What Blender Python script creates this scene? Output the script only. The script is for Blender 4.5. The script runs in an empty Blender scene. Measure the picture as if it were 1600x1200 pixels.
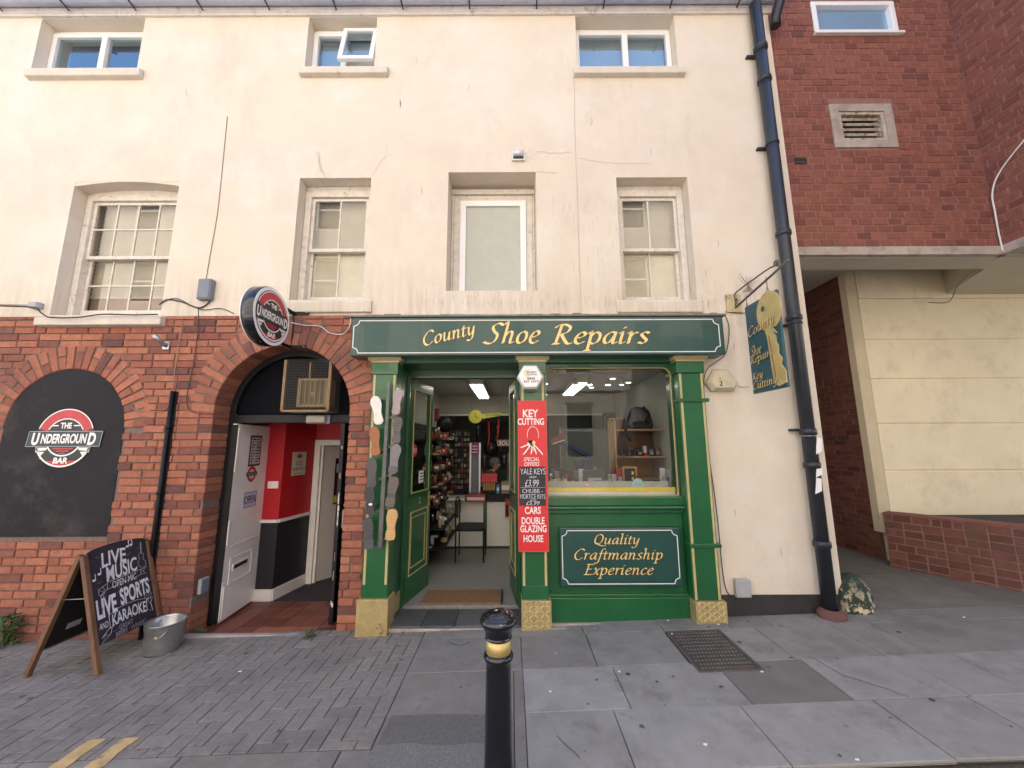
import bpy, math, random
from mathutils import Vector, Matrix
random.seed(7)
S = bpy.context.scene
COL = S.collection
R = math.radians

# ---------------------------------------------------------------- camera, sky, sun, exposure
PITCH, ROLL, DIST, EYE, FPX = R(9.0), R(-0.25), 4.0, 1.68, 600.0
_F = Vector((0, math.cos(PITCH), math.sin(PITCH)))
_r = Vector((1, 0, 0)); _u = _r.cross(_F)
_R = _r * math.cos(ROLL) + _u * math.sin(ROLL)
_U = -_r * math.sin(ROLL) + _u * math.cos(ROLL)
CAM = Vector((0, -DIST, EYE))
cd = bpy.data.cameras.new('camera'); cam = bpy.data.objects.new('camera', cd); COL.objects.link(cam)
cd.sensor_width = 36; cd.lens = 36 * FPX / 1600; cd.clip_start = .05; cd.clip_end = 500
cam.matrix_world = Matrix(((_R.x, _U.x, -_F.x, CAM.x), (_R.y, _U.y, -_F.y, CAM.y), (_R.z, _U.z, -_F.z, CAM.z), (0, 0, 0, 1)))
S.camera = cam
SUN_EL, SUN_AZ = R(52), R(20)      # the sun stands behind the shop, so the street front lies in open shade
w = bpy.data.worlds.new('World'); S.world = w; w.use_nodes = True
nt = w.node_tree; bg = nt.nodes['Background']
sky = nt.nodes.new('ShaderNodeTexSky'); sky.sky_type = 'NISHITA'; sky.sun_disc = False
sky.sun_elevation = SUN_EL; sky.sun_rotation = SUN_AZ; sky.air_density = 1.0; sky.dust_density = .6; sky.ozone_density = 1.0
nt.links.new(sky.outputs[0], bg.inputs[0]); bg.inputs[1].default_value = .15
sd = bpy.data.lights.new('sun', 'SUN'); sun = bpy.data.objects.new('sun', sd); COL.objects.link(sun)
sd.energy = 5.0; sd.angle = R(.5); sd.color = (1, .93, .83)
_d = Vector((math.sin(SUN_AZ) * math.cos(SUN_EL), math.cos(SUN_AZ) * math.cos(SUN_EL), math.sin(SUN_EL)))
sun.rotation_euler = (-_d).to_track_quat('-Z', 'Y').to_euler(); sun.location = _d * 30
vs = S.view_settings; vs.view_transform = 'Standard'; vs.look = 'None'; vs.gamma = 1; vs.exposure = 1.92
S.cycles.use_denoising = True
try: S.cycles.denoiser = 'OPENIMAGEDENOISE'
except Exception: pass
S.cycles.max_bounces = 10; S.cycles.diffuse_bounces = 6; S.cycles.transparent_max_bounces = 16
S.cycles.sample_clamp_indirect = 8

# ---------------------------------------------------------------- measuring: photograph pixel -> point on a real plane
def at(px, py, Y=0.0):
    d = _F * FPX + _R * (px - 800) - _U * (py - 600)
    return CAM + d * ((Y - CAM.y) / d.y)
def g(x): return -.012 + .03 * x          # the street climbs gently to the right
def gp(px, py):
    d = _F * FPX + _R * (px - 800) - _U * (py - 600)
    t = (-.012 - CAM.z + .03 * CAM.x) / (d.z - .03 * d.x)
    return CAM + d * t

# ---------------------------------------------------------------- mesh helpers
class Fr:
    def __init__(s, O, u=(1, 0, 0), v=(0, 0, 1)):
        s.O = Vector(O); s.u = Vector(u).normalized(); s.v = Vector(v).normalized(); s.n = s.u.cross(s.v)
    def p(s, a, b, c=0.0): return s.O + s.u * a + s.v * b + s.n * c
def wall(Y): return Fr((0, Y, 0))          # u = X, v = Z, n towards the street

class MB:
    def __init__(s): s.v = []; s.f = []; s.t = []; s.sm = []
    def add(s, vs, fs, t=.5, smooth=False):
        o = len(s.v); s.v += [tuple(x) for x in vs]
        for f in fs: s.f.append([o + i for i in f]); s.t.append(t); s.sm.append(smooth)
        return s
    def box(s, x0, x1, y0, y1, z0, z1, t=.5):
        return s.obox(Fr((0, 0, 0)), x0, x1, z0, z1, -y1, -y0, t)
    def obox(s, F, u0, u1, v0, v1, n0, n1, t=.5):
        c = [F.p(a, b, n) for n in (n0, n1) for b in (v0, v1) for a in (u0, u1)]
        return s.add(c, [(0, 2, 3, 1), (4, 5, 7, 6), (0, 1, 5, 4), (2, 6, 7, 3), (0, 4, 6, 2), (1, 3, 7, 5)], t)
    def prism(s, F, P, n0, n1, t=.5, back=True):
        k = len(P); c = [F.p(a, b, n1) for a, b in P] + [F.p(a, b, n0) for a, b in P]
        fs = [tuple(range(k))] + ([tuple(range(2 * k - 1, k - 1, -1))] if back else [])
        fs += [(i, k + i, k + (i + 1) % k, (i + 1) % k) for i in range(k)]
        return s.add(c, fs, t)
    def poly(s, F, P, n=0.0, t=.5): return s.add([F.p(a, b, n) for a, b in P], [tuple(range(len(P)))], t)
    def tube(s, pts, r, k=8, t=.5, caps=True):
        pts = [Vector(p) for p in pts]; rs = r if isinstance(r, (list, tuple)) else [r] * len(pts)
        vs = []; N = len(pts)
        d0 = (pts[1] - pts[0]).normalized(); ref = d0.orthogonal().normalized()
        for i, p in enumerate(pts):
            d = (pts[min(i + 1, N - 1)] - pts[max(i - 1, 0)]).normalized()
            ref = (ref - d * ref.dot(d))
            ref = ref.normalized() if ref.length > 1e-6 else d.orthogonal().normalized()
            b = d.cross(ref)
            vs += [p + (ref * math.cos(a) + b * math.sin(a)) * rs[i] for a in [2 * math.pi * j / k for j in range(k)]]
        fs = [(i * k + j, i * k + (j + 1) % k, (i + 1) * k + (j + 1) % k, (i + 1) * k + j) for i in range(N - 1) for j in range(k)]
        s.add(vs, fs, t, True)
        if caps:
            o = len(s.v) - len(vs)
            for f in (tuple(range(k - 1, -1, -1)), tuple((N - 1) * k + j for j in range(k))):
                s.f.append([o + i for i in f]); s.t.append(t); s.sm.append(False)
        return s
    def lathe(s, O, prof, k=24, axis=(0, 0, 1), t=.5, smooth=True):
        ax = Vector(axis).normalized(); e = ax.orthogonal().normalized(); b = ax.cross(e); O = Vector(O); vs = []
        for r, h in prof: vs += [O + ax * h + (e * math.cos(a) + b * math.sin(a)) * r for a in [2 * math.pi * j / k for j in range(k)]]
        return s.add(vs, [(i * k + j, i * k + (j + 1) % k, (i + 1) * k + (j + 1) % k, (i + 1) * k + j) for i in range(len(prof) - 1) for j in range(k)], t, smooth)
    def pbrick(s, F, P, n0, n1, bev=.006, t=.5):
        k = len(P); cx = sum(p[0] for p in P) / k; cy = sum(p[1] for p in P) / k
        Q = []
        for a, b in P:
            L = math.hypot(a - cx, b - cy) or 1; f = max(.3, 1 - 1.4 * bev / L); Q.append((cx + (a - cx) * f, cy + (b - cy) * f))
        c = [F.p(a, b, n1) for a, b in Q] + [F.p(a, b, n1 - bev) for a, b in P] + [F.p(a, b, n0) for a, b in P]
        fs = [tuple(range(k))]
        for L in (0, 1): fs += [(L * k + i, (L + 1) * k + i, (L + 1) * k + (i + 1) % k, L * k + (i + 1) % k) for i in range(k)]
        return s.add(c, fs, t)
    def build(s, name, m, parent=None, loc=None, bevel=0, seg=2, smooth=None):
        if parent is not None:
            o = wl(parent)
        else: o = Vector(loc) if loc is not None else Vector((0, 0, 0))
        me = bpy.data.meshes.new(name)
        me.from_pydata([(a - o.x, b - o.y, c - o.z) for a, b, c in s.v], [], s.f)
        at_ = me.attributes.new('Tint', 'FLOAT', 'FACE'); at_.data.foreach_set('value', s.t)
        me.polygons.foreach_set('use_smooth', [bool(x) if smooth is None else smooth for x in s.sm])
        me.materials.append(m)
        ob = bpy.data.objects.new(name, me); COL.objects.link(ob)
        if parent is not None: ob.parent = parent
        else: ob.location = o
        if bevel:
            b = ob.modifiers.new('edge', 'BEVEL'); b.width = bevel; b.segments = seg; b.limit_method = 'ANGLE'; b.angle_limit = R(40)
        return ob
def wl(o):
    v = Vector((0, 0, 0))
    while o is not None: v = v + o.location; o = o.parent
    return v
def tag(o, label=None, cat=None, group=None, kind=None):
    for k, v in (('label', label), ('category', cat), ('group', group), ('kind', kind)):
        if v: o[k] = v
    return o
def thing(name, loc, label, cat, group=None):
    o = bpy.data.objects.new(name, None); COL.objects.link(o); o.location = loc; o.empty_display_size = .1
    return tag(o, label, cat, group)
def struct(name, mb, m, bevel=0): return tag(mb.build(name, m, bevel=bevel), kind='structure')
def circ(cx, cy, r, a0=0, a1=360, k=24, ry=None):
    return [(cx + r * math.cos(R(a0 + (a1 - a0) * i / k)), cy + (ry or r) * math.sin(R(a0 + (a1 - a0) * i / k))) for i in range(k + (0 if abs(a1 - a0) >= 360 else 1))]
def arcband(cx, cy, r0, r1, a0, a1, k=24): return circ(cx, cy, r1, a0, a1, k) + circ(cx, cy, r0, a1, a0, k)
def rrect(x0, x1, y0, y1, r, k=5):
    return circ(x1 - r, y1 - r, r, 0, 90, k) + circ(x0 + r, y1 - r, r, 90, 180, k) + circ(x0 + r, y0 + r, r, 180, 270, k) + circ(x1 - r, y0 + r, r, 270, 360, k)
def crom(P, n=8):
    if len(P) < 3: return [tuple(P[0]), tuple(P[1])] if n < 2 else [tuple(P[0][c] + (P[1][c] - P[0][c]) * i / n for c in range(len(P[0]))) for i in range(n + 1)]
    out = []
    for i in range(len(P) - 1):
        p0, p1, p2, p3 = P[max(i - 1, 0)], P[i], P[i + 1], P[min(i + 2, len(P) - 1)]
        for j in range(n):
            t = j / n
            out.append(tuple(.5 * (2 * b + (c - a) * t + (2 * a - 5 * b + 4 * c - d) * t * t + (3 * b - a - 3 * c + d) * t ** 3) for a, b, c, d in zip(p0, p1, p2, p3)))
    return out + [tuple(P[-1])]
def frame4(mb, F, u0, u1, v0, v1, w, n0, n1, wb=None, t=.5):      # four butted rails
    wb = w if wb is None else wb
    mb.obox(F, u0, u0 + w, v0, v1, n0, n1, t); mb.obox(F, u1 - w, u1, v0, v1, n0, n1, t)
    mb.obox(F, u0 + w, u1 - w, v1 - w, v1, n0, n1, t); mb.obox(F, u0 + w, u1 - w, v0, v0 + wb, n0, n1, t)
    return mb
def holed(mb, F, u0, u1, v0, v1, holes, n0, n1, t=.5):
    us = sorted({u0, u1} | {h[0] for h in holes} | {h[1] for h in holes}); vs_ = sorted({v0, v1} | {h[2] for h in holes} | {h[3] for h in holes})
    us = [x for x in us if u0 <= x <= u1]; vs_ = [x for x in vs_ if v0 <= x <= v1]
    solid = lambda a, b: not any(h[0] < a < h[1] and h[2] < b < h[3] for h in holes)
    G_ = [[solid((us[i] + us[i + 1]) / 2, (vs_[j] + vs_[j + 1]) / 2) for j in range(len(vs_) - 1)] for i in range(len(us) - 1)]
    ok = lambda i, j: 0 <= i < len(us) - 1 and 0 <= j < len(vs_) - 1 and G_[i][j]
    for i in range(len(us) - 1):
        for j in range(len(vs_) - 1):
            if not G_[i][j]: continue
            a, b, c, d = us[i], us[i + 1], vs_[j], vs_[j + 1]
            mb.add([F.p(a, c, n1), F.p(b, c, n1), F.p(b, d, n1), F.p(a, d, n1)], [(0, 1, 2, 3)], t)
            mb.add([F.p(a, c, n0), F.p(b, c, n0), F.p(b, d, n0), F.p(a, d, n0)], [(3, 2, 1, 0)], t)
            for di, dj, P in ((-1, 0, ((a, c), (a, d))), (1, 0, ((b, d), (b, c))), (0, -1, ((b, c), (a, c))), (0, 1, ((a, d), (b, d)))):
                if not ok(i + di, j + dj):
                    (p, q), (r_, s_) = P
                    mb.add([F.p(p, q, n1), F.p(r_, s_, n1), F.p(r_, s_, n0), F.p(p, q, n0)], [(0, 1, 2, 3)], t)
    return mb

# ---------------------------------------------------------------- lettering
_tc = {}
def glyphs(s, bold=0, shear=0):
    k = (s, bold, shear)
    if k not in _tc:
        c = bpy.data.curves.new('lettering', 'FONT'); c.body = s; c.offset = bold; c.shear = shear; c.resolution_u = 4
        o = bpy.data.objects.new('lettering', c); COL.objects.link(o)
        dg = bpy.context.evaluated_depsgraph_get(); dg.update()
        me = o.evaluated_get(dg).to_mesh()
        V = [(v.co.x, v.co.y) for v in me.vertices]; Fs = [tuple(p.vertices) for p in me.polygons]
        o.evaluated_get(dg).to_mesh_clear(); bpy.data.objects.remove(o); bpy.data.curves.remove(c)
        _tc[k] = (V, Fs)
    return _tc[k]
def put(mb, VF, F, cx, cy, w, h, n, rot=0, warp=None):
    V, Fs = VF
    x0 = min(v[0] for v in V); x1 = max(v[0] for v in V); y0 = min(v[1] for v in V); y1 = max(v[1] for v in V)
    sx = (w / (x1 - x0)) if w else h / (y1 - y0); sy = (h / (y1 - y0)) if h else sx
    c, s_ = math.cos(R(rot)), math.sin(R(rot)); out = []
    for v in V:
        a = (v[0] - (x0 + x1) / 2) * sx; b = (v[1] - (y0 + y1) / 2) * sy
        if warp: a, b = warp(a, b)
        out.append(F.p(cx + a * c - b * s_, cy + a * s_ + b * c, n + (v[2] if len(v) > 2 else 0)))
    mb.add(out, Fs)
def text(mb, s, F, cx, cy, w, h, n=.003, bold=0, shear=0, rot=0, warp=None): put(mb, glyphs(s, bold, shear), F, cx, cy, w, h, n, rot, warp)

_arch = [(.12, .5), (.35, .95), (.56, .93), (.6, .7), (.58, .15), (.68, .02), (.84, .14)]
PEN = {
 'a': ([[(.66, .95), (.4, 1.0), (.12, .65), (.1, .22), (.28, .02), (.48, .22), (.64, .7)], [(.68, 1.0), (.64, .15), (.73, .02), (.9, .16)]], .86),
 'e': ([[(.1, .5), (.4, .56), (.6, .78), (.48, 1.0), (.26, .92), (.08, .55), (.12, .15), (.36, .0), (.66, .22)]], .72),
 'o': ([[(.4, 1.0), (.12, .7), (.1, .2), (.34, .0), (.62, .3), (.64, .78), (.4, 1.0)]], .78),
 'n': ([[(-.02, .86), (.12, 1.0), (.12, .0)], _arch], .86),
 'h': ([[(-.05, 1.55), (.14, 1.68), (.12, .0)], _arch], .86),
 'm': ([[(-.02, .86), (.12, 1.0), (.12, .0)], [(.12, .5), (.35, .95), (.54, .93), (.58, .7), (.58, .0)], [(.58, .5), (.8, .95), (1.0, .93), (1.05, .7), (1.04, .15), (1.14, .02), (1.3, .14)]], 1.32),
 'u': ([[(-.02, .86), (.12, 1.0), (.12, .25), (.26, .02), (.46, .16), (.62, .6)], [(.64, 1.0), (.62, .15), (.72, .02), (.88, .14)]], .86),
 'r': ([[(-.02, .86), (.12, 1.0), (.12, .0)], [(.12, .52), (.34, .93), (.56, .92)]], .56),
 's': ([[(.56, .88), (.36, 1.0), (.12, .82), (.28, .55), (.5, .28), (.34, .02), (.02, .12)]], .6),
 'i': ([[(-.02, .86), (.12, 1.0), (.12, .16), (.22, .02), (.4, .16)], [(.16, 1.32), (.26, 1.46)]], .4),
 'p': ([[(-.02, .86), (.12, 1.0), (.12, -.55)], [(-.1, -.6), (.32, -.58)], [(.12, .6), (.4, 1.0), (.68, .75), (.62, .2), (.36, .0), (.12, .14)]], .8),
 't': ([[(.17, 1.3), (.13, .2), (.25, .02), (.46, .16)], [(-.06, .95), (.44, .98)]], .46),
 'y': ([[(-.02, .9), (.12, 1.0), (.14, .35), (.28, .04), (.48, .2), (.62, .65)], [(.66, 1.0), (.6, .0), (.45, -.5), (.2, -.6), (.0, -.48)]], .8),
 'l': ([[(-.04, 1.56), (.14, 1.68), (.13, .2), (.22, .02), (.42, .16)]], .42),
 'f': ([[(.66, 1.58), (.44, 1.68), (.28, 1.4), (.2, .2), (.1, -.45), (-.08, -.6), (-.24, -.5)], [(.02, .95), (.52, .97)]], .5),
 'x': ([[(-.02, .88), (.14, 1.0), (.46, .05), (.68, .12)], [(.62, 1.0), (-.02, .0)]], .68),
 'c': ([[(.62, .85), (.4, 1.0), (.12, .68), (.1, .2), (.34, .0), (.64, .22)]], .66),
 'g': ([[(.66, .95), (.4, 1.0), (.12, .65), (.1, .22), (.28, .02), (.48, .22), (.64, .7)], [(.68, 1.0), (.62, -.2), (.4, -.6), (.04, -.48)]], .84),
 'S': ([[(.98, 1.48), (.66, 1.66), (.3, 1.4), (.44, 1.0), (.72, .7), (.64, .2), (.3, -.02), (-.1, .12)]], 1.02),
 'C': ([[(1.06, 1.4), (.86, 1.64), (.5, 1.55), (.14, 1.0), (.14, .4), (.42, .0), (.78, .06), (1.02, .32)]], 1.1),
 'R': ([[(.3, 1.6), (.22, .0)], [(.02, .0), (.46, .02)], [(-.05, 1.38), (.12, 1.6), (.52, 1.68), (.86, 1.42), (.74, 1.0), (.36, .82)], [(.42, .82), (.8, .18), (1.0, .0), (1.22, .1)]], 1.18),
 'Q': ([[(.6, 1.64), (.2, 1.3), (.12, .45), (.5, .0), (.95, .4), (1.0, 1.25), (.6, 1.64)], [(.4, .2), (.8, -.15), (1.2, -.3), (1.6, -.22)]], 1.2),
 'E': ([[(.34, 1.6), (.24, .0)], [(.08, 1.6), (.98, 1.6)], [(.28, .85), (.76, .87)], [(.02, .02), (.92, .04)]], .98),
 'K': ([[(.3, 1.62), (.22, .0)], [(.98, 1.6), (.3, .85)], [(.36, .86), (.8, .18), (1.12, .04)]], 1.06),
 ' ': ([], .5)}
def pen(s, slant=.2, nib=.15, ang=38):
    V, Fs = [], []; x = 0; k = 0
    nx, ny = nib / 2 * math.cos(R(ang)), nib / 2 * math.sin(R(ang))
    for ch in s:
        st, adv = PEN[ch]
        for P in st:
            Q = crom([(a * .92 + x, b) for a, b in P], 7 if len(P) > 2 else 1); k += 1; o = len(V)
            for i, (a, b) in enumerate(Q):      # broad nib plus a little roundness so hairlines do not vanish
                a0, b0 = Q[max(i - 1, 0)]; a1, b1 = Q[min(i + 1, len(Q) - 1)]
                L = math.hypot(a1 - a0, b1 - b0) or 1; tx, ty = (a1 - a0) / L, (b1 - b0) / L
                sgn = 1 if nx * -ty + ny * tx > 0 else -1
                ox, oy = nx * sgn - ty * .028, ny * sgn + tx * .028
                V.append((a + ox + slant * (b + oy), b + oy, k * .0002)); V.append((a - ox + slant * (b - oy), b - oy, k * .0002))
            for i in range(len(Q) - 1): Fs.append((o + 2 * i, o + 2 * i + 1, o + 2 * i + 3, o + 2 * i + 2))
        x += adv * .92 + .1
    return V, Fs

# ---------------------------------------------------------------- materials
_mc = {}
def N(nt, t, **kw):
    n = nt.nodes.new(t)
    for k, v in kw.items():
        if k[0] == 'i' and k[1:].isdigit(): n.inputs[int(k[1:])].default_value = v
        else: setattr(n, k, v)
    return n
def M(name, col, rough=.6, metal=0, var=0, scale=6, bump=0, bscale=80, spec=.5, ramp=None, emit=0, coat=0, dirt=None, dscale=3, dlo=.55, dhi=.7, stretch=None, detail=5):
    if name in _mc: return _mc[name]
    m = bpy.data.materials.new(name); m.use_nodes = True; nt = m.node_tree; L = nt.links.new
    b = nt.nodes['Principled BSDF']; b.inputs['Roughness'].default_value = rough; b.inputs['Metallic'].default_value = metal
    b.inputs['Specular IOR Level'].default_value = spec; b.inputs['Coat Weight'].default_value = coat
    geo = N(nt, 'ShaderNodeNewGeometry'); pos = geo.outputs['Position']
    c4 = (*col, 1); out = None
    if ramp:
        a = N(nt, 'ShaderNodeAttribute', attribute_name='Tint'); cr = N(nt, 'ShaderNodeValToRGB'); L(a.outputs['Fac'], cr.inputs[0])
        e = cr.color_ramp.elements
        while len(e) < len(ramp): e.new(.5)
        for i, c in enumerate(ramp): e[i].position = i / (len(ramp) - 1); e[i].color = (*c, 1)
        out = cr.outputs[0]
    if var:
        no = N(nt, 'ShaderNodeTexNoise'); no.inputs['Scale'].default_value = scale; no.inputs['Detail'].default_value = detail; no.inputs['Roughness'].default_value = .65
        L(pos, no.inputs['Vector'])
        mr = N(nt, 'ShaderNodeMapRange'); mr.inputs[1].default_value = .25; mr.inputs[2].default_value = .75; mr.inputs[3].default_value = 1 - var; mr.inputs[4].default_value = 1 + var
        L(no.outputs[0], mr.inputs[0])
        mx = N(nt, 'ShaderNodeMix', data_type='RGBA', blend_type='MULTIPLY'); mx.inputs[0].default_value = 1
        if out: L(out, mx.inputs[6])
        else: mx.inputs[6].default_value = c4
        L(mr.outputs[0], mx.inputs[7]); out = mx.outputs[2]
    for k, d in enumerate(dirt if dirt and isinstance(dirt[0], tuple) and isinstance(dirt[0][0], tuple) else ([(dirt, dscale, dlo, dhi, stretch)] if dirt else [])):
        dc, ds, lo, hi, stv = d
        mp = N(nt, 'ShaderNodeMapping'); mp.inputs['Scale'].default_value = stv or (1, 1, 1); mp.inputs['Location'].default_value = (k * 3.1, 1.7, k)
        L(pos, mp.inputs[0]); no = N(nt, 'ShaderNodeTexNoise'); no.inputs['Scale'].default_value = ds; no.inputs['Detail'].default_value = 8; no.inputs['Roughness'].default_value = .7
        L(mp.outputs[0], no.inputs['Vector'])
        mr = N(nt, 'ShaderNodeMapRange'); mr.inputs[1].default_value = lo; mr.inputs[2].default_value = hi; L(no.outputs[0], mr.inputs[0])
        mx = N(nt, 'ShaderNodeMix', data_type='RGBA'); L(mr.outputs[0], mx.inputs[0])
        if out: L(out, mx.inputs[6])
        else: mx.inputs[6].default_value = c4
        mx.inputs[7].default_value = (*dc, 1); out = mx.outputs[2]
    if out: L(out, b.inputs['Base Color'])
    else: b.inputs['Base Color'].default_value = c4
    if bump:
        no = N(nt, 'ShaderNodeTexNoise'); no.inputs['Scale'].default_value = bscale; no.inputs['Detail'].default_value = 6; L(pos, no.inputs['Vector'])
        bu = N(nt, 'ShaderNodeBump'); bu.inputs['Strength'].default_value = bump; bu.inputs['Distance'].default_value = .01
        L(no.outputs[0], bu.inputs['Height']); L(bu.outputs[0], b.inputs['Normal'])
    if emit: b.inputs['Emission Color'].default_value = c4; b.inputs['Emission Strength'].default_value = emit
    _mc[name] = m; return m
def glass(name, ior=1.5, tint=(.85, .9, .88), rough=0.0, wav=0, gloss=(1, 1, 1)):
    m = bpy.data.materials.new(name); m.use_nodes = True; nt = m.node_tree; nt.nodes.remove(nt.nodes['Principled BSDF'])
    fr = N(nt, 'ShaderNodeFresnel'); fr.inputs[0].default_value = ior
    tr = N(nt, 'ShaderNodeBsdfTransparent'); tr.inputs[0].default_value = (*tint, 1)
    gl = N(nt, 'ShaderNodeBsdfGlossy'); gl.inputs['Roughness'].default_value = rough; gl.inputs[0].default_value = (*gloss, 1)
    mx = N(nt, 'ShaderNodeMixShader'); L = nt.links.new
    if wav:
        no = N(nt, 'ShaderNodeTexNoise'); no.inputs['Scale'].default_value = 3; bu = N(nt, 'ShaderNodeBump'); bu.inputs['Strength'].default_value = wav; bu.inputs['Distance'].default_value = .02
        geo = N(nt, 'ShaderNodeNewGeometry'); L(geo.outputs['Position'], no.inputs['Vector']); L(no.outputs[0], bu.inputs['Height']); L(bu.outputs[0], gl.inputs['Normal'])
    g2 = N(nt, 'ShaderNodeNewGeometry'); iv = N(nt, 'ShaderNodeMath', operation='SUBTRACT'); iv.inputs[0].default_value = 1; L(g2.outputs['Backfacing'], iv.inputs[1])
    mu = N(nt, 'ShaderNodeMath', operation='MULTIPLY'); L(fr.outputs[0], mu.inputs[0]); L(iv.outputs[0], mu.inputs[1]); L(mu.outputs[0], mx.inputs[0]); L(tr.outputs[0], mx.inputs[1]); L(gl.outputs[0], mx.inputs[2])
    L(mx.outputs[0], nt.nodes['Material Output'].inputs[0]); return m

m_render = M('cream_render', (.685, .608, .508), .85, var=.055, scale=2.2, bump=.25, bscale=45, spec=.2,
             dirt=[((.56, .50, .43), 1.6, .56, .8, (1, 1, .35)), ((.56, .485, .41), 9, .68, .85, (1.4, 1, .12)), ((.71, .665, .615), 1.1, .5, .7, None)])
def stain(m, col, zlo, zhi, scale, stretch, lo, hi, amt, cut=None):
    # a stain that lies on the wall itself: densest at zhi->zlo height, broken up by streaky noise
    nt = m.node_tree; L = nt.links.new; b = nt.nodes['Principled BSDF']; src = b.inputs['Base Color'].links[0].from_socket
    geo = N(nt, 'ShaderNodeNewGeometry'); sx = N(nt, 'ShaderNodeSeparateXYZ'); L(geo.outputs['Position'], sx.inputs[0])
    mz = N(nt, 'ShaderNodeMapRange'); mz.inputs[1].default_value = zlo; mz.inputs[2].default_value = zhi; L(sx.outputs[2], mz.inputs[0])
    if cut is not None:
        mc = N(nt, 'ShaderNodeMapRange'); mc.inputs[1].default_value = cut - .06; mc.inputs[2].default_value = cut; L(sx.outputs[2], mc.inputs[0]); mk = N(nt, 'ShaderNodeMath', operation='MULTIPLY'); L(mz.outputs[0], mk.inputs[0]); L(mc.outputs[0], mk.inputs[1]); mz = mk
    mp = N(nt, 'ShaderNodeMapping'); mp.inputs['Scale'].default_value = stretch; L(geo.outputs['Position'], mp.inputs[0])
    no = N(nt, 'ShaderNodeTexNoise'); no.inputs['Scale'].default_value = scale; no.inputs['Detail'].default_value = 8; no.inputs['Roughness'].default_value = .7; L(mp.outputs[0], no.inputs['Vector'])
    mr = N(nt, 'ShaderNodeMapRange'); mr.inputs[1].default_value = lo; mr.inputs[2].default_value = hi; L(no.outputs[0], mr.inputs[0])
    m1 = N(nt, 'ShaderNodeMath', operation='MULTIPLY'); L(mz.outputs[0], m1.inputs[0]); L(mr.outputs[0], m1.inputs[1])
    m2 = N(nt, 'ShaderNodeMath', operation='MULTIPLY'); L(m1.outputs[0], m2.inputs[0]); m2.inputs[1].default_value = amt
    mx = N(nt, 'ShaderNodeMix', data_type='RGBA'); L(m2.outputs[0], mx.inputs[0]); L(src, mx.inputs[6]); mx.inputs[7].default_value = (*col, 1); L(mx.outputs[2], b.inputs['Base Color'])
stain(m_render, (.40, .33, .24), 3.75, 3.02, 7, (1.6, 1, .16), .42, .7, .6, 2.95)
stain(m_render, (.42, .34, .26), .9, .2, 6, (1, 1, .5), .5, .75, .6)
stain(m_render, (.58, .49, .42), 6.2, 4.9, 5, (1.5, 1, .12), .55, .8, .22, 4.6)
stain(m_render, (.64, .53, .47), 5.3, 5.08, 3.2, (1, 1, .6), .42, .6, .5, 4.3)
m_sill = M('painted_sill', (.62, .56, .48), .8, var=.1, scale=7, bump=.2, dirt=((.34, .28, .22)), dscale=9, dlo=.58, dhi=.75)
m_reveal = m_render
m_brick = M('red_brick', (.4, .12, .07), .85, var=.24, scale=22, bump=.5, bscale=70, spec=.25, ramp=[(.15, .066, .058), (.26, .096, .068), (.33, .125, .08), (.40, .16, .10), (.33, .128, .082), (.21, .082, .066)],
            dirt=(.14, .075, .065), dscale=1.1, dlo=.54, dhi=.75)
m_mortar = M('dark_mortar', (.175, .13, .115), .95, var=.3, scale=30, bump=.4)
m_brick2 = M('maroon_brick', (.2, .05, .045), .8, var=.2, scale=14, bump=.3, bscale=70, spec=.3, ramp=[(.16, .06, .048), (.215, .079, .06), (.25, .093, .068), (.19, .069, .054)],
             dirt=(.15, .11, .05), dscale=1.0, dlo=.6, dhi=.8)
m_mortar2 = M('pale_mortar', (.255, .125, .105), .95, var=.2, scale=20, bump=.3)
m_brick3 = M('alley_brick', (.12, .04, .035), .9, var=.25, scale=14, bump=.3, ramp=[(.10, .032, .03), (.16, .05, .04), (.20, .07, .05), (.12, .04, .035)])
m_brick4 = M('shaded_dirty_planter_brick', (.12, .05, .04), .85, var=.25, scale=12, bump=.35, ramp=[(.105, .042, .034), (.15, .062, .046), (.18, .075, .055), (.12, .048, .038)], dirt=(.10, .07, .05), dscale=3, dlo=.5, dhi=.72)  # darker browns paint in the planter's shade; the noise patches are dirt
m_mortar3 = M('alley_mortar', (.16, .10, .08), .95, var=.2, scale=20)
m_green = M('gloss_green_paint', (.009, .10, .032), .3, var=.16, scale=3, coat=.35, bump=.06, bscale=14, dirt=(.02, .135, .05), dscale=5, dlo=.6, dhi=.8)
m_dgreen = M('dark_green_paint', (.007, .065, .024), .35, var=.12, scale=4, coat=.3, bump=.05, bscale=20)
m_sign = M('sign_green', (.012, .062, .052), .34, var=.1, scale=2.5, coat=.25, dirt=(.04, .095, .085), dscale=2.2, dlo=.55, dhi=.8, stretch=(1.5, 1, .3))
m_goldline = M('cream_gold_line', (.46, .38, .18), .5, var=.15, scale=12)
m_gold = M('gold_leaf', (.80, .60, .25), .42, metal=.1, var=.12, scale=14)
m_shadow = M('letter_shade', (.10, .055, .015), .6)
m_brass = M('brass', (.66, .50, .2), .45, metal=.6, var=.2, scale=20, bump=.05)
m_bplate = M('checker_brass', (.45, .35, .165), .42, metal=.35, var=.22, scale=16, dirt=(.3, .23, .12), dscale=8, dlo=.6, dhi=.8)
m_white = M('white_paint', (.76, .74, .70), .45, var=.07, scale=8, dirt=(.42, .37, .31), dscale=14, dlo=.64, dhi=.78)
m_upvc = M('white_plastic', (.80, .80, .80), .35, var=.03)
m_oldwhite = M('flaking_white_paint', (.66, .61, .54), .65, var=.14, scale=12, bump=.2, dirt=(.30, .22, .17), dscale=16, dlo=.58, dhi=.72)
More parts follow.
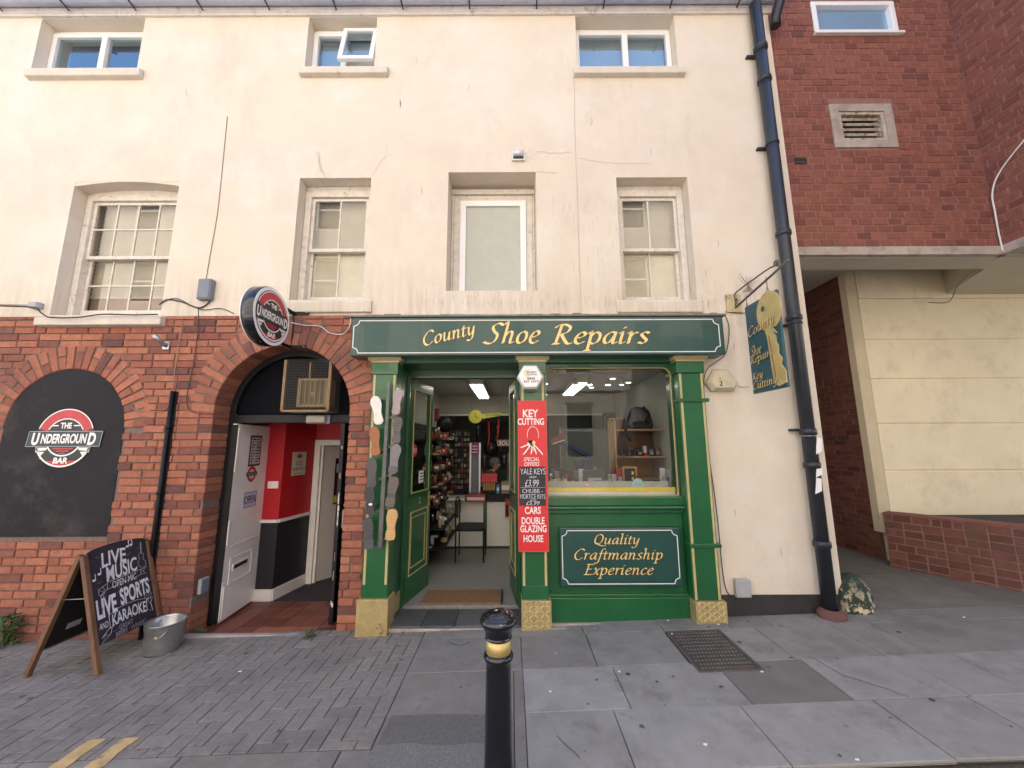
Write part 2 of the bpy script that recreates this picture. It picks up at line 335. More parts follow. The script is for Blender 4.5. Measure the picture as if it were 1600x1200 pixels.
m_black = M('black_paint', (.009, .009, .011), .5, spec=.3, var=.3, scale=5, bump=.05, dirt=(.06, .055, .05), dscale=10, dlo=.68, dhi=.85)
m_panelblack = M('matt_black_board', (.018, .0155, .0185), .7, spec=.25, var=.18, scale=2, dirt=(.07, .06, .06), dscale=2, dlo=.55, dhi=.8)
m_blackiron = M('black_iron', (.006, .0065, .011), .16, var=.2, scale=9, coat=.5, bump=.03, bscale=40)
m_pipe = M('pipe_paint', (.022, .026, .036), .4, var=.25, scale=5, dirt=(.09, .09, .1), dscale=8, dlo=.62, dhi=.8)
m_cable = M('black_cable', (.03, .026, .026), .7)
m_tancable = M('brown_cable', (.3, .2, .15), .7)
m_whitecable = M('white_cable', (.7, .68, .66), .6)
m_grey = M('grey_plastic', (.17, .19, .23), .5, var=.1)
m_lgrey = M('light_grey_plastic', (.36, .37, .4), .5, var=.08)
m_galv = M('galvanised_steel', (.42, .44, .45), .34, metal=.85, var=.25, scale=9, bump=.06)
m_rack = M('dull_steel', (.13, .135, .135), .5, metal=.6, var=.3, scale=12)
m_steel = M('brushed_steel', (.36, .36, .37), .4, metal=.8, var=.2, scale=12)
m_red = M('red_sign', (.62, .022, .028), .4, var=.1, scale=6)
m_wht = M('white_lettering', (.80, .79, .77), .5)
m_chalk = M('chalk_white', (.66, .66, .74), .9, var=.25, scale=40)
m_chalkgrey = M('chalk_faint', (.30, .29, .36), .9, var=.25, scale=40)
m_board = M('chalkboard', (.022, .018, .032), .7, var=.3, scale=6, dirt=(.05, .045, .065), dscale=4, dlo=.55, dhi=.8)
m_wood = M('oiled_wood', (.17, .085, .045), .55, var=.3, scale=4, dirt=(.09, .045, .03), dscale=3, dlo=.5, dhi=.7, stretch=(6, 6, .6))
m_pine = M('pine_board', (.42, .25, .12), .55, var=.15, scale=6)
m_dwood = M('dark_wood', (.16, .075, .035), .55, var=.2, scale=6)
m_logored = M('logo_red', (.50, .042, .05), .5, var=.12, scale=12)
m_logoblack = M('logo_black', (.02, .022, .026), .5)
m_logonavy = M('logo_navy', (.02, .034, .05), .45)
m_glass = glass('window_glass', 1.75, (.93, .92, .89), wav=.004)
m_glass_up = glass('upper_window_glass', 3.8, (.8, .86, .9), wav=.006, gloss=(.72, .9, 1))
m_shopglass = glass('shop_glass', 1.4, (.93, .95, .94))
m_frost = M('frosted_pane', (.40, .42, .36), .25, var=.07, scale=7, bump=.15, bscale=120, spec=.6)
m_net = M('net_curtain', (.66, .63, .53), .9, var=.1, scale=5)
m_blind = M('blind_slats', (.64, .62, .55), .6, var=.06)
m_dark = M('dark_interior', (.03, .028, .028), .9)
m_stone = M('york_stone', (.2, .2, .2), .78, var=.16, scale=5, bump=.3, bscale=60, ramp=[(.165, .152, .137), (.215, .202, .187), (.265, .254, .242), (.31, .30, .29)],
            dirt=[((.13, .125, .11), 2.4, .5, .78, None), ((.10, .095, .09), 7, .62, .8, None), ((.33, .32, .31), 26, .68, .8, None), ((.05, .05, .05), 4.2, .735, .75, None)])
m_block = M('block_paving', (.15, .15, .15), .85, var=.22, scale=30, bump=.5, bscale=120, ramp=[(.185, .168, .156), (.21, .192, .18), (.235, .215, .20)],
            dirt=[((.11, .104, .10), 1.5, .52, .75, None), ((.26, .25, .25), 60, .66, .76, None)])
m_joint = M('joint_sand', (.12, .112, .105), .95, var=.3, scale=25, bump=.4)
m_asphalt = M('asphalt', (.135, .128, .122), .9, var=.25, scale=50, bump=.6, bscale=160, dirt=(.17, .17, .17), dscale=90, dlo=.6, dhi=.7)
m_granite = M('chip_tarmac', (.17, .165, .16), .9, var=.3, scale=90, bump=.7, bscale=150, dirt=(.36, .35, .33), dscale=110, dlo=.56, dhi=.66)
m_yellow = M('worn_road_paint', (.52, .36, .17), .8, var=.25, scale=12, dirt=(.14, .13, .12), dscale=9, dlo=.54, dhi=.64)
m_iron = M('rusty_cast_iron', (.075, .058, .05), .6, metal=.1, var=.3, scale=10, bump=.4, ramp=[(.06, .054, .05), (.16, .14, .128)], dirt=(.14, .085, .065), dscale=5, dlo=.5, dhi=.75)
m_conc = M('weathered_concrete', (.40, .34, .30), .85, var=.2, scale=5, bump=.3, dirt=(.24, .19, .16), dscale=4, dlo=.5, dhi=.7)
m_soffit = M('soffit_paint', (.52, .49, .40), .85, var=.08, scale=3)
m_creamwall = M('cream_masonry_paint', (.76, .665, .48), .8, var=.07, scale=2, bump=.15, dirt=[((.58, .49, .36), 2.5, .52, .8, None), ((.55, .45, .33), 7, .6, .8, (1, 1, .2))])
m_plinth = M('black_plinth', (.03, .027, .028), .75, var=.3, scale=8, bump=.3, dirt=(.30, .24, .18), dscale=11, dlo=.68, dhi=.74)
m_leaf = M('weed_leaf', (.07, .11, .035), .7, var=.3, scale=20, ramp=[(.04, .07, .025), (.09, .14, .04)])

stain(m_green, (.16, .19, .14), .55, .0, 26, (1, 1, 1), .655, .69, .8)
stain(m_green, (.02, .075, .03), 2.6, 0, 5, (1.2, 1, .15), .5, .75, .45)
stain(m_dgreen, (.06, .09, .06), .6, .0, 22, (1, 1, 1), .66, .7, .7)

# ================================================================ GROUND
def tilt(mb, dz=0.0):
    mb.v = [(x, y, z + g(x) + dz) for x, y, z in mb.v]; return mb
b = MB()
for (x0, x1, y0, y1) in ((-60, 60, -60, 0.0), (3.2, 14, 0.0, 14)):
    b.add([(x0, y0, -.05), (x1, y0, -.05), (x1, y1, -.05), (x0, y1, -.05)], [(0, 1, 2, 3)])
struct('road', tilt(b), m_asphalt)
# block paving in a right-angled herringbone, left of the slabs
KY = gp(300, 1180).y; KYR = -1.73; SPX = gp(640, 1040).x
b = MB(); b.add([(-9, KY, -.012), (SPX, KY, -.012), (SPX, 0, -.012), (-9, 0, -.012)], [(0, 1, 2, 3)])
struct('paving_joint_bed', tilt(b), m_joint)
b = MB(); P0 = .102
FG = Fr((0, 0, 0), (1, 0, 0), (0, 1, 0))
for i in range(-86, int(SPX / P0) + 1):
    for j in range(int(KY / P0) - 3, 1):
        m_ = (i - j) % 4
        if m_ == 0: x0, x1, y0, y1 = i * P0, (i + 2) * P0, j * P0, (j + 1) * P0
        elif m_ == 3: x0, x1, y0, y1 = i * P0, (i + 1) * P0, j * P0, (j + 2) * P0
        else: continue
        x1 = min(x1, SPX); y0 = max(y0, KY); y1 = min(y1, 0)
        if x1 - x0 < .014 or y1 - y0 < .014: continue
        h = random.uniform(-.001, .001); q = .0026
        b.pbrick(FG, [(x0 + q, y0 + q), (x1 - q, y0 + q), (x1 - q, y1 - q), (x0 + q, y1 - q)], -.012, h, .003, random.gauss(.5, .22))
struct('block_pavement', tilt(b), m_block)
# flush kerb row at the edge of the carriageway
b = MB(); x = -9.0
while x < SPX:
    L_ = min(random.uniform(.86, .94), SPX - x + .01)
    b.pbrick(FG, [(x + .004, KY - .16), (x + L_ - .004, KY - .16), (x + L_ - .004, KY - .006), (x + .004, KY - .006)], -.045, -.002, .004, random.uniform(.2, .55)); x += L_
struct('kerb', tilt(b), m_stone, 0)
# stone slabs
yA = gp(1000, 1039).y; yB = gp(1000, 1107).y; yW = gp(900, 992).y
b = MB(); b.add([(SPX, KYR, -.014), (9, KYR, -.014), (9, 0, -.014), (SPX, 0, -.014)], [(0, 1, 2, 3)]); b.add([(3.2, 0, -.014), (9, 0, -.014), (9, 6, -.014), (3.2, 6, -.014)], [(0, 1, 2, 3)])
struct('slab_joint_bed', tilt(b), m_joint)
b = MB(); XL = gp(818, 1060).x
MH = [gp(1047, 988), gp(1125, 986), gp(1187, 1046), gp(1090, 1048)]
mx0, mx1, my0, my1 = (MH[0].x + MH[3].x) / 2, (MH[1].x + MH[2].x) / 2, (MH[2].y + MH[3].y) / 2, (MH[0].y + MH[1].y) / 2
rows = [(yW + .02, -.02, [SPX, gp(908, 978).x, gp(1030, 975).x, gp(1150, 985).x, 2.35, 2.95, 3.6, 4.4, 5.3, 6.4, 7.6], (.30, .5)),
        (yA, yW + .02, [SPX, gp(815, 1020).x, gp(926, 1020).x, mx0 - .03, mx1 + .34, gp(1290, 1020).x + .4, 3.2, 4.0, 4.9, 5.7, 6.6], (.25, .5)),
        (yB, yA, [SPX, XL - .07, XL, gp(972, 1075).x, gp(1145, 1066).x, gp(1290, 1060).x, gp(1440, 1045).x, 3.35, 4.2, 5.0, 5.9], (.7, 1)),
        (KYR, yB, [SPX, XL - .07, XL, gp(970, 1140).x, gp(1180, 1130).x, gp(1400, 1120).x, 2.9, 3.75, 4.5, 5.4], (.65, .98)),
        (-.02, 0.9, [3.28, 3.9, 4.8, 5.6, 6.6], (.05, .3)), (.9, 2.2, [3.28, 4.1, 5.0, 6], (.0, .12)), (2.2, 5.5, [3.28, 4.2, 5.2], (.0, .1))]
for k, (y0, y1, xs, tr) in enumerate(rows):
    for x0, x1 in zip(xs, xs[1:]):
        t = random.uniform(*tr)
        if x1 <= XL + .01: t = random.uniform(.15, .35)
        if k == 2 and abs(x0 - gp(1145, 1066).x) < .02: t = .06
        h = random.uniform(-.0015, .002); q = .003; skew = random.uniform(-.006, .006)
        if k == 1 and x0 > mx0 - .1 and x0 < mx1: # slab cut round the cover
            b.pbrick(FG, [(mx1 + .02, y0 + q), (x1 - q, y0 + q), (x1 - q, y1 - q), (mx1 + .02, y1 - q)], -.02, h, .004, .62)
            if my1 < y1 - .03: b.pbrick(FG, [(x0 + q, my1 + .02), (mx1 + .02 - q, my1 + .02), (mx1 + .02 - q, y1 - q), (x0 + q, y1 - q)], -.02, h, .004, .4)
            continue
        b.pbrick(FG, [(x0 + q, y0 + q + skew), (x1 - q, y0 + q), (x1 - q, y1 - q), (x0 + q + skew, y1 - q)], -.02, h, .004, t)
struct('slab_pavement', tilt(b), m_stone)
# worn tarmac patches by the bollard and at the kerb
b = MB(); P1 = [gp(612, 1120), gp(700, 1117), gp(798, 1119), gp(798, 1150), gp(790, 1166), gp(740, 1163), gp(690, 1168), gp(640, 1163), gp(588, 1167)]
b.prism(FG, [(p.x, p.y) for p in P1][::-1], -.01, .0065); struct('tarmac_patch', tilt(b), m_asphalt)
b = MB(); P1 = [gp(588, 1167), gp(640, 1163), gp(690, 1168), gp(740, 1163), gp(790, 1166), gp(798, 1150), gp(800, 1230), gp(540, 1230)]
b.prism(FG, [(p.x, p.y) for p in P1][::-1], -.01, .008); struct('chipped_tarmac_patch', tilt(b), m_granite)
b = MB()
for px in ((141, 165), (192, 215)):
    x0, x1 = gp(px[0], 1155).x, gp(px[1], 1155).x; yT = gp(180, 1155).y
    N_ = 24; L0 = [(x0 + random.uniform(-.007, .007), yT - i * .06) for i in range(N_)]; L1 = [(x1 + random.uniform(-.007, .007), yT - i * .06) for i in range(N_)]
    b.prism(FG, L0 + L1[::-1], .0, .0055)
tilt(b); b.v = [(x, y, z + (.0 if True else 0)) for x, y, z in b.v]
struct('road_marking', b, m_yellow)
b = MB()
def gline(P, r):
    Q = [gp(*p) for p in P]
    for p, q in zip(Q, Q[1:]):
        d = Vector((-(q.y - p.y), q.x - p.x, 0)).normalized() * r; z_ = Vector((0, 0, .0042)); b.add([p + d + z_, p - d + z_, q - d + z_, q + d + z_], [(0, 1, 2, 3)])
def wob(P, n, a): return [(p[0] + (q[0] - p[0]) * i / n + random.uniform(-a, a), p[1] + (q[1] - p[1]) * i / n + random.uniform(-a, a) * .4) for p, q in zip(P, P[1:]) for i in range(n)] + [P[-1]]
gline(wob([(1262, 1024), (1310, 1052), (1420, 1090)], 7, 2), .003); gline(wob([(700, 1003), (716, 1010), (735, 1004)], 4, 1), .004); gline(wob([(870, 1150), (905, 1185)], 4, 2), .0025); gline(wob([(660, 1180), (690, 1150)], 4, 2), .003)
struct('slab_crack', b, M('crack_dark', (.07, .065, .06), .95))
b = MB()
for i in range(150):
    x = random.uniform(-4.6, 4.4); y = random.uniform(-1.7, -.1); r_ = random.choice((.006, .008, .011, .014, .019)); a0 = random.uniform(0, 6)
    b.add([(x + r_ * random.uniform(.75, 1.1) * math.cos(a0 + k * .7), y + r_ * random.uniform(.75, 1.1) * math.sin(a0 + k * .7), g(x) + .0047) for k in range(9)], [tuple(range(9))], random.random())
o = tag(b.build('gum_spots', M('old_gum', (.1, .1, .1), .9, ramp=[(.05, .048, .045), (.12, .115, .11), (.34, .33, .31)])), 'old trodden chewing gum spots speckling the pavement', 'gum', None, 'stuff')
b = MB()
for i in range(700):
    x = random.uniform(-6, 3.1); y = -abs(random.gauss(0, .07)) - (.02 if not -1.5 < x < 2 else .1); r_ = random.uniform(.002, .008); a0 = random.uniform(0, 6); zq = g(x) + .004
    if -3.1 < x < -1.69 and y > -.08: continue
    b.add([(x + r_ * math.cos(a0 + k * 2.1), y + r_ * math.sin(a0 + k * 2.1) * .7, zq + random.uniform(0, .004)) for k in range(3)], [(0, 1, 2)], random.random())
o = tag(b.build('wall_base_grit', M('grit', (.1, .09, .07), .95, ramp=[(.03, .028, .025), (.09, .075, .05), (.16, .14, .11), (.05, .06, .025)])), 'dark grit, moss and leaf dust gathered along the foot of the walls', 'grit', None, 'stuff')
# cast-iron inspection cover
mh = thing('manhole_cover', (mx0, my0, g(mx0)), 'rusty cast iron inspection cover with raised studs set in the stone slabs', 'manhole cover')
b = MB(); b.obox(FG, mx0, mx1, my0, my1, -.012, .002, .1)
for i in range(15):
    for j in range(11):
        x = mx0 + .03 + (mx1 - mx0 - .06) * (i + .5 * (j % 2)) / 14.5; y = my0 + .03 + (my1 - my0 - .06) * j / 10
        b.pbrick(FG, [(x - .011, y - .004), (x, y - .013), (x + .011, y), (x, y + .013)], .002, .006, .002, .95)
tilt(b).build('cover_plate', m_iron, mh)
b = MB(); frame4(b, FG, mx0 - .018, mx1 + .018, my0 - .018, my1 + .018, .016, -.012, .005)
tilt(b).build('rim_frame', m_iron, mh)

# ================================================================ CREAM BUILDING
W = wall(0)
bld = thing('corner_building', (0, 0, -.1), 'cream rendered three storey building over a green shopfront and brick bar front', 'building')
def zz(px, py, Y=0): return at(px, py, Y).z
def xx(px, py, Y=0): return at(px, py, Y).x
H_TL = (-5.82, -4.535, zz(140, 106), 6.94); H_TM = (-2.50, -1.655, zz(535, 104), 6.94); H_TR = (.805, 2.03, zz(980, 104), 6.94)
H_L = (-5.02, -3.815, zz(180, 492), zz(200, 284)); H_M = (-2.435, -1.612, zz(520, 470), zz(520, 278)); H_C = (-.722, .284, zz(770, 454), zz(770, 269)); H_R = (1.21, 2.03, zz(1030, 470), zz(1020, 277))
zB = 3.075; zTOP = 7.05
b = holed(MB(), W, -9, 3.2, .235, zTOP, [H_TL, H_TM, H_TR, H_L, H_M, H_C, H_R, (-9, -1.46, .235, zB), (-1.46, 1.98, .235, 2.75)], -.34, 0)
b.build('rendered_wall', m_render, bld)
b = MB(); b.box(-9, -8.8, .34, 9, -.3, zTOP); b.box(3.0, 3.2, .34, 9, -.3, zTOP); b.box(-8.8, 3.0, 8.8, 9, -.3, zTOP)
b.build('outer_wall', m_render, bld)
b = MB(); b.add([(-9.1, -.1, 7.25), (3.3, -.1, 7.25), (3.3, 4.5, 9.4), (-9.1, 4.5, 9.4), (3.3, 9.1, 7.25), (-9.1, 9.1, 7.25)], [(0, 1, 2, 3), (3, 2, 4, 5), (0, 3, 5), (1, 4, 2), (0, 5, 4, 1)])
b.build('roof', M('roof_slate', (.08, .08, .09), .7, var=.2, scale=4), bld)
# segmental head over the left sash window
b = MB(); xa, xb, zt = H_L[0], H_L[1], H_L[3]
for sx in (0, 1):
    P = []
    for i in range(13):
        f = i / 12; P.append((xa + (xb - xa) * f, zt - .055 + .055 * (1 - (2 * f - 1) ** 2)))
P = P + [(xb, zt), (xa, zt)]
b.prism(W, [(x, z - .0005 if i > 12 else z) for i, (x, z) in enumerate(P)], -.3, -.003)
b.build('segmental_lintel', m_render, bld)
# eaves: soffit, moulded cornice and gutter
b = MB(); prof = [(0, 6.945), (.025, 6.945), (.03, 6.965), (.045, 6.975), (.05, 7.0), (.06, 7.005), (.06, 7.12), (0, 7.12)]
b.prism(Fr((-9.1, 0, 0), (0, -1, 0), (0, 0, 1)), prof, -12.33, 0)
b.build('cornice', M('cornice_paint', (.66, .62, .60), .8, var=.12, scale=6, dirt=(.3, .25, .24), dscale=8, dlo=.55, dhi=.75), bld)
b = MB(); gpf = circ(.122, 7.045, .058, 180, 360, 10)
gpf = gpf + [(.17, 7.045)] + circ(.122, 7.045, .048, 360, 180, 10)
b.prism(Fr((-9.1, 0, 0), (0, -1, 0), (0, 0, 1)), gpf, -12.45, 0)
gt = b.build('gutter', M('gutter_grey', (.40, .43, .54), .5, var=.15), bld)
b = MB()
x = -8.7
while x < 3.2:
    b.tube([(x, -.06, 6.97), (x, -.10, 6.982), (x, -.15, 6.985), (x, -.182, 7.01), (x, -.185, 7.05)], .009, 5); x += .82
b.build('gutter_bracket', m_pipe, gt)
b = MB(); b.box(1.98, 3.205, -.012, .3, -.3, .235); b.build('plinth', m_plinth, bld)
b = MB()
for pts in ([(355, 182), (352, 215), (346, 280), (336, 345), (327, 400), (322, 438)],):
    pass
def crack(P, r=.0035):
    for a, b2 in zip(P, P[1:]):
        p, q = at(*a), at(*b2); d = Vector((q.z - p.z, 0, -(q.x - p.x))).normalized() * r
        b.add([p + d + Vector((0, -.002, 0)), p - d + Vector((0, -.002, 0)), q - d + Vector((0, -.002, 0)), q + d + Vector((0, -.002, 0))], [(0, 1, 2, 3)])
def wig(P, n, a):
    out = []
    for p, q in zip(P, P[1:]):
        for i in range(n):
            f = i / n; out.append((p[0] + (q[0] - p[0]) * f + random.uniform(-a, a), p[1] + (q[1] - p[1]) * f + random.uniform(-a, a)))
    return out + [P[-1]]
crack(wig([(897, 119), (898, 200), (903, 330), (905, 400), (908, 486)], 9, .6), .004)
crack(wig([(840, 237), (870, 240), (893, 238)], 5, 1.2)); crack(wig([(905, 247), (930, 252), (970, 256), (1018, 256)], 5, 1.4))
crack(wig([(836, 268), (870, 271)], 4, 1)); crack(wig([(606, 228), (600, 247), (580, 275)], 5, 1.5), .002)
crack(wig([(498, 238), (500, 258), (508, 277)], 3, 2), .005); crack(wig([(493, 236), (505, 270)], 3, 2), .003)
for (x, y) in ((651, 94), (626, 160), (733, 135), (925, 190), (1017, 236), (659, 298), (1123, 380), (1103, 427), (291, 144), (626, 163), (1147, 541), (1148, 800), (1220, 862)):
    crack([(x - 1, y - 5), (x, y), (x + random.uniform(-2, 2), y + 6)], .003 + random.random() * .003)
for i in range(150):       # run marks and lichen lines along the ledge over the shop sign and below the sills
    x = random.uniform(640, 1120); y = 484 - abs(random.gauss(0, 10)); crack([(x, y), (x + random.uniform(-.5, .5), y - random.uniform(4, 16))], random.uniform(.001, .0028))
for i in range(46):
    x = random.uniform(862, 975); y = random.uniform(300, 420); crack([(x, y), (x + .3, y + random.uniform(6, 22))], random.uniform(.0007, .0016))
b.build('hairline_crack', M('crack_dirt', (.5, .42, .35), .9), bld)
b = MB()   # patch of bare render round the vent
P = [(x + random.uniform(-2, 2), y + random.uniform(-2, 2)) for x, y in circ(820, 236, 18, 0, 360, 30)]
b.poly(W, [(at(*p).x, at(*p).z) for p in P][::-1], .0025)
b.build('bare_render_patch', M('bare_render', (.66, .585, .51), .9, var=.12, scale=9), bld)

# ---------------------------------------------------------------- brick ground floor of the bar
def bricks(mb, F, u0, u1, v0, v1, pu, pv, gap, n0, n1, excl=None, deep=None, headers=.12, ramp=(0, 1)):
    r_ = 0; v = v0
    while v < v1 - .01:
        vt = min(v + pv, v1); u = u0 - (pu / 2 if r_ % 2 else 0) - random.choice((0, 0, pu / 4))
        ex = excl(v, vt) if excl else []
        while u < u1:
            L_ = pu / 2 if random.random() < headers else pu
            segs = [(max(u, u0), min(u + L_, u1))]
            for a, c in ex:
                ns = []
                for p, q in segs:
                    if c <= p or a >= q: ns.append((p, q))
                    else:
                        if a > p: ns.append((p, a))
                        if c < q: ns.append((c, q))
                segs = ns
            for p, q in segs:
                if q - p < .035: continue
                j = lambda: random.uniform(-.0025, .0025)
                pp = p + (gap / 2 if not any(abs(p - c) < 1e-6 for a, c in ex) else 0); qq = q - (gap / 2 if not any(abs(q - a) < 1e-6 for a, c in ex) else 0)
                dd = n0
                if deep and (pp != p + gap / 2 or qq != q - gap / 2): dd = deep
                mb.pbrick(F, [(pp + j(), v + gap / 2 + j()), (qq + j(), v + gap / 2 + j()), (qq + j(), vt - gap / 2 + j()), (pp + j(), vt - gap / 2 + j())], dd, n1 + random.uniform(-.003, .004), .006, min(1, max(0, random.gauss(sum(ramp) / 2, .28))))
            u += L_
        v += pv; r_ += 1
CA, RA = (-2.395, 2.03), .707; CP, RP = (-4.635, 1.87), .622
def chord(c, r, v0, v1):
    d = max(0, (v0 if v0 > c[1] else c[1]) - c[1])
    return math.sqrt(max(0, r * r - d * d))
def excl(v0, v1):
    e = []
    for c, r, z0, wid in ((CA, RA, -1, .23), (CP, RP, .80, .2)):
        if v1 > z0 + .02 and v0 < c[1] + r + wid:
            if v1 <= c[1] + .02: e.append((c[0] - r, c[0] + r))
            else:
                k = chord(c, r + wid, v0, v1)
                if k > .02: e.append((c[0] - k, c[0] + k))
    return e
b = MB(); q = .008
Pm = [(-9, -.3), (CA[0] - RA - q, -.3)] + circ(*CA, RA + q, 180, 0, 28) + [(CA[0] + RA + q, -.3), (-1.46, -.3), (-1.46, zB), (-9, zB)]
b.prism(W, Pm, -.3, .004); bw = b.build('brick_wall', m_mortar, bld)
b = MB(); bricks(b, W, -9, -1.46, -.15, zB - .004, .228, .0757, .011, -.02, .018, excl, -.235)
b.build('brick_facing', m_brick, bw)
for c, r, wid, nv in ((CA, RA, .295, 29), (CP, RP, .27, 26)):
    b = MB(); ba = MB()
    for k in range(nv):
        a0 = 180 - (k + .05) * 180 / nv; a1 = 180 - (k + .95) * 180 / nv
        def pol(r0, r1, dd):
            P = [(c[0] + rr * math.cos(R(a)), c[1] + rr * math.sin(R(a))) for rr, a in ((r0, a0), (r1, a0 - (1 - r / r1) * 2.3), (r1, a1 + (1 - r / r1) * 2.3), (r0, a1))]
            b.pbrick(W, P[::-1], dd, .022 + random.uniform(-.004, .004), .006, min(1, max(0, random.gauss(.6, .25))))
        if k % 2:
            m_ = random.choice((.11, .14, .18)); pol(r + .002, r + m_ - .006, -.24); pol(r + m_ + .006, r + wid - random.uniform(0, .02), -.02)
        else: pol(r + .002, r + wid - random.uniform(0, .02), -.24)
    ba.prism(W, arcband(c[0], c[1], r + .012, r + wid + .03, 0, 180, 36), -.2, .0115)
    ar = ba.build('arch_mortar', m_mortar, bld); b.build('arch_brick', m_brick, ar)
# black arched board in the blind arch
b = MB(); b.prism(W, [(CP[0] - RP, .80), (CP[0] + RP, .80)] + circ(*CP, RP, 0, 180, 36), -.05, .012)
bp = b.build('arched_board', m_panelblack, None, loc=(CP[0], 0, .8)); tag(bp, 'black arched board carrying the bar roundel, filling the blind brick arch', 'board')

# ---------------------------------------------------------------- windows
def pane(parent, F, u0, u1, v0, v1, n, m): MB().obox(F, u0, u1, v0, v1, n - .004, n).build('pane', m, parent)
def slats(parent, F, u0, u1, v0, v1, n, pitch=.04, m=None):
    b = MB(); v = v0
    while v < v1: b.add([F.p(u0, v, n - .012), F.p(u1, v, n - .012), F.p(u1, v + pitch * .8, n + .008), F.p(u0, v + pitch * .8, n + .008)], [(0, 1, 2, 3)]); v += pitch
    b.build('blind', m or m_blind, parent)
def backing(parent, F, u0, u1, v0, v1, n, m, name='curtain'): MB().obox(F, u0, u1, v0, v1, n - .01, n).build(name, m, parent)
def room(parent, F, u0, u1, v0, v1):
    b = MB(); a = -.345; c = -1.2
    for P in (((u0, v0, a), (u0, v1, a), (u0, v1, c), (u0, v0, c)), ((u1, v0, a), (u1, v1, a), (u1, v1, c), (u1, v0, c)), ((u0, v0, c), (u1, v0, c), (u1, v1, c), (u0, v1, c)), ((u0, v0, a), (u1, v0, a), (u1, v0, c), (u0, v0, c)), ((u0, v1, a), (u1, v1, a), (u1, v1, c), (u0, v1, c))):
        b.add([F.p(*p) for p in P], [(0, 1, 2, 3)])
    b.build('dark_recess', m_dark, parent)
def sill(parent, px0, px1, py0, py1, proj=.06, m=None):
    Y = -proj; x0, x1 = (xx(px0, (py0 + py1) / 2, Y), xx(px1, (py0 + py1) / 2, Y)); z0, z1 = zz((px0 + px1) / 2, py1, Y), zz((px0 + px1) / 2, py0, Y)
    b = MB(); b.add([W.p(x0, z0, proj), W.p(x1, z0, proj), W.p(x1, z1, proj), W.p(x0, z1, proj), W.p(x0, z0 - .01, 0), W.p(x1, z0 - .01, 0), W.p(x1, z1 + .03, 0), W.p(x0, z1 + .03, 0)],
                  [(0, 1, 2, 3), (3, 2, 6, 7), (1, 0, 4, 5), (0, 3, 7, 4), (2, 1, 5, 6)])
    b.build('sill', m or m_sill, parent, bevel=.008)
# upper casements
for H, spx, nm in ((H_TL, (37, 217, 106, 117), 'l'), (H_TM, (466, 605, 103, 113), 'm'), (H_TR, (897, 1072, 103, 113), 'r')):
    x0, x1, z0, z1 = H; mid = (x0 + x1) / 2 + (.03 if nm != 'm' else -.02); n0, n1 = -.19, -.125
    b = MB(); frame4(b, W, x0 + .004, x1 - .004, z0 + .03, z1 - .06, .06, n0, n1); b.obox(W, mid - .035, mid + .035, z0 + .09, z1 - .12, n0, n1 + .004)
    b.obox(W, x0 + .004, x1 - .004, z1 - .058, z1 - .002, n0, n1 - .03)
    wn = b.build('casement_window', m_upvc, bld, bevel=.006)
    room(wn, W, x0, x1, z0, z1)
    if nm == 'm':
        pane(wn, W, x0 + .064, mid - .035, z0 + .09, z1 - .12, -.16, m_glass_up)
        b = MB(); hw = x1 - .01 - mid; hh = z1 - .08 - z0 - .05
        a = R(11); FS = Fr((mid, .115, z1 - .075), (1, 0, 0), (0, math.sin(a), math.cos(a)))   # top hung, swung outwards
        frame4(b, FS, 0, hw, -hh, 0, .055, 0, .045); sw = b.build('open_sash', m_upvc, wn, bevel=.006)
        MB().obox(FS, .055, hw - .055, -hh + .055, -.055, .018, .024).build('pane', m_glass_up, wn)
        slats(wn, W, x0 + .05, x1 - .05, z0 + .05, z1 - .1, -.26, .06)
    else:
        for a, c in ((x0 + .064, mid - .035), (mid + .035, x1 - .064)): pane(wn, W, a, c, z0 + .09, z1 - .12, -.16, m_glass_up)
        if nm == 'r': slats(wn, W, x0 + .05, x1 - .05, z0 + .2, z1 - .1, -.24, .06)
        else: backing(wn, W, x0 + .05, mid + .1, z0 + .03, z0 + .25, -.34, M('blue_curtain', (.1, .16, .3), .9))
    sill(wn, *spx)
# first floor sash windows
def sash(H, cols, rows_up, rows_dn, rec=.14, kind=''):
    x0, x1, z0, z1 = H; n = -rec; top = z1 - (.055 if cols == 4 else .06)
    b = MB(); frame4(b, W, x0 + .004, x1 - .004, z0 + .002, z1 - .07, .07, n - .1, n, .05)
    b.obox(W, x0 + .004, x1 - .004, z1 - .068, z1 - .002, n - .1, n - .01)
    wn = b.build('sash_window', m_oldwhite, bld, bevel=.005); room(wn, W, x0, x1, z0, z1)
    a0, a1, c0, c1 = x0 + .075, x1 - .075, z0 + .055, z1 - .145; zm = c0 + (c1 - c0) * (.5 if cols == 4 else .49)
    for (q0, q1, nn, rw, lo) in ((c0, zm + .02, n - .075, rows_dn, 1), (zm - .02, c1, n - .03, rows_up, 0)):
        b = MB(); frame4(b, W, a0, a1, q0, q1, .035, nn - .03, nn, .075 if lo else .04)
        for i in range(1, cols): u = a0 + .035 + (a1 - a0 - .07) * i / cols; b.obox(W, u - .009, u + .009, q0 + (.075 if lo else .04), q1 - .035, nn - .024, nn - .004)
        for i in range(1, rw):
            v = q0 + .06 + (q1 - q0 - .095) * i / rw
            for k in range(cols):
                ua = a0 + .035 + (a1 - a0 - .07) * k / cols + (.009 if k else 0); ub = a0 + .035 + (a1 - a0 - .07) * (k + 1) / cols - (.009 if k < cols - 1 else 0)
                b.obox(W, ua, ub, v - .009, v + .009, nn - .024, nn - .004)
        b.build('sash_frame', m_oldwhite, wn, bevel=.003)
        pane(wn, W, a0 + .03, a1 - .03, q0 + .03, q1 - .03, nn - .013, m_glass)
    return wn, (a0, a1, c0, zm, c1)
wn, q = sash(H_L, 4, 2, 2)
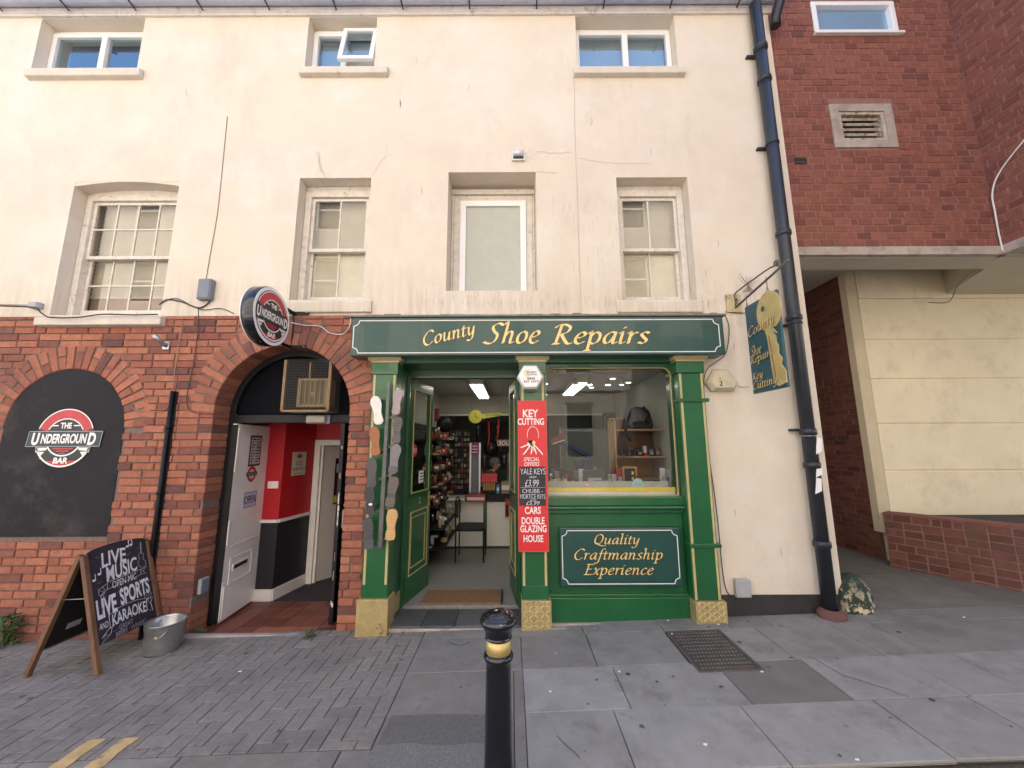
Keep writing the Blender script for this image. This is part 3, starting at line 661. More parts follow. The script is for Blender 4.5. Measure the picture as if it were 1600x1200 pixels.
slats(wn, W, q[0] - .02, q[1] + .02, q[2] + .25, q[4] + .05, -.30, .05); backing(wn, W, q[0] - .03, q[1] + .03, q[2], q[2] + .5, -.33, M('brown_curtain', (.3, .2, .17), .9))
sill(wn, 52, 250, 495, 507, .08)
for H, sp in ((H_M, (449, 580, 471, 487)), (H_R, (965, 1098, 471, 487))):
    wn, q = sash(H, 2, 1, 1)
    slats(wn, W, q[0] - .03, q[1] + .03, q[3], q[4] + .05, -.3, .034); backing(wn, W, q[0] - .03, q[1] + .03, q[2], q[3], -.27, m_net)
    sill(wn, *sp, .03, m_render)
x0, x1, z0, z1 = H_C
b = MB(); n = -.27; iz = zz(770, 308, .27)
frame4(b, W, x0 + .03, x1 - .03, z0 + .003, iz + .02, .075, n - .06, n, .03)
b.obox(W, x0 + .003, x1 - .003, iz + .024, iz + .085, n - .06, n + .03); b.obox(W, x0 + .003, x0 + .028, z0 + .003, iz + .02, n - .06, n + .012); b.obox(W, x1 - .028, x1 - .003, z0 + .003, iz + .02, n - .06, n + .012)
wn = b.build('frosted_window', m_oldwhite, bld, bevel=.005)
b = MB(); frame4(b, W, x0 + .107, x1 - .107, z0 + .035, iz - .057, .07, n - .05, n + .018); b.build('inner_frame', m_upvc, wn, bevel=.004)
MB().obox(W, x0 + .177, x1 - .177, z0 + .105, iz - .127, n - .03, n - .01).build('pane', m_frost, wn)
b = MB(); b.obox(W, x0 + .003, x1 - .003, iz + .087, z1 - .002, n - .07, n - .03); b.build('head_panel', m_render, wn)

# ================================================================ BAR ENTRANCE
zf = -.12; hd = 1.93; JL, JR = CA[0] - RA, CA[0] + RA
b = MB(); b.box(JL - .03, JR + .03, -.03, .32, -.3, zf - .006)
b.box(JL + .0, JR, -.075, -.03, -.3, -.072, .4); b.build('threshold', M('worn_threshold', (.34, .30, .29), .7, var=.2, scale=9), bld, bevel=.006)
b = MB(); b.obox(W, JL - .02, JL + .085, zf, CA[1], -.32, -.215); b.obox(W, JR - .085, JR + .02, zf, CA[1], -.32, -.215)
b.prism(W, arcband(CA[0], CA[1], RA - .06, RA + .02, 0, 180, 32), -.32, -.215)
b.obox(W, JL + .085, JR - .085, hd, hd + .085, -.31, -.22)
df = b.build('door_frame', m_black, bld, bevel=.004)
b = MB(); b.prism(W, [(JL + .085, hd + .085), (JR - .085, hd + .085)] + circ(CA[0], CA[1], RA - .06, 2, 178, 30), -.31, -.27); b.build('transom_panel', M('transom_black', (.004, .0045, .008), .8, var=.2, spec=.1), df)
def leafF(p, q): d = Vector((q[0] - p[0], q[1] - p[1], 0)); return Fr((p[0], p[1], 0), d, (0, 0, 1)), d.length
# left leaf: white on the face we see
FL, wL = leafF((JL + .115, .19), (JL + .055, .89)); z0 = zf + .02
b = MB(); b.obox(FL, 0, wL, z0, hd - .01, -.044, 0); lf = b.build('door', M('door_white', (.84, .83, .84), .45, var=.06, scale=5, dirt=(.36, .33, .32), dscale=9, dlo=.64, dhi=.8), bld, bevel=.003); lf['label'] = 'white faced door leaf folded back on the left of the bar entrance'
b = MB(); b.obox(FL, -.005, .014, z0 + .005, hd - .02, -.05, .0035); b.build('black_edge', m_black, lf)
b = MB(); b.obox(FL, .10, .62, .62, .63, 0, .008); frame4(b, FL, .12, .52, .24, .50, .012, 0, .008); b.build('panel_moulding', m_white, lf)
b = MB(); frame4(b, FL, .17, .46, .36, .43, .014, 0, .012); lp = b.build('letter_plate', m_white, lf); MB().obox(FL, .184, .446, .374, .416, 0, .004).build('letter_flap', m_black, lf)
b = MB(); b.obox(FL, .018, .06, .65, .9, 0, .014); b.obox(FL, .018, .06, 1.4, 1.88, 0, .014); b.obox(FL, .02, .05, zf + .05, .28, 0, .012); b.tube([FL.p(.035, zf + .06, .02), FL.p(.035, .25, .02)], .006); b.build('hinge_strip', m_white, lf, bevel=.003)
# right leaf: black, seen nearly edge on
FR, wR = leafF((JR - .15, .89), (JR - .172, .19))
b = MB(); b.obox(FR, 0, wR, z0, hd - .01, -.044, 0); rf = b.build('door', m_black, bld, bevel=.004); rf['label'] = 'black door leaf folded back on the right, seen edge on'
b = MB(); b.tube([FR.p(.62, 1.05, -.05), FR.p(.62, 1.05, -.09), FR.p(.56, 1.05, -.1)], .011); b.obox(FR, .60, .64, .82, 1.0, -.06, -.046); b.build('handle', m_oldwhite, rf)
b = MB()
for k in range(12): zq = random.uniform(0, 1.7); b.obox(FR, wR - .0005, wR + .0012, zq, zq + random.uniform(.02, .12), -.03 + random.uniform(-.01, .02), -.022)
b.build('chipped_edge', m_oldwhite, rf)
# hallway behind
m_hred = M('hall_red', (.46, .010, .018), .5, var=.06, scale=3); m_hblk = M('hall_black', (.018, .018, .024), .5, var=.1)
Wl = [(JL - .35, .85), (-2.84, .85), (-2.74, 1.42)]; dL, dR = -2.66, -1.9
def strip(mb, pts, z0, z1, th=0.02):
    for p, q in zip(pts, pts[1:]):
        F, L_ = leafF(p, q); mb.obox(F, 0, L_, z0, z1, -.05, th)
b = MB(); strip(b, Wl, .80, 2.5, 0)
FB = wall(1.42); b.obox(FB, -2.74, -1.565, 1.76, 2.5, -.06, 0); b.obox(FB, dR, -1.565, .8, 1.76, -.06, 0); b.box(-1.62, -1.56, .36, 1.42, .8, 2.5)
struct('hallway_wall', b, m_hred)
b = MB(); strip(b, Wl, zf, .76, 0); b.obox(FB, dR, -1.565, zf, .76, -.06, 0); b.box(-1.62, -1.56, .36, 1.42, zf, .76); struct('hallway_wall_black_lower', b, m_hblk)
b = MB(); strip(b, Wl, .762, .798, .022); strip(b, Wl, zf, zf + .13, .016); b.obox(FB, dR + .06, -1.62, .762, .798, -.06, .022); struct('hallway_skirting', b, m_white, .003)
b = MB(); tc = [(.17, .05, .035), (.21, .065, .045), (.34, .13, .07), (.15, .04, .03)]
for i in range(9):
    for j in range(4):
        x0 = JL - .05 + i * .2; y0 = -.03 + j * .225
        if y0 > .8: continue
        b.pbrick(FG, [(x0 + .002, y0 + .002), (x0 + .198, y0 + .002), (x0 + .198, min(y0 + .223, .84)), (x0 + .002, min(y0 + .223, .84))], zf - .02, zf, .002, .66 if (j == 0 and i in (3, 4, 5)) else random.choice((0, .33, .33, 1)))
struct('hallway_tile_floor', b, M('quarry_tile', (.3, .1, .06), .45, var=.15, scale=8, ramp=tc))
b = MB(); b.box(-3.6, -1.5, .84, 5, zf - .05, zf - .004); struct('hallway_carpet_floor', b, M('dark_carpet', (.045, .04, .042), .95, var=.3, scale=60))
b = MB(); b.box(-3.6, -1.5, .345, 5, 2.5, 2.56); b.box(-3.66, -3.6, .34, 5, zf, 2.5); b.box(-3.6, -1.5, 4, 4.1, zf, 2.5); struct('hallway_ceiling', b, m_hblk)
b = MB(); b.box(-3.5, -1.5, .3, 3.9, -.4, zf - .06); struct('hallway_subfloor', b, m_dark)
idr = thing('inner_door', (dL, 1.42, zf), 'grey white inner door standing ajar at the end of the red hallway', 'door')
b = MB(); b.obox(FB, dL - .08, dL, zf, 1.76, -.04, .025); b.obox(FB, dL - .08, dR + .08, 1.68, 1.76, .003, .028); b.obox(FB, dL - .0, dL + .03, zf, 1.68, -.06, -.01); b.build('architrave', m_white, idr, bevel=.005)
FD, wD = leafF((dL + .03, 1.46), (dL + .42, 1.98))
b = MB(); holed(b, FD, 0, wD, zf + .01, 1.67, [(.17, .47, .86, 1.5)], -.04, 0); ld = b.build('leaf', M('inner_door_paint', (.5, .47, .44), .5, var=.05), idr)
MB().obox(FD, .17, .47, .86, 1.5, -.03, -.018).build('pane', M('dark_glazing', (.05, .012, .018), .2), idr)
b = MB(); b.obox(FD, .18, .44, .88, .98, -.016, -.012); b.build('sticker', M('yellow_sticker', (.55, .42, .06), .5), idr)
b = MB(); b.obox(FD, .26, .32, 1.02, 1.18, -.016, -.012); b.obox(FD, .35, .42, 1.22, 1.4, -.016, -.012); b.obox(FD, .2, .28, 1.3, 1.42, -.016, -.012); b.build('notice', m_lgrey, idr)
b = MB(); b.obox(FB, dL + .12, dL + .34, 1.69, 1.735, .03, .06); b.tube([FB.p(dL + .2, 1.69, .045), FB.p(dL + .26, 1.67, .09), FB.p(dL + .36, 1.66, -.05)], .006); b.build('door_closer', m_steel, idr)

# ================================================================ SHOPFRONT
sf = thing('shopfront', (.3, 0, -.02), 'gloss green timber shopfront with gold lined pilasters, glazed double doors and display window', 'shopfront')
ZC, PB = 2.53, -.12
for k, (x0, x1, zb, ring) in enumerate(((-1.43, -1.18, .262, 0), (.083, .337, .245, 0), (1.70, 1.965, .228, 1))):
    gz = g((x0 + x1) / 2)
    b = MB(); b.box(x0, x1, PB, .05, zb, 2.40); b.box(x0 - .01, x1 + .01, PB - .012, .05, 2.40, 2.52)
    if not ring: b.box(x0 + .004, x1 - .004, PB - .006, PB, zb, zb + .12)
    pl = b.build('pilaster', m_green, sf, bevel=.008)
    b = MB(); b.box(x0 - .02, x1 + .02, PB - .02, .04, 2.52, 2.54)
    F = wall(0); L_ = x1 - x0
    prof = [(0, 2.54), (-PB + .02, 2.54), (-PB + .04, 2.56), (-PB + .06, 2.575), (-PB + .07, 2.59), (-PB + .07, 2.605), (0, 2.605)]
    b.prism(Fr((x1 + .045, 0, 0), (0, -1, 0), (0, 0, 1)), prof, 0, L_ + .09)
    b.build('capital', M('capital_buff', (.42, .35, .19), .55, var=.15, scale=10), pl, bevel=.003)
    b = MB()
    for x in (x0 + .012, x1 - .034): b.box(x, x + .022, PB - .004, PB, zb + .005, 2.395)
    b.build('gold_line', m_goldline, pl)
    b = MB(); b.box(x0 - .025 if k == 0 else x0 - .004, x1 + .02, PB - .04, .05, gz - .02, zb)
    fp = b.build('foot_plate', m_bplate, pl, bevel=.004)
    if k:
        b = MB(); s_ = .044; nx_ = int((x1 - x0) / s_); nz = 6
        for i in range(nx_):
            for j in range(nz):
                cx = x0 + .01 + (i + .5) * (x1 - x0 - .0) / nx_; cz = gz + .03 + j * (zb - gz - .04) / (nz - 1) * .98
                a = R(45 if (i + j) % 2 else -45); Fd = Fr((cx, PB - .04, cz), (math.cos(a), 0, math.sin(a)), (-math.sin(a), 0, math.cos(a)))
                b.pbrick(Fd, [(-.022, -.006), (0, -.009), (.022, -.006), (.022, .006), (0, .009), (-.022, .006)], 0, .006, .003, .5)
        b.build('tread_pattern', M('raised_brass', (.55, .44, .22), .35, metal=.4, var=.15, scale=16), pl)
    if ring:
        b = MB()
        for z in (zz(1080, 625, PB), zz(1105, 852, PB)): b.box(x0 - .012, x1 + .03, PB - .022, .03, z - .02, z + .016)
        b.build('collar_band', m_green, pl, bevel=.006)
b = MB(); b.box(-1.46, 1.99, -.1, .3, 2.606, 2.74); b.box(-1.18, .083, -.05, .3, 2.53, 2.606); b.box(.337, 1.70, -.05, .3, 2.53, 2.606); b.build('frieze', m_dgreen, sf, bevel=.006)
# display window frame with rounded corners, sill rail, stall riser
wx0, wx1, wz0, wz1 = .352, 1.688, 1.165, 2.49
b = MB(); ring = rrect(wx0, wx1, wz0, wz1, .09, 6)
b.prism(W, [(.338, wz0 - .02), (.338, 2.529), (1.699, 2.529), (1.699, wz0 - .02), ] + [], -.06, -.02) if False else None
out_ = [(.338, wz1), (.338, 2.529), (1.699, 2.529), (1.699, wz1)]
b.prism(W, [(.338, wz1 - .09), (wx0, wz1 - .09)] + circ(wx0 + .09, wz1 - .09, .09, 180, 90, 6) + circ(wx1 - .09, wz1 - .09, .09, 90, 0, 6) + [(wx1, wz1 - .09), (1.699, wz1 - .09), (1.699, 2.529), (.338, 2.529)], -.16, -.0)
b.box(.338, wx0, 0, .16, wz0, wz1 - .091); b.box(wx1, 1.699, 0, .16, wz0, wz1 - .091)
swn = b.build('shop_window', m_dgreen, sf, bevel=.006)
b = MB(); b.prism(W, [(wx0 + .001, wz1 - .09)] + circ(wx0 + .09, wz1 - .09, .089, 180, 90, 6) + circ(wx1 - .09, wz1 - .09, .089, 90, 0, 6) + [(wx1 - .001, wz1 - .09)] + [(wx1 - .009, wz1 - .09)] + circ(wx1 - .09, wz1 - .09, .081, 0, 90, 6) + circ(wx0 + .09, wz1 - .09, .081, 90, 180, 6) + [(wx0 + .009, wz1 - .09)], -.04, -.018)
b.box(wx0 + .001, wx0 + .009, .018, .04, wz0, wz1 - .09); b.box(wx1 - .009, wx1 - .001, .018, .04, wz0, wz1 - .09); b.box(wx0 + .009, wx1 - .009, .018, .04, wz0, wz0 + .009)
b.build('gold_bead', m_goldline, swn)
MB().box(wx0, wx1, .045, .051, wz0, wz1).build('pane', m_shopglass, swn)
b = MB(); b.box(.338, 1.74, -.05, .18, 1.075, 1.165); b.box(.338, 1.74, -.075, .0, 1.045, 1.075); b.box(.338, 1.70, -.035, .1, 1.0, 1.045); b.build('sill_rail', m_green, sf, bevel=.01)
b = MB(); b.box(.338, 1.70, .0, .16, .24, 1.0); b.box(.338, 1.70, -.03, .16, .225, .255); b.box(.338, 1.70, -.035, .16, -.06, .225); b.build('stall_riser', m_green, sf, bevel=.008)
b = MB(); b.box(.338, .5, -.16, -.04, -.04, .004); b.box(.338, 1.70, -.09, -.036, -.04, .012 ); b.build('mortar_fillet', m_conc, sf, bevel=.01)
# recessed doorway
RX0, RX1, DY = -1.18, .083, .30
b = MB(); b.box(-1.40, RX0, -.1 + .15, DY + .02, .02, 2.53); b.box(RX1, .337, .051, DY + .02, .02, 2.53); b.box(RX0, RX1, .302, .36, 2.46, 2.53)
b.box(RX0, RX0 + .035, DY - .03, DY + .05, .02, 2.46); b.box(RX1 - .035, RX1, DY - .03, DY + .05, .02, 2.46); b.box(RX0 + .035, RX1 - .035, DY - .03, DY + .05, 2.425, 2.46)
b.build('door_surround', m_dgreen, sf, bevel=.005)
b = MB(); b.box(RX0, RX0 + .012, .06, DY - .035, .03, .2); b.box(RX0 - .001, RX0 + .008, -.11, .05, .02, .26); b.build('kick_board', m_bplate, sf)
b = MB(); b.box(RX0 - .001, RX1 - .0, -.10, .34, -.2, -.012); b.build('step', m_conc, sf, bevel=.012)
b = MB()
for i in range(4): x0 = RX0 + .004 + i * .314; b.pbrick(FG, [(x0, -.095), (x0 + .31, -.095), (x0 + .31, .29), (x0, .29)], -.015, .006, .006, random.random())
b.build('step_tile', M('slate_tile', (.07, .075, .08), .4, var=.25, scale=14, ramp=[(.05, .056, .062), (.1, .106, .112)], dirt=(.17, .16, .15), dscale=8, dlo=.6, dhi=.8), sf)
def shop_door(p, q, flip, lab):
    F, w_ = leafF(p, q); s_ = 1 if not flip else -1
    n0, n1 = (-.045, 0); z0 = .03; zt = 2.42
    b = MB(); st = .085
    holed(b, F, 0, w_, z0, zt, [(st, w_ - st, .30, .93), (st, w_ - st, 1.16, zt - .11)], n0, n1)
    d = b.build('door', m_green if not flip else m_dgreen, sf, bevel=.004); d['label'] = lab
    MB().obox(F, st, w_ - st, .30, .93, n0 + .012, n1 - .012).build('lower_panel', m_green, d)
    MB().obox(F, st, w_ - st, 1.16, zt - .11, -.026, -.02).build('pane', m_shopglass, d)
    b = MB()
    for a in ((.28, .95), (1.145, zt - .095)): frame4(b, F, st - .014, w_ - st + .014, a[0], a[1], .014, -.003, .007)
    frame4(b, F, st + .03, w_ - st - .03, .345, .885, .012, -.013, -.004)
    b.build('gold_bead', m_goldline, d)
    return F, w_, d
Fd1, wd1, d1 = shop_door((RX0 + .04, .325), (-1.02, .93), False, 'green half glazed door leaf opened inwards on the left')
Fd2, wd2, d2 = shop_door((-.04, .93), (RX1 - .045, .325), True, 'green half glazed door leaf opened inwards on the right')
b = MB(); text(b, '2', Fd1, .30, 1.05, None, .07, .003); b.build('number', m_white, d1)
b = MB(); b.tube([Fd1.p(wd1 - .05, 1.06, 0), Fd1.p(wd1 - .05, 1.06, .05), Fd1.p(wd1 - .12, 1.06, .055)], .011); b.obox(Fd1, wd1 - .07, wd1 - .03, .95, 1.12, .001, .006); b.build('handle', m_brass, d1)
b = MB(); P = circ(.15, 1.62, .075, 22.5, 382.5, 8); b.prism(Fd1, P, -.018, -.012); o = b.build('door_sticker', m_red, None, loc=Fd1.p(.15, 1.62)); tag(o, 'red octagonal sticker on the glass of the open shop door', 'sticker')
b2 = MB(); text(b2, 'STOP', Fd1, .15, 1.62, .11, .05, -.010, .02); frame = arcband(.15, 1.62, .058, .063, 0, 359, 24); b2.build('lettering', m_wht, o)
b = MB(); b.obox(Fd1, .30, .42, 1.24, 1.38, -.018, -.012); o = b.build('paper_notice', m_upvc, None, loc=Fd1.p(.36, 1.24)); tag(o, 'small white paper notice low on the open shop door glass', 'notice')
b2 = MB()
for i in range(3): b2.obox(Fd1, .315, .405, 1.345 - i * .035, 1.357 - i * .035, -.0119, -.011)
b2.build('lettering', m_black, o)
# door mat
p0, p1 = at(664, 949, 0), 0
b = MB(); b.box(-.98, -.13, .36, .74, .02, .036); o = b.build('door_mat', M('coir_mat', (.24, .135, .07), .95, var=.3, scale=40, bump=.6, bscale=200), None, loc=(-.55, .55, .02), bevel=.004); tag(o, 'brown coir door mat inside the open shop door', 'door mat')
b = MB(); b.box(-.128, -.112, .355, .745, .02, .04); b.build('rubber_edge', m_black, o)

# ================================================================ SIGNS
FS_Y = -.22
fx0, fx1, fz0, fz1 = -1.636, 2.16, 2.572, 2.975
sg = thing('fascia_sign', (.26, FS_Y, fz0), 'long dark green fascia sign with gold italic lettering running over the shopfront', 'shop sign')
F = wall(FS_Y)
b = MB(); b.obox(F, fx0, fx1, fz0, fz1, -.21, 0); b.build('board', m_sign, sg, bevel=.008)
def scallop(x0, x1, z0, z1, r):
    return circ(x0, z1, r, 270, 360, 6)[::1] + [(x0 + r, z1)] if False else None
def notched(mb, F, x0, x1, z0, z1, r, w_, n):   # a line border with stepped, hollowed corners
    def side(p, q):
        d = Vector((q[0] - p[0], q[1] - p[1])); L_ = d.length or 1; t = Vector((-d.y, d.x)) / L_ * w_ / 2
        mb.add([F.p(p[0] + t.x, p[1] + t.y, n), F.p(p[0] - t.x, p[1] - t.y, n), F.p(q[0] - t.x, q[1] - t.y, n), F.p(q[0] + t.x, q[1] + t.y, n)], [(0, 1, 2, 3)])
    P = []
    for cx, cz, a0, a1, sx, sz in ((x0, z1, 0, -90, 1, -1), (x0, z0, 90, 0, 1, 1), (x1, z0, 180, 90, -1, 1), (x1, z1, 270, 180, -1, -1)):
        P.append(circ(cx, cz, r, a0, a1, 8))
    # order corners: top-left, bottom-left, bottom-right, top-right (each runs so the chain is continuous)
    for i in range(4):
        for p, q in zip(P[i], P[i][1:]): side(p, q)
        side(P[i][-1], P[(i + 1) % 4][0])
b = MB(); notched(b, F, fx0 + .025, fx1 - .05, fz0 + .03, fz1 - .035, .055, .009, .002)
b.build('border_line', m_wht, sg)
b = MB()
for x in (xx(656, 520, FS_Y), xx(1022, 520, FS_Y)): b.obox(F, x - .002, x + .002, fz0 + .01, fz1 - .01, 0, .0025)
b.build('panel_joint', M('joint_line', (.05, .1, .085), .5), sg)
T1, T2, T3 = [pen(s_, .2, .135) for s_ in ('County', 'Shoe', 'Repairs')]
def gold(parent, items, F):
    b1, b2 = MB(), MB()
    for T, cx, cz, w_, h, rot, warp in items:
        put(b2, T, F, cx + .006, cz - .005, w_, h, .001, rot, warp); put(b1, T, F, cx, cz, w_, h, .0035, rot, warp)
    b2.build('letter_shade', m_shadow, parent); b1.build('lettering', m_gold, parent)
def bx(px0, px1, py0, py1, Y): p, q = at(px0, py0, Y), at(px1, py1, Y); return (p.x + q.x) / 2, (p.z + q.z) / 2, abs(q.x - p.x), abs(p.z - q.z)
c1 = bx(661, 744, 503, 546, FS_Y); c2 = bx(754, 845, 502, 538, FS_Y); c3 = bx(860, 1018, 506, 549, FS_Y)
gold(sg, [(T1, c1[0], c1[1], c1[2], c1[3] * .70, 13, None), (T2, c2[0], c2[1], c2[2], c2[3], 0, None), (T3, c3[0], c3[1], c3[2], c3[3], 0, None)], F)
# lead flashing / old moulding above the sign
b = MB(); b.box(-1.66, 2.19, -.24, .0, 2.976, 2.996); b.box(-1.5, 2.0, -.14, .0, 2.996, 3.02)
for i in range(60):
    x = random.uniform(-1.6, 2.1); b.obox(W, x, x + random.uniform(.04, .16), 2.997, 2.997 + random.uniform(.004, .016), .1, random.uniform(.17, .235))
b.build('lead_flashing', M('dirty_lead', (.2, .18, .16), .8, var=.3, scale=12), bld, bevel=.006)

lx0, lx1, lz0, lz1 = .455, 1.63, .335, .876
F = wall(-.075); sg = thing('lower_sign', (1.04, -.075, lz0), 'green sign with three lines of gold lettering under the display window', 'shop sign')
b = MB(); b.obox(F, lx0, lx1, lz0, lz1, -.075, 0); b.build('board', m_sign, sg, bevel=.01)
b = MB(); notched(b, F, lx0 + .025, lx1 - .03, lz0 + .028, lz1 - .025, .05, .008, .002); b.build('border_line', m_wht, sg)
it = []
for s_, bb in (('Quality', (928, 1000, 833, 856)), ('Craftmanship', (897, 1036, 856, 880)), ('Experience', (911, 1022, 881, 904))):
    c = bx(*bb, -.075); it.append((pen(s_, .2, .095), c[0], c[1], c[2], c[3], 0, None))
gold(sg, it, F)

# red key cutting sign on the middle pilaster
rx0, rx1, rz0, rz1 = .055, .345, .677, 2.12
F = wall(-.16); sg = thing('key_cutting_sign', (.2, -.16, rz0), 'tall narrow red key cutting price sign with a chalk panel on the middle pilaster', 'sign')
MB().obox(F, rx0, rx1, rz0, rz1, -.03, 0).build('board', m_red, sg, bevel=.004)
b = MB(); frame4(b, F, rx0 + .001, rx1 - .001, rz0 + .001, rz1 - .001, .006, -.02, .002); b.build('edge', M('red_edge', (.5, .09, .08), .5), sg)
b = MB(); cx = (rx0 + rx1) / 2
def tb(s, px0, px1, py0, py1, bold=.02, shear=0, mb=None, f=None, n=.003):
    c = bx(px0, px1, py0, py1, -.16); text(mb or b, s, f or F, c[0], c[1], c[2], c[3], n, bold, shear)
tb('KEY', 817, 841, 640, 652); tb('CUTTING', 809, 850, 653.5, 664); tb('SPECIAL', 818, 843, 714.5, 720.5, .0, .25); tb('OFFERS', 819, 843, 722, 728, .0, .25)
tb('CARS', 820, 845, 792, 803); tb('DOUBLE', 815, 851, 808, 819); tb('GLAZING', 813, 854, 820.5, 831.5); tb('HOUSE', 818, 849, 836, 847)
b.build('lettering', m_wht, sg)
ch = bx(811, 853, 729.5, 790, -.16)
b = MB(); b.obox(F, ch[0] - ch[2] / 2, ch[0] + ch[2] / 2, ch[1] - ch[3] / 2, ch[1] + ch[3] / 2, 0, .003); cp = b.build('chalk_panel', M('price_board', (.03, .028, .03), .7, var=.2), sg)
b = MB()
tb('YALE KEYS', 813, 852, 732, 741, -.008, 0, b, F, .005); tb('FROM', 827, 838, 744, 747, .0, .2, b, F, .005); tb('£3.99', 820, 842, 749.5, 760, -.005, .2, b, F, .005)
c = bx(813, 852, 761.2, 761.8, -.16); b.obox(F, c[0] - c[2] / 2, c[0] + c[2] / 2, c[1] - .001, c[1] + .001, .0035, .0045)
tb('CHUBB -', 816, 848, 764, 770, -.008, 0, b, F, .005); tb('MORTICE KEYS', 813, 852, 772, 779, -.008, 0, b, F, .005); tb('FROM', 828, 838, 780.5, 782.5, 0, .2, b, F, .005); tb('£5.99', 822, 843, 783, 789, -.005, .2, b, F, .005)
b.build('chalk_lettering', m_chalk, cp)
b = MB(); kc = bx(831, 832, 681, 682, -.16)
rg = [F.p(kc[0] + .008 + .07 * math.cos(R(a)) * .8, kc[1] + .01 + .085 * math.sin(R(a)), .004) for a in range(-20, 215, 15)]
b.tube(rg, .003, 5)
def key(a, L_, r):
    ca, sa = math.cos(R(a)), math.sin(R(a)); o = (kc[0] + .0, kc[1] - .065)
    Fk = Fr(F.p(*o, .004), (ca, 0, sa), (-sa, 0, ca)); b.prism(Fk, circ(r * .8, 0, r, 20, 340, 10), 0, .004); b.prism(Fk, [(r * 1.6, -.005), (L_, -.005), (L_ - .006, .001), (L_ - .012, .006), (L_ - .02, .003), (L_ - .03, .007), (r * 1.6, .006)], 0, .003)
for a, L_, r in ((202, .13, .028), (232, .15, .017), (264, .115, .018), (290, .12, .018), (312, .16, .017)): key(a, L_, r)
b.build('key_picture', m_wht, sg)
b = MB(); Fk = Fr(F.p(kc[0] + .012, kc[1] - .065, .0085)); b.prism(Fk, circ(0, 0, .02, 0, 360, 12), -.002, .002); Fk2 = Fr(F.p(kc[0] + .012, kc[1] - .1, .006)); b.prism(Fk2, [(-.004, -.05), (.004, -.05), (.006, .03), (-.006, .03)], 0, .003); b.build('brass_key_picture', m_brass, sg)
b = MB(); Fk = Fr(F.p(kc[0] - .018, kc[1] - .055, .0085)); b.prism(Fk, rrect(-.022, .02, -.014, .014, .008, 3), -.002, .002); b.build('black_fob_picture', m_black, sg)

# alarm boxes
def hexbox(name, px, py, rx_, rz_, Y, th, lab, mat, rot=0, flat=True):
    c = at(px, py, Y); F = Fr((c.x, Y, c.z)); t = thing(name, (c.x, Y, c.z), lab, 'alarm box')
    P = [(rx_ * math.cos(R(a)), rz_ * math.sin(R(a)) / .866) for a in (0, 60, 120, 180, 240, 300)]; Q = [(x * .86, y * .86) for x, y in P]
    b = MB(); k = 6; b.add([F.p(x, y, th) for x, y in Q] + [F.p(x, y, th * .45) for x, y in P] + [F.p(x, y, -.06) for x, y in P],
        [tuple(range(6))] + [(i, 6 + i, 6 + (i + 1) % 6, (i + 1) % 6) for i in range(6)] + [(6 + i, 12 + i, 12 + (i + 1) % 6, 6 + (i + 1) % 6) for i in range(6)])
    b.build('cover', mat, t, bevel=.004); return F, t
F, t = hexbox('security_alarm_box', 828.5, 590, .133, .118, -.19, .05, 'white hexagonal alarm box with a phone number high on the middle pilaster', m_upvc)
b = MB(); text(b, 'SECURITY', F, .01, .045, .105, .017, .0515, .03); text(b, 'SOLUTIONS', F, .01, .022, .105, .015, .0515, .02); text(b, '0845', F, .005, -.018, .08, .022, .0515, .03); text(b, '337 1577', F, .005, -.048, .15, .022, .0515, .03); b.build('lettering', M('navy_print', (.03, .025, .09), .5), t)
b = MB(); b.poly(F, arcband(-.03, .035, .028, .036, 50, 310, 16), .0512); b.build('crescent_mark', M('yellow_print', (.7, .58, .08), .5), t)
b = MB(); b.prism(F, [(-.045, -.14), (.045, -.14), (.06, -.105), (-.06, -.105)], -.05, .0); b.build('strobe_lens', M('smoked_lens', (.02, .025, .05), .2), t)
c = at(1129, 595, -.06); F = Fr((c.x, 0, c.z)); t = thing('faded_alarm_box', (c.x, 0, c.z), 'faded cream hexagonal alarm box on the wall between shopfront and hanging key sign', 'alarm box')
P = [(-.075, .125), (.065, .125), (.165, -.02), (.12, -.105), (-.11, -.105), (-.165, -.02)]; Q = [(-.05, .105), (.04, .105), (.135, -.02), (.095, -.075), (-.08, -.075), (-.125, -.02)]
b = MB(); b.add([F.p(x, y, .09) for x, y in Q] + [F.p(x, y, .04) for x, y in P] + [F.p(x, y, -.01) for x, y in P], [(5, 4, 3, 2, 1, 0)] + [((i + 1) % 6, 6 + (i + 1) % 6, 6 + i, i) for i in range(6)] + [(6 + (i + 1) % 6, 12 + (i + 1) % 6, 12 + i, 6 + i) for i in range(6)])
b.v = b.v; b.build('cover', M('aged_plastic', (.58, .52, .38), .6, var=.12, scale=12), t, bevel=.004)
b = MB(); text(b, '2', F, -.035, -.03, None, .05, .0915, .01); text(b, 'SE', F, -.04, .018, None, .017, .0915); b.build('lettering', m_black, t)
b = MB(); text(b, '01', F, .04, -.03, None, .05, .0915); b.build('faded_lettering', M('faded_print', (.44, .37, .23), .7), t)

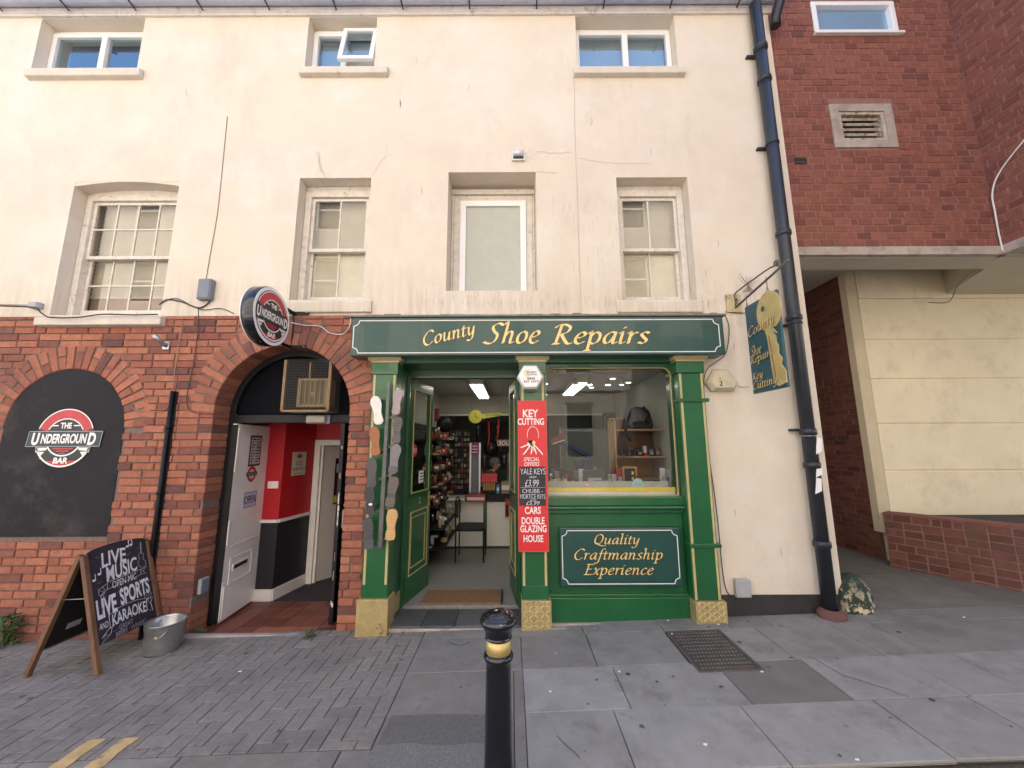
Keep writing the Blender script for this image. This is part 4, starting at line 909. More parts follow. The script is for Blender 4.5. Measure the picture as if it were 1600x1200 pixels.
# roundel logo shared by the flat board, the projecting drum and the small door stickers
def logo(parent, F, r, full=True, n=.0):
    k = r / 1.0
    def pl(name, polys, mat, nn):
        b = MB()
        for P in polys: b.poly(F, [(x * k, y * k) for x, y in P], n + nn)
        b.build(name, mat, parent)
    pl('disc', [circ(0, 0, 1.0, 0, 360, 48)], m_logoblack, .001)
    pl('red_arc', [arcband(0, 0, .66, .95, 19, 161, 28), [(x, y) for x, y in circ(0, 0, .93, 236, 304, 16)]], m_logored, .002)
    pl('white_outline', [arcband(0, 0, .95, .985, 19, 161, 28), arcband(0, 0, .625, .66, 25, 155, 24), arcband(0, 0, .93, .985, 199, 341, 28), arcband(0, 0, .58, .63, 205, 335, 24),
        [(-.93, -.33), (-.52, -.33), (-.55, -.42), (-.80, -.44), (-.9, -.5)], [(.93, -.33), (.9, -.5), (.80, -.44), (.55, -.42), (.52, -.33)]], m_wht, .003)
    cg = []
    for s_ in (-1, 1): cg += [[(s_ * .70 - .10, -.47), (s_ * .70 - .012, -.58), (s_ * .70 + .012, -.58), (s_ * .70 + .10, -.47)], [(s_ * .70 - .012, -.58), (s_ * .70 - .012, -.69), (s_ * .70 + .012, -.69), (s_ * .70 + .012, -.58)], [(s_ * .70 - .05, -.70), (s_ * .70 + .05, -.70), (s_ * .70 + .01, -.69), (s_ * .70 - .01, -.69)]]
    pl('cocktail_glass', [P[::-1] if False else P for P in cg], m_wht, .0035)
    pl('red_line', [[(-w_, y), (w_, y), (w_ - .04, y + .045), (-w_ + .04, y + .045)] for w_, y in ((.36, -.39), (.24, -.47), (.12, -.55))], m_logored, .0035)
    b = MB(); b.poly(F, [(-1.28 * k, -.30 * k), (1.24 * k, -.30 * k), (1.30 * k, .22 * k), (-1.22 * k, .22 * k)] if full else [(-1 * k, -.30 * k), (1 * k, -.30 * k), (1 * k, .22 * k), (-1 * k, .22 * k)], n + .0045); b.build('name_bar', m_logonavy, parent)
    b = MB(); WW = 2.1 if full else 1.86
    text(b, 'U', F, -.46 * WW * k, -.04 * k, .125 * WW * k, .42 * k, n + .006, .045, .12); text(b, 'NDERGROUN', F, -.005 * k, -.03 * k, .74 * WW * k, .33 * k, n + .006, .035, .12); text(b, 'D', F, .45 * WW * k, -.04 * k, .13 * WW * k, .42 * k, n + .006, .045, .12)
    text(b, 'THE', F, 0, .41 * k, .38 * k, .2 * k, n + .006, .04, .0); text(b, 'BAR', F, 0, -.76 * k, .5 * k, .2 * k, n + .006, .045, .1)
    for s_ in (-1, 1): b.poly(F, [(s_ * .36 * k - .1 * k, .39 * k), (s_ * .36 * k + .1 * k, .39 * k), (s_ * .36 * k + .1 * k, .43 * k), (s_ * .36 * k - .1 * k, .43 * k)], n + .006)
    b.build('lettering', m_wht, parent)
    if full:
        b = MB(); 
        for P in ([(-1.22, .205), (1.3, .205), (1.3, .225), (-1.22, .225)], [(-1.28, -.30), (1.24, -.30), (1.24, -.28), (-1.28, -.28)], [(1.22, -.3), (1.24, -.3), (1.30, .22), (1.28, .22)], [(-1.28, -.3), (-1.26, -.3), (-1.20, .22), (-1.22, .22)]): b.poly(F, [(x * k, y * k) for x, y in P], n + .0065)
        b.build('bar_outline', m_lgrey, parent)
c = at(102, 684, -.012); F = wall(-.016); t = thing('wall_roundel', (c.x, -.016, c.z), 'flat red, black and white bar roundel on the black arched board', 'bar sign')
logo(t, Fr((c.x, -.016, c.z)), .302)
# projecting illuminated drum
dc = Vector((-2.36, -.45, at(425, 495, -.45).z)); dr = .285
t = thing('projecting_drum_sign', dc, 'round double sided bar lightbox projecting over the brick arch', 'bar sign')
FX = Fr(dc, (0, 1, 0), (0, 0, 1))
b = MB(); b.lathe(dc, [(dr * .98, -.055), (dr, -.05), (dr, .05), (dr * .98, .055)], 48, (1, 0, 0)); b.build('drum_rim', m_blackiron, t)
m_face = M('lightbox_white', (.80, .83, .92), .3)
b = MB(); b.prism(FX, circ(0, 0, dr * .975, 0, 360, 48), -.052, .057); b.build('face', m_face, t)
b = MB(); b.lathe(dc, [(dr * 1.0, -.06), (dr * 1.015, -.06), (dr * 1.015, -.054), (dr, -.054)], 48, (1, 0, 0)); b.build('back_trim', m_upvc, t)
F2 = Fr(dc + Vector((.057, 0, 0)), (0, 1, 0), (0, 0, 1)); lg = MB().poly(F2, circ(0, 0, dr * .87, 0, 360, 48), .0006).build('roundel', m_logoblack, t)
logo(lg, F2, dr * .85, False, .0005)
b = MB()
for dz in (-.19, .19): b.box(-2.375, -2.345, -.30, .0, dc.z + dz - .012, dc.z + dz + .012)
for dz in (-.19, .19): b.box(-2.40, -2.19, -.028, -.02, dc.z + dz - .02, dc.z + dz + .02)
b.box(-2.375, -2.345, -.02, .0, dc.z - .22, dc.z + .22); b.build('bracket', m_black, t, bevel=.003)
b = MB()
for dz in (-.19, .19): b.lathe((-2.21, -.028, dc.z + dz), [(.012, 0), (.012, .014), (.004, .02)], 10, (0, -1, 0))
b.build('bolt', m_galv, t)

# hanging key sign on its wrought bracket
BX = 2.42; plz = at(1149, 475, 0)
t = thing('sign_bracket', (BX, 0, 3.2), 'wrought iron bracket with a scroll on a cream wall plate, holding the key sign', 'bracket')
b = MB(); b.box(BX - .09, BX + .07, -.03, 0, zz(1149, 489), zz(1149, 461)); b.build('wall_plate', M('rusty_cream_plate', (.52, .42, .24), .7, var=.2, scale=10, dirt=(.2, .1, .05), dscale=14, dlo=.55, dhi=.7), t, bevel=.004)
za = zz(1149, 482); zo = 1.68 + 1.52
b = MB(); b.tube([(BX, -.03, za), (BX, -.86, za + .13)], .012, 6); b.tube(crom([(BX, -.03, za + .02), (BX, -.03, za + .12), (BX, -.1, za + .16), (BX, -.62, za + .17), (BX, -.75, za + .12)], 6), .008, 6)
b.tube([(BX, -.05 - .03 * math.cos(R(a)) * (1 - a / 700), za + .06 + .035 * math.sin(R(a)) * (1 - a / 700)) for a in range(0, 500, 30)], .006, 6)
b.tube([(BX, -.70 - .03 * math.cos(R(a)) * (1 - a / 700), za + .175 + .028 * math.sin(R(a)) * (1 - a / 700)) for a in range(-60, 400, 30)], .008, 6); b.build('scroll_arm', m_iron, t)
b0, b1, bz0, bz1 = -.20, -.71, 2.17, 3.07
t = thing('hanging_key_sign', (BX, -.45, bz0), 'blue green hanging sign with a big gold key cutout on an iron bracket', 'shop sign')
FK = Fr((BX, 0, 0), (0, -1, 0), (0, 0, 1))      # seen from the left; u runs out from the wall
m_kblue = M('sign_blue_green', (.025, .085, .105), .5, var=.12, scale=5)
m_keygold = M('painted_key_gold', (.50, .385, .155), .55, var=.22, scale=9, dirt=(.3, .22, .1), dscale=7, dlo=.58, dhi=.8)
b = MB(); b.obox(FK, .20, .68, bz0, bz1, -.012, .012); b.build('board', m_kblue, t, bevel=.003)
kx = .53
bow = circ(kx + .03, bz1 - .165, .17, -65, 245, 26, .19)
bl = [(kx - .055, bz1 - .36), (kx - .03, bz1 - .38), (kx + .0, bz0 + .06), (kx + .06, bz0 + .02), (kx + .16, bz0 + .04), (kx + .165, bz0 + .14), (kx + .12, bz0 + .21), (kx + .14, bz0 + .26), (kx + .10, bz0 + .31), (kx + .11, bz0 + .38), (kx + .085, bz0 + .43), (kx + .09, bz0 + .48), (kx + .05, bz0 + .53), (kx + .11, bz0 + .50), (kx + .06, bz0 + .57)]
b = MB(); b.prism(FK, bow + bl[:0] + [(kx - .045, bz1 - .36)] + bl[1:], .0125, .024); b.build('key_cutout', m_keygold, t, bevel=.002)
b = MB(); b.prism(FK, [(kx - .005, bz1 - .40), (kx + .012, bz1 - .40), (kx + .045, bz0 + .08), (kx + .028, bz0 + .08)], .02, .0255); b.build('key_groove', M('key_groove_brown', (.35, .17, .05), .6), t)
b = MB(); b.prism(FK, circ(kx - .04, bz1 - .12, .028, 0, 360, 14), .02, .0255); b.build('key_hole', m_kblue, t)
b = MB(); bs = MB()
for s_, u, v, w_, h, rt in (('County', .44, bz1 - .28, .40, .13, 6), ('Shoe', .33, bz0 + .42, .17, .11, 3), ('Repairs', .40, bz0 + .33, .34, .11, 3), ('Key', .32, bz0 + .155, .16, .10, 3), ('Cutting', .41, bz0 + .07, .36, .11, 3)):
    put(bs, pen(s_, .2, .1), FK, u + .0025, v - .0025, w_, h, .0258, rt); put(b, pen(s_, .2, .085), FK, u, v, w_, h, .0285, rt)
bs.build('letter_shade', m_shadow, t); b.build('lettering', m_gold, t)
b = MB()
for y, z in ((-.225, bz1 + .0), (-.55, bz1 + .03)):
    zt = za + .03 + (-y - .03) * .157
    b.tube([(BX, y + .012 * math.cos(R(a)), z + .015 + .02 * math.sin(R(a))) for a in range(0, 361, 40)], .004, 5)
    b.tube([(BX, y, z + .03), (BX, y, zt)], .004, 5)
b.build('chain_link', m_iron, t)

# ================================================================ WALL FIXTURES
def pipe_thing(name, pts, r, m, lab, collars=(), cat='drainpipe', n=12):
    t = thing(name, pts[0], lab, cat); b = MB(); b.tube(pts, r, n); b.build('pipe', m, t); return t
px_ = 2.985; py_ = -.095
t = pipe_thing('drainpipe', [(px_, py_, g(3) + .04), (px_, py_, 6.98)], .062, m_pipe, 'tall dark blue black drainpipe at the cream wall corner beside the passage')
b = MB()
for (a, c) in ((1197, 75), (1206, 125), (1228, 365), (1243, 497), (1262, 675), (1268, 727), (1278, 850)):
    z = zz(a, c, py_); b.lathe((px_, py_, z - .03), [(.062, 0), (.075, .004), (.075, .05), (.068, .06), (.062, .062)], 14)
b.build('collar', m_pipe, t)
b = MB()
for z in (zz(1197, 92), zz(1215, 235), zz(1260, 672), zz(1240, 510)): b.box(px_ - .13, px_ + .04, -.04, -.0, z - .012, z + .012); b.lathe((px_, py_, z - .012), [(.064, 0), (.07, 0), (.07, .024), (.064, .024)], 14)
b.build('pipe_clip', m_pipe, t)
b = MB()
for z in (zz(1263, 682), zz(1268, 724), zz(1281, 846)): b.lathe((px_, py_, z), [(.0635, 0), (.066, .002), (.0635, .006)], 14)
b.build('wire_tie', m_galv, t)
b = MB(); b.lathe((px_, py_ - .01, g(3) - .02), [(.115, 0), (.12, .05), (.1, .075), (.066, .09)], 16); b.build('base_pot', M('terracotta_pot', (.13, .06, .05), .8, var=.2), t)
def scrap(px0, py0, px1, py1, lab):
    p = at((px0 + px1) / 2, (py0 + py1) / 2, py_ - .055); b = MB(); zt, zb = zz(px0, py0, -.15), zz(px0, py1, -.15); P = [(random.uniform(-.2, .2) * .02 + x, y) for x, y in ((-.03, zb), (.035, zb + .03), (.045, zt), (.0, zt + .01), (-.012, zb + .08))]
    b.prism(Fr((p.x + .01, -.155, 0)), P, 0, .003); o = b.build('torn_poster', m_upvc, None, loc=(p.x, -.155, zb)); tag(o, lab, 'poster')
scrap(1272, 685, 1279, 710, 'upper torn white poster scrap on the drainpipe'); scrap(1272, 728, 1280, 746, 'middle torn white paper scrap on the drainpipe'); scrap(1268, 748, 1282, 772, 'lowest and widest torn white paper scrap on the drainpipe')
t = pipe_thing('gutter_outlet', [(3.26, -.15, 7.06), (3.265, -.14, 6.98), (3.235, -.07, 6.82), (3.23, -.06, 6.7)], .055, m_pipe, 'short dark swan neck gutter outlet at the eaves beside the tall drainpipe')
lp = at(274, 612); lb = at(243, 950)
t = pipe_thing('overflow_pipe', [(-3.52, -.045, g(-3.5) - .0), (-3.53, -.045, lp.z)], .019, m_black, 'thin black pipe up the brick pier between the two arches')
b = MB()
for z in (.5, 1.2, 1.86): b.lathe((-3.526, -.045, z), [(.019, 0), (.026, .004), (.026, .035), (.019, .04)], 12)
b.box(-3.562, -3.49, -.024, -.016, g(-3.5), lp.z); b.build('collar', m_black, t)
# boxes and vents
def jbox(name, px, py, w_, h, d, m, lab, cat='junction box'):
    c = at(px, py, 0); t = MB().box(c.x - w_ / 2, c.x + w_ / 2, -d, -.001, c.z - h / 2, c.z + h / 2).build(name, m, None, loc=(c.x, 0, c.z - h / 2), bevel=.012, seg=3); tag(t, lab, cat)
    b = MB(); b.box(c.x - w_ * .42, c.x + w_ * .42, -d - .006, -d + .001, c.z - h * .44, c.z + h * .44); b.build('lid', m, t, bevel=.006)
    b = MB()
    for sx in (-.36, .36): b.lathe((c.x + sx * w_, -d - .006, c.z - .38 * h), [(.006, 0), (.006, .003), (0, .003)], 8, (0, -1, 0))
    b.build('screw', m_steel, t); return t
jbox('junction_box', 326, 455, .145, .235, .07, m_grey, 'dark grey junction box on the render above the brick pier')
jbox('cable_junction_box', 61, 479, .11, .07, .06, m_lgrey, 'small light grey cable box just below the render beside the sash window with many panes')
jbox('meter_box', 1157, 917, .145, .165, .06, m_lgrey, 'small grey meter box low on the cream wall beside the shopfront')
c = at(322, 912, .1); t = MB().box(JL - .002, JL + .03, .04, .15, zz(322, 926, .1), zz(322, 902, .1)).build('socket_box', m_lgrey, None, loc=(JL, .1, c.z), bevel=.006); tag(t, 'small grey box low on the brick side of the bar doorway', 'junction box')
MB().box(JL + .03, JL + .036, .05, .14, zz(322, 924, .1), zz(322, 904, .1)).build('lid', m_grey, t)
c = at(810, 241, -.04); t = thing('wall_vent', (c.x, 0, c.z), 'small silver hooded extractor vent above the frosted window', 'vent')
b = MB(); F = wall(0); frame4(b, F, c.x - .072, c.x + .072, c.z - .062, c.z + .062, .012, 0, .03); b.obox(F, c.x - .06, c.x + .06, c.z - .01, c.z + .05, .004, .03)
b.lathe((c.x - .06, -.03, c.z + .02), [(.0, 0), (.035, 0), (.035, .12), (0, .12)], 14, (1, 0, 0)); b.build('hood', M('pale_alloy', (.66, .66, .66), .35, metal=.2, var=.1), t)
MB().obox(F, c.x - .06, c.x + .06, c.z - .05, c.z - .01, .002, .008).build('opening', m_dark, t)
c = at(263, 540, 0); t = thing('flag_holder', (c.x, 0, c.z), 'galvanised flagpole socket fixed to the brick between the arches', 'flag holder')
b = MB(); b.box(c.x - .035, c.x + .035, -.03, -.018, c.z - .05, c.z + .04); b.build('base_plate', m_galv, t, bevel=.003)
b = MB(); b.tube([(c.x, -.03, c.z - .01), (c.x - .045, -.14, c.z + .08)], .02, 12); b.build('socket', m_galv, t)
def cable(name, pts, r, m, lab, Y=-.012):
    P = [at(x, y, Y) for x, y in pts]; Q = crom([tuple(p) for p in P], 6); o = MB().tube(Q, r, 6).build(name, m, None, loc=P[0]); return tag(o, lab, 'cable')
cable('cable', [(-30, 477), (30, 479), (55, 481), (66, 490), (80, 496), (120, 496), (160, 491), (210, 492), (246, 491)], .007, m_cable, 'black cable looping across the sill of the many paned sash window', -.115)
cable('cable', [(-30, 475), (10, 476), (50, 477)], .0045, m_tancable, 'thin brown cable running into the small light grey cable box')
cable('cable', [(249, 476), (262, 468), (285, 472), (310, 481), (325, 474), (328, 468)], .007, m_cable, 'black cable sagging from the sash window to the grey junction box')
cable('cable', [(252, 472), (275, 466), (300, 478), (318, 484), (345, 482), (365, 490)], .004, m_cable, 'thin black cable tangled below the grey junction box')
cable('cable', [(310, 480), (309, 520), (300, 580), (292, 620), (296, 640), (315, 646), (338, 646)], .004, m_cable, 'thin dark cable hanging beside the bar arch and hooking towards the door', -.034)
cable('cable', [(286, 494), (281, 530), (273, 580), (267, 625), (255, 641), (235, 643), (212, 641), (205, 634)], .004, m_tancable, 'thin brown cable dropping down the brick pier to the blind arch', -.034)
cable('cable', [(355, 182), (349, 245), (340, 330), (328, 400), (322, 436)], .0035, m_tancable, 'thin pale cable running straight down the render to the junction box', -.005)
cable('cable', [(455, 504), (475, 508), (500, 510), (515, 520), (535, 522), (546, 510), (548, 495)], .005, m_whitecable, 'white cable draped from the drum sign to the fascia sign', -.04)
cable('cable', [(1133, 493), (1139, 510), (1138, 535), (1132, 555), (1118, 566), (1105, 577), (1100, 600), (1104, 680), (1120, 800), (1130, 900), (1140, 930), (1155, 933)], .004, m_cable, 'black cable following the shopfront edge down to the grey meter box')
cable('cable', [(1133, 487), (1150, 489), (1166, 489)], .003, m_cable, 'short black cable from the fascia sign behind the hanging sign')
cable('cable', [(1152, 603), (1160, 605), (1170, 604)], .0025, m_cable, 'tiny wire sticking out of the faded alarm box')
t = thing('bird_spikes', at(1160, 462), 'fine rusty bird deterrent wires fanned above the sign bracket', 'bird spikes')
b = MB(); o = at(1163, 462)
for i in range(18): a = R(35 + i * 7); b.tube([(o.x - .05 + i * .008, -.05, o.z + .02), (o.x - .05 + i * .008 + .28 * math.cos(a) * random.uniform(.5, 1), -.1, o.z + .02 + .2 * random.uniform(.5, 1))], .0016, 4)
b.build('wire', m_tancable, t)

# air conditioning unit in its wire cage, in the arch
F = wall(.02); ax0, ax1, az0, az1 = -2.41, -1.93, 2.04, 2.585
t = thing('caged_extractor', (-2.17, .1, az0), 'yellowed extractor unit behind a rusty wire cage in the bar arch', 'extractor unit')
b = MB(); b.box(-2.31, -1.98, .10, .29, 2.09, 2.40); b.build('casing', M('yellowed_plastic', (.17, .13, .065), .6, var=.2, scale=10), t, bevel=.01)
F = wall(.10); b = MB(); frame4(b, F, -2.31, -1.98, 2.09, 2.40, .028, .0005, .012)
for i in range(6): u = -2.275 + i * .053; b.obox(F, u - .006, u + .006, 2.13, 2.375, .0005, .01)
b.obox(F, -2.16, -2.115, 2.20, 2.25, .0005, .011); b.build('louvre', M('yellowed_trim', (.32, .255, .135), .6, var=.2, scale=10), t)
b = MB()
for u in (ax0, ax1): b.box(u - .012, u + .012, .0, .024, az0, az1)
b.box(-2.255, -2.235, .19, .21, 2.38, 2.6); b.box(ax0, ax1, .0, .02, az0 - .01, az0 + .01); b.build('cage_post', M('rusty_tan_angle', (.30, .19, .09), .7, var=.3, scale=14), t)
m_mesh = M('cage_wire', (.075, .066, .055), .7)
b = MB(); s_ = .017; nx_ = int((ax1 - ax0) / s_)
for i in range(nx_ + 1): u = ax0 + (ax1 - ax0) * i / nx_; b.box(u - .0011, u + .0011, -.001, .001, az0, az1); b.box(u - .0011, u + .0011, .0, .28, az0 - .001, az0 + .001)
for i in range(int((az1 - az0) / s_) + 1): v = az0 + s_ * i; b.box(ax0, ax1, .0015, .0035, v - .0011, v + .0011); b.box(ax1 - .001, ax1 + .001, .0, .28, v - .0011, v + .0011)
for i in range(17): y = .0 + s_ * i; b.box(ax0, ax1, y - .0011, y + .0011, az0 - .004, az0 - .002); b.box(ax1 + .0015, ax1 + .003, y - .0011, y + .0011, az0, az1)
b.build('wire_mesh', m_mesh, t)
b = MB(); b.box(-2.235, -2.03, .16, .245, 1.925, 2.0); o = b.build('door_light', M('dull_diffuser', (.34, .31, .25), .4), None, loc=(-2.13, .2, 1.925), bevel=.012); tag(o, 'dull white bulkhead light under the wire cage above the bar door', 'light')
b = MB(); b.box(-2.245, -1.99, .2, .246, 1.915, 2.012); b.build('housing', m_grey, o, bevel=.008)

# notices on the bar doors and walls
def paper(name, F, u0, u1, v0, v1, n, m, lab, cat='poster'):
    o = MB().obox(F, u0, u1, v0, v1, n, n + .003).build(name, m, None, loc=F.p((u0 + u1) / 2, v0, n)); return tag(o, lab, cat)
o = paper('menu_board', FL, .27, .50, 1.45, 1.80, .001, m_black, 'black framed menu sheet on the white bar door', 'menu')
b = MB(); b.obox(FL, .29, .48, 1.47, 1.78, .0042, .006); sh = b.build('sheet', M('menu_paper', (.5, .48, .52), .6), o)
b = MB()
for i in range(9):
    for j in (0, 1): b.obox(FL, .30 + j * .1, .30 + j * .1 + random.uniform(.03, .08), 1.75 - i * .032, 1.757 - i * .032 + random.uniform(0, .008), .0062, .007)
b.build('lettering', m_black, sh)
o = tag(MB().poly(FL, arcband(.36, 1.36, .055, .088, 0, 359, 30), .0015).build('small_roundel', m_logored, None, loc=FL.p(.36, 1.36)), 'small red roundel sticker below the menu sheet on the bar door', 'sticker')
b = MB(); b.obox(FL, .255, .465, 1.34, 1.385, .002, .004); b.build('name_bar', m_logonavy, o)
b = MB(); text(b, 'UNDERGROUND', FL, .36, 1.362, .19, .03, .0052, .02); b.build('lettering', m_lgrey, o)
o = paper('open_sign', FL, .24, .50, .985, 1.165, .001, M('blueish_paper', (.60, .60, .82), .5), 'small white OPEN sign on the white bar door', 'sign')
b = MB(); text(b, 'OPEN', FL, .37, 1.075, .22, .085, .006, .005); frame4(b, FL, .25, .49, .995, 1.155, .004, .0045, .0055); b.build('lettering', M('blue_black_print', (.02, .02, .07), .6), o)
Fh, wh = leafF(Wl[1], Wl[2]); pc = (.13, .44)
o = paper('direction_poster', Fh, .15, .40, 1.30, 1.60, .002, M('poster_paper', (.62, .56, .46), .7), 'paper poster with a small roundel on the red hallway wall')
b = MB(); b.poly(Fh, arcband(.275, 1.545, .018, .036, 0, 359, 24), .0065); b.build('red_ring', m_logored, o); b = MB(); b.obox(Fh, .225, .325, 1.535, 1.555, .007, .008); b.build('name_bar', m_logonavy, o)
b = MB(); text(b, 'THE WAY', Fh, .275, 1.475, .12, .025, .006, .01); text(b, 'TO THE', Fh, .275, 1.435, .12, .03, .006, .01); text(b, 'BAR AND TOILETS', Fh, .275, 1.385, .22, .035, .006, .01); b.obox(Fh, .20, .35, 1.325, 1.329, .005, .007); b.poly(Fh, [(.19, 1.327), (.21, 1.319), (.21, 1.335)], .006); b.build('lettering', m_black, o)
o = MB().box(-3.0, -2.87, .835, .849, 1.165, 1.25).build('light_switch', m_upvc, None, loc=(-2.93, .85, 1.165), bevel=.006); tag(o, 'white double light switch on the red hallway wall', 'light switch')
b = MB(); b.box(-2.97, -2.945, .828, .8355, 1.19, 1.225); b.box(-2.925, -2.90, .828, .8355, 1.19, 1.225); b.build('rocker', m_white, o)

# ================================================================ SHOE SOLE DISPLAY
t = thing('sole_display_rack', (-1.3, -.2, .9), 'grey steel ladder rack bolted to the left pilaster to hold shoe soles', 'display rack')
RY = -.19
pT, pB = at(608, 597, RY), at(594, 856, RY); b = MB()
Fk = Fr((0, RY, 0)); b.prism(Fk, [(pB.x - .022, pB.z), (pB.x + .022, pB.z), (pT.x + .016, pT.z), (pT.x - .016, pT.z)], -.012, .012); b.build('upright', m_rack, t, bevel=.003)
b = MB()
for (a0, b0_, a1, b1_) in ((598, 656, 622, 648), (593, 704, 624, 691), (590, 750, 622, 736), (586, 800, 615, 790), (584, 850, 612, 838)):
    p, q = at(a0, b0_, RY), at(a1, b1_, RY); b.prism(Fk, [(p.x, p.z - .014), (q.x, q.z - .014), (q.x, q.z + .014), (p.x, p.z + .014)], -.02, -.0125)
for z in (1.1, 1.6, 2.1): b.box(-1.34, -1.31, RY + .012, -.12, z, z + .03)
b.build('cross_arm', m_rack, t, bevel=.002)
SO = [(0, -.5), (.13, -.47), (.185, -.38), (.175, -.24), (.145, -.08), (.165, .08), (.205, .22), (.2, .34), (.13, .45), (.02, .5), (-.1, .46), (-.18, .34), (-.2, .18), (-.165, .02), (-.135, -.14), (-.155, -.28), (-.165, -.4), (-.1, -.48)]
SOc = crom(SO + [SO[0]], 3)[:-1]
def sole(px, py, hpx, rot, mir, col, lab, tread=None, heel=None):
    Y = RY - .03; c = at(px, py, Y); L_ = hpx / 160.0; F0 = Fr((c.x, Y, c.z), (math.cos(R(rot)), 0, math.sin(R(rot))), (-math.sin(R(rot)), 0, math.cos(R(rot))))
    P = [(x * L_ * mir * .9, y * L_) for x, y in SOc]
    if mir < 0: P = P[::-1]
    mm = M('sole_' + lab.replace(' ', '_')[:24], col, .65, var=.15, scale=25, bump=.15, bscale=150)
    o = MB().prism(F0, P, 0, .018).build('shoe_sole', mm, None, loc=(c.x, Y, c.z - L_ / 2), bevel=.003); tag(o, lab, 'shoe sole', 'shoe soles on the display rack')
    if tread:
        b = MB(); b.v = []; md = M('tread_' + lab.replace(' ', '_')[:22], tread, .7)
        for i in range(13):
            y = -.44 + i * .072; w_ = .13 if -.2 < y < .02 else .16
            if -.16 < y < -.02: continue
            for sx in (-1, 1):
                for s2 in (.25, .72): b.obox(F0, sx * w_ * L_ * s2 - .011 * L_ * 3, sx * w_ * L_ * s2 + .011 * L_ * 3, y * L_ - .02 * L_, y * L_ + .018 * L_, .0175, .023)
        b.build('tread', md, o)
    if heel:
        b = MB(); H_ = [(x, y) for x, y in P if y < -.2 * L_]; b.prism(F0, H_, .0175, .028); b.build('heel', M('heel_' + lab.replace(' ', '_')[:22], heel, .6, var=.15), o, bevel=.002)
sole(590, 641, 46, 12, -1, (.74, .72, .68), 'plain white shoe sole at the top of the rack')
sole(587, 689, 45, 8, -1, (.32, .13, .06), 'orange brown leather sole with a dark waist', None, (.36, .13, .05))
sole(582, 738, 45, 5, -1, (.085, .078, .08), 'smooth dark grey sole between the orange brown one and the white spotted one', None, (.07, .065, .07))
sole(579, 782, 42, 3, -1, (.04, .04, .045), 'black ridged sole with a white spot on its heel', (.075, .075, .08))
sole(577, 833, 46, 8, -1, (.06, .06, .065), 'lowest charcoal sole, hanging just under the white spotted one', (.1, .1, .105), (.07, .07, .075))
sole(621, 628, 41, -4, 1, (.36, .29, .31), 'pinkish grey sole with a smooth tread, the only pink one', None, (.34, .27, .3))
sole(621, 672, 42, -3, 1, (.10, .092, .096), 'studded charcoal sole below the pinkish one', (.17, .16, .165))
sole(617, 717, 46, -6, 1, (.20, .18, .19), 'smooth mid grey sole with a darker heel above the brown black boot sole', None, (.11, .1, .11))
sole(613, 768, 46, -8, 1, (.10, .09, .085), 'brown black lugged boot sole above the tan one', (.2, .17, .15))
sole(612, 819, 46, -3, 1, (.52, .33, .14), 'tan rubber boot sole with deep tread, the only tan one', (.62, .42, .2))
o = [x for x in bpy.data.objects if x.get('label', '').startswith('black ridged sole')][0]; c = at(579, 788, RY - .055); MB().prism(Fr((c.x, RY - .055, c.z)), circ(0, 0, .018, 0, 360, 14, .011), 0, .004).build('white_spot', m_wht, o)

# ================================================================ A-BOARD, BUCKET, BOLLARD
gA = g(-3.4)
yn, yf, ztop = -.62, -.06, .80
t = thing('chalkboard_stand', (-3.57, -.34, gA), 'wooden A frame chalkboard advertising live music, live sports and karaoke', 'chalkboard')
foot, top = Vector((-3.30, 0, g(-3.3))), Vector((-3.575, 0, ztop)); vdir = (top - foot).normalized(); LB = (top - foot).length
FA = Fr((foot.x, (yn + yf) / 2, foot.z), (0, 1, 0), vdir); hw = (yf - yn) / 2
for s_ in (-1, 1): MB().obox(FA, s_ * hw - .02, s_ * hw + .02, 0, LB - (.02 if s_ < 0 else .03), -.022, .012).build('front_leg', m_wood, t, bevel=.004)
Pb = [(-hw + .021, .20), (hw - .021, .20), (hw - .021, LB - .02)] + [(hw * .96 * math.cos(R(a)), LB - .02 + .05 * math.sin(R(a))) for a in range(20, 161, 14)] + [(-hw + .021, LB - .02)]
bd = MB().prism(FA, Pb, -.012, .0).build('front_board', m_board, t)
foot2 = Vector((-3.87, 0, g(-3.87))); v2 = (Vector((-3.595, 0, ztop - .01)) - foot2).normalized(); F2_ = Fr((foot2.x, (yn + yf) / 2, foot2.z), (0, 1, 0), v2); L2 = (Vector((-3.595, 0, ztop - .01)) - foot2).length
for s_ in (-1, 1): MB().obox(F2_, s_ * hw - .02, s_ * hw + .02, 0, L2, -.017, .017).build('back_leg', m_wood, t, bevel=.004)
MB().obox(F2_, -hw + .021, hw - .021, .2, L2 - .05, -.004, .008).build('back_board', m_panelblack, t)
b = MB(); b.obox(F2_, -hw + .021, hw - .021, .185, .199, -.01, .012); b.tube([FA.p(-hw, LB * .62, -.015), F2_.p(-hw, L2 * .62, .0)], .004, 5); b.tube([FA.p(hw, LB * .62, -.015), F2_.p(hw, L2 * .62, .0)], .004, 5); b.build('stay', m_steel, t)
b = MB(); b.obox(F2_, -.14, -.03, .3, .35, .0085, .011); b.build('label_plate', m_lgrey, t)
bw_ = MB(); bg_ = MB()
def arcw(k, hh=0): return lambda a, c: (a, c * (1 + hh * a) - k * a * a)
sk = lambda m_: (lambda a, c: (a, c + m_ * a))
Hh = LB
def bt(s_, u, v, w_, h, bold=.0, shear=0, warp=None, mb=None): text(mb or bw_, s_, FA, u * hw, v * Hh, w_ * hw, h * Hh, .003, bold, shear, 0, warp)
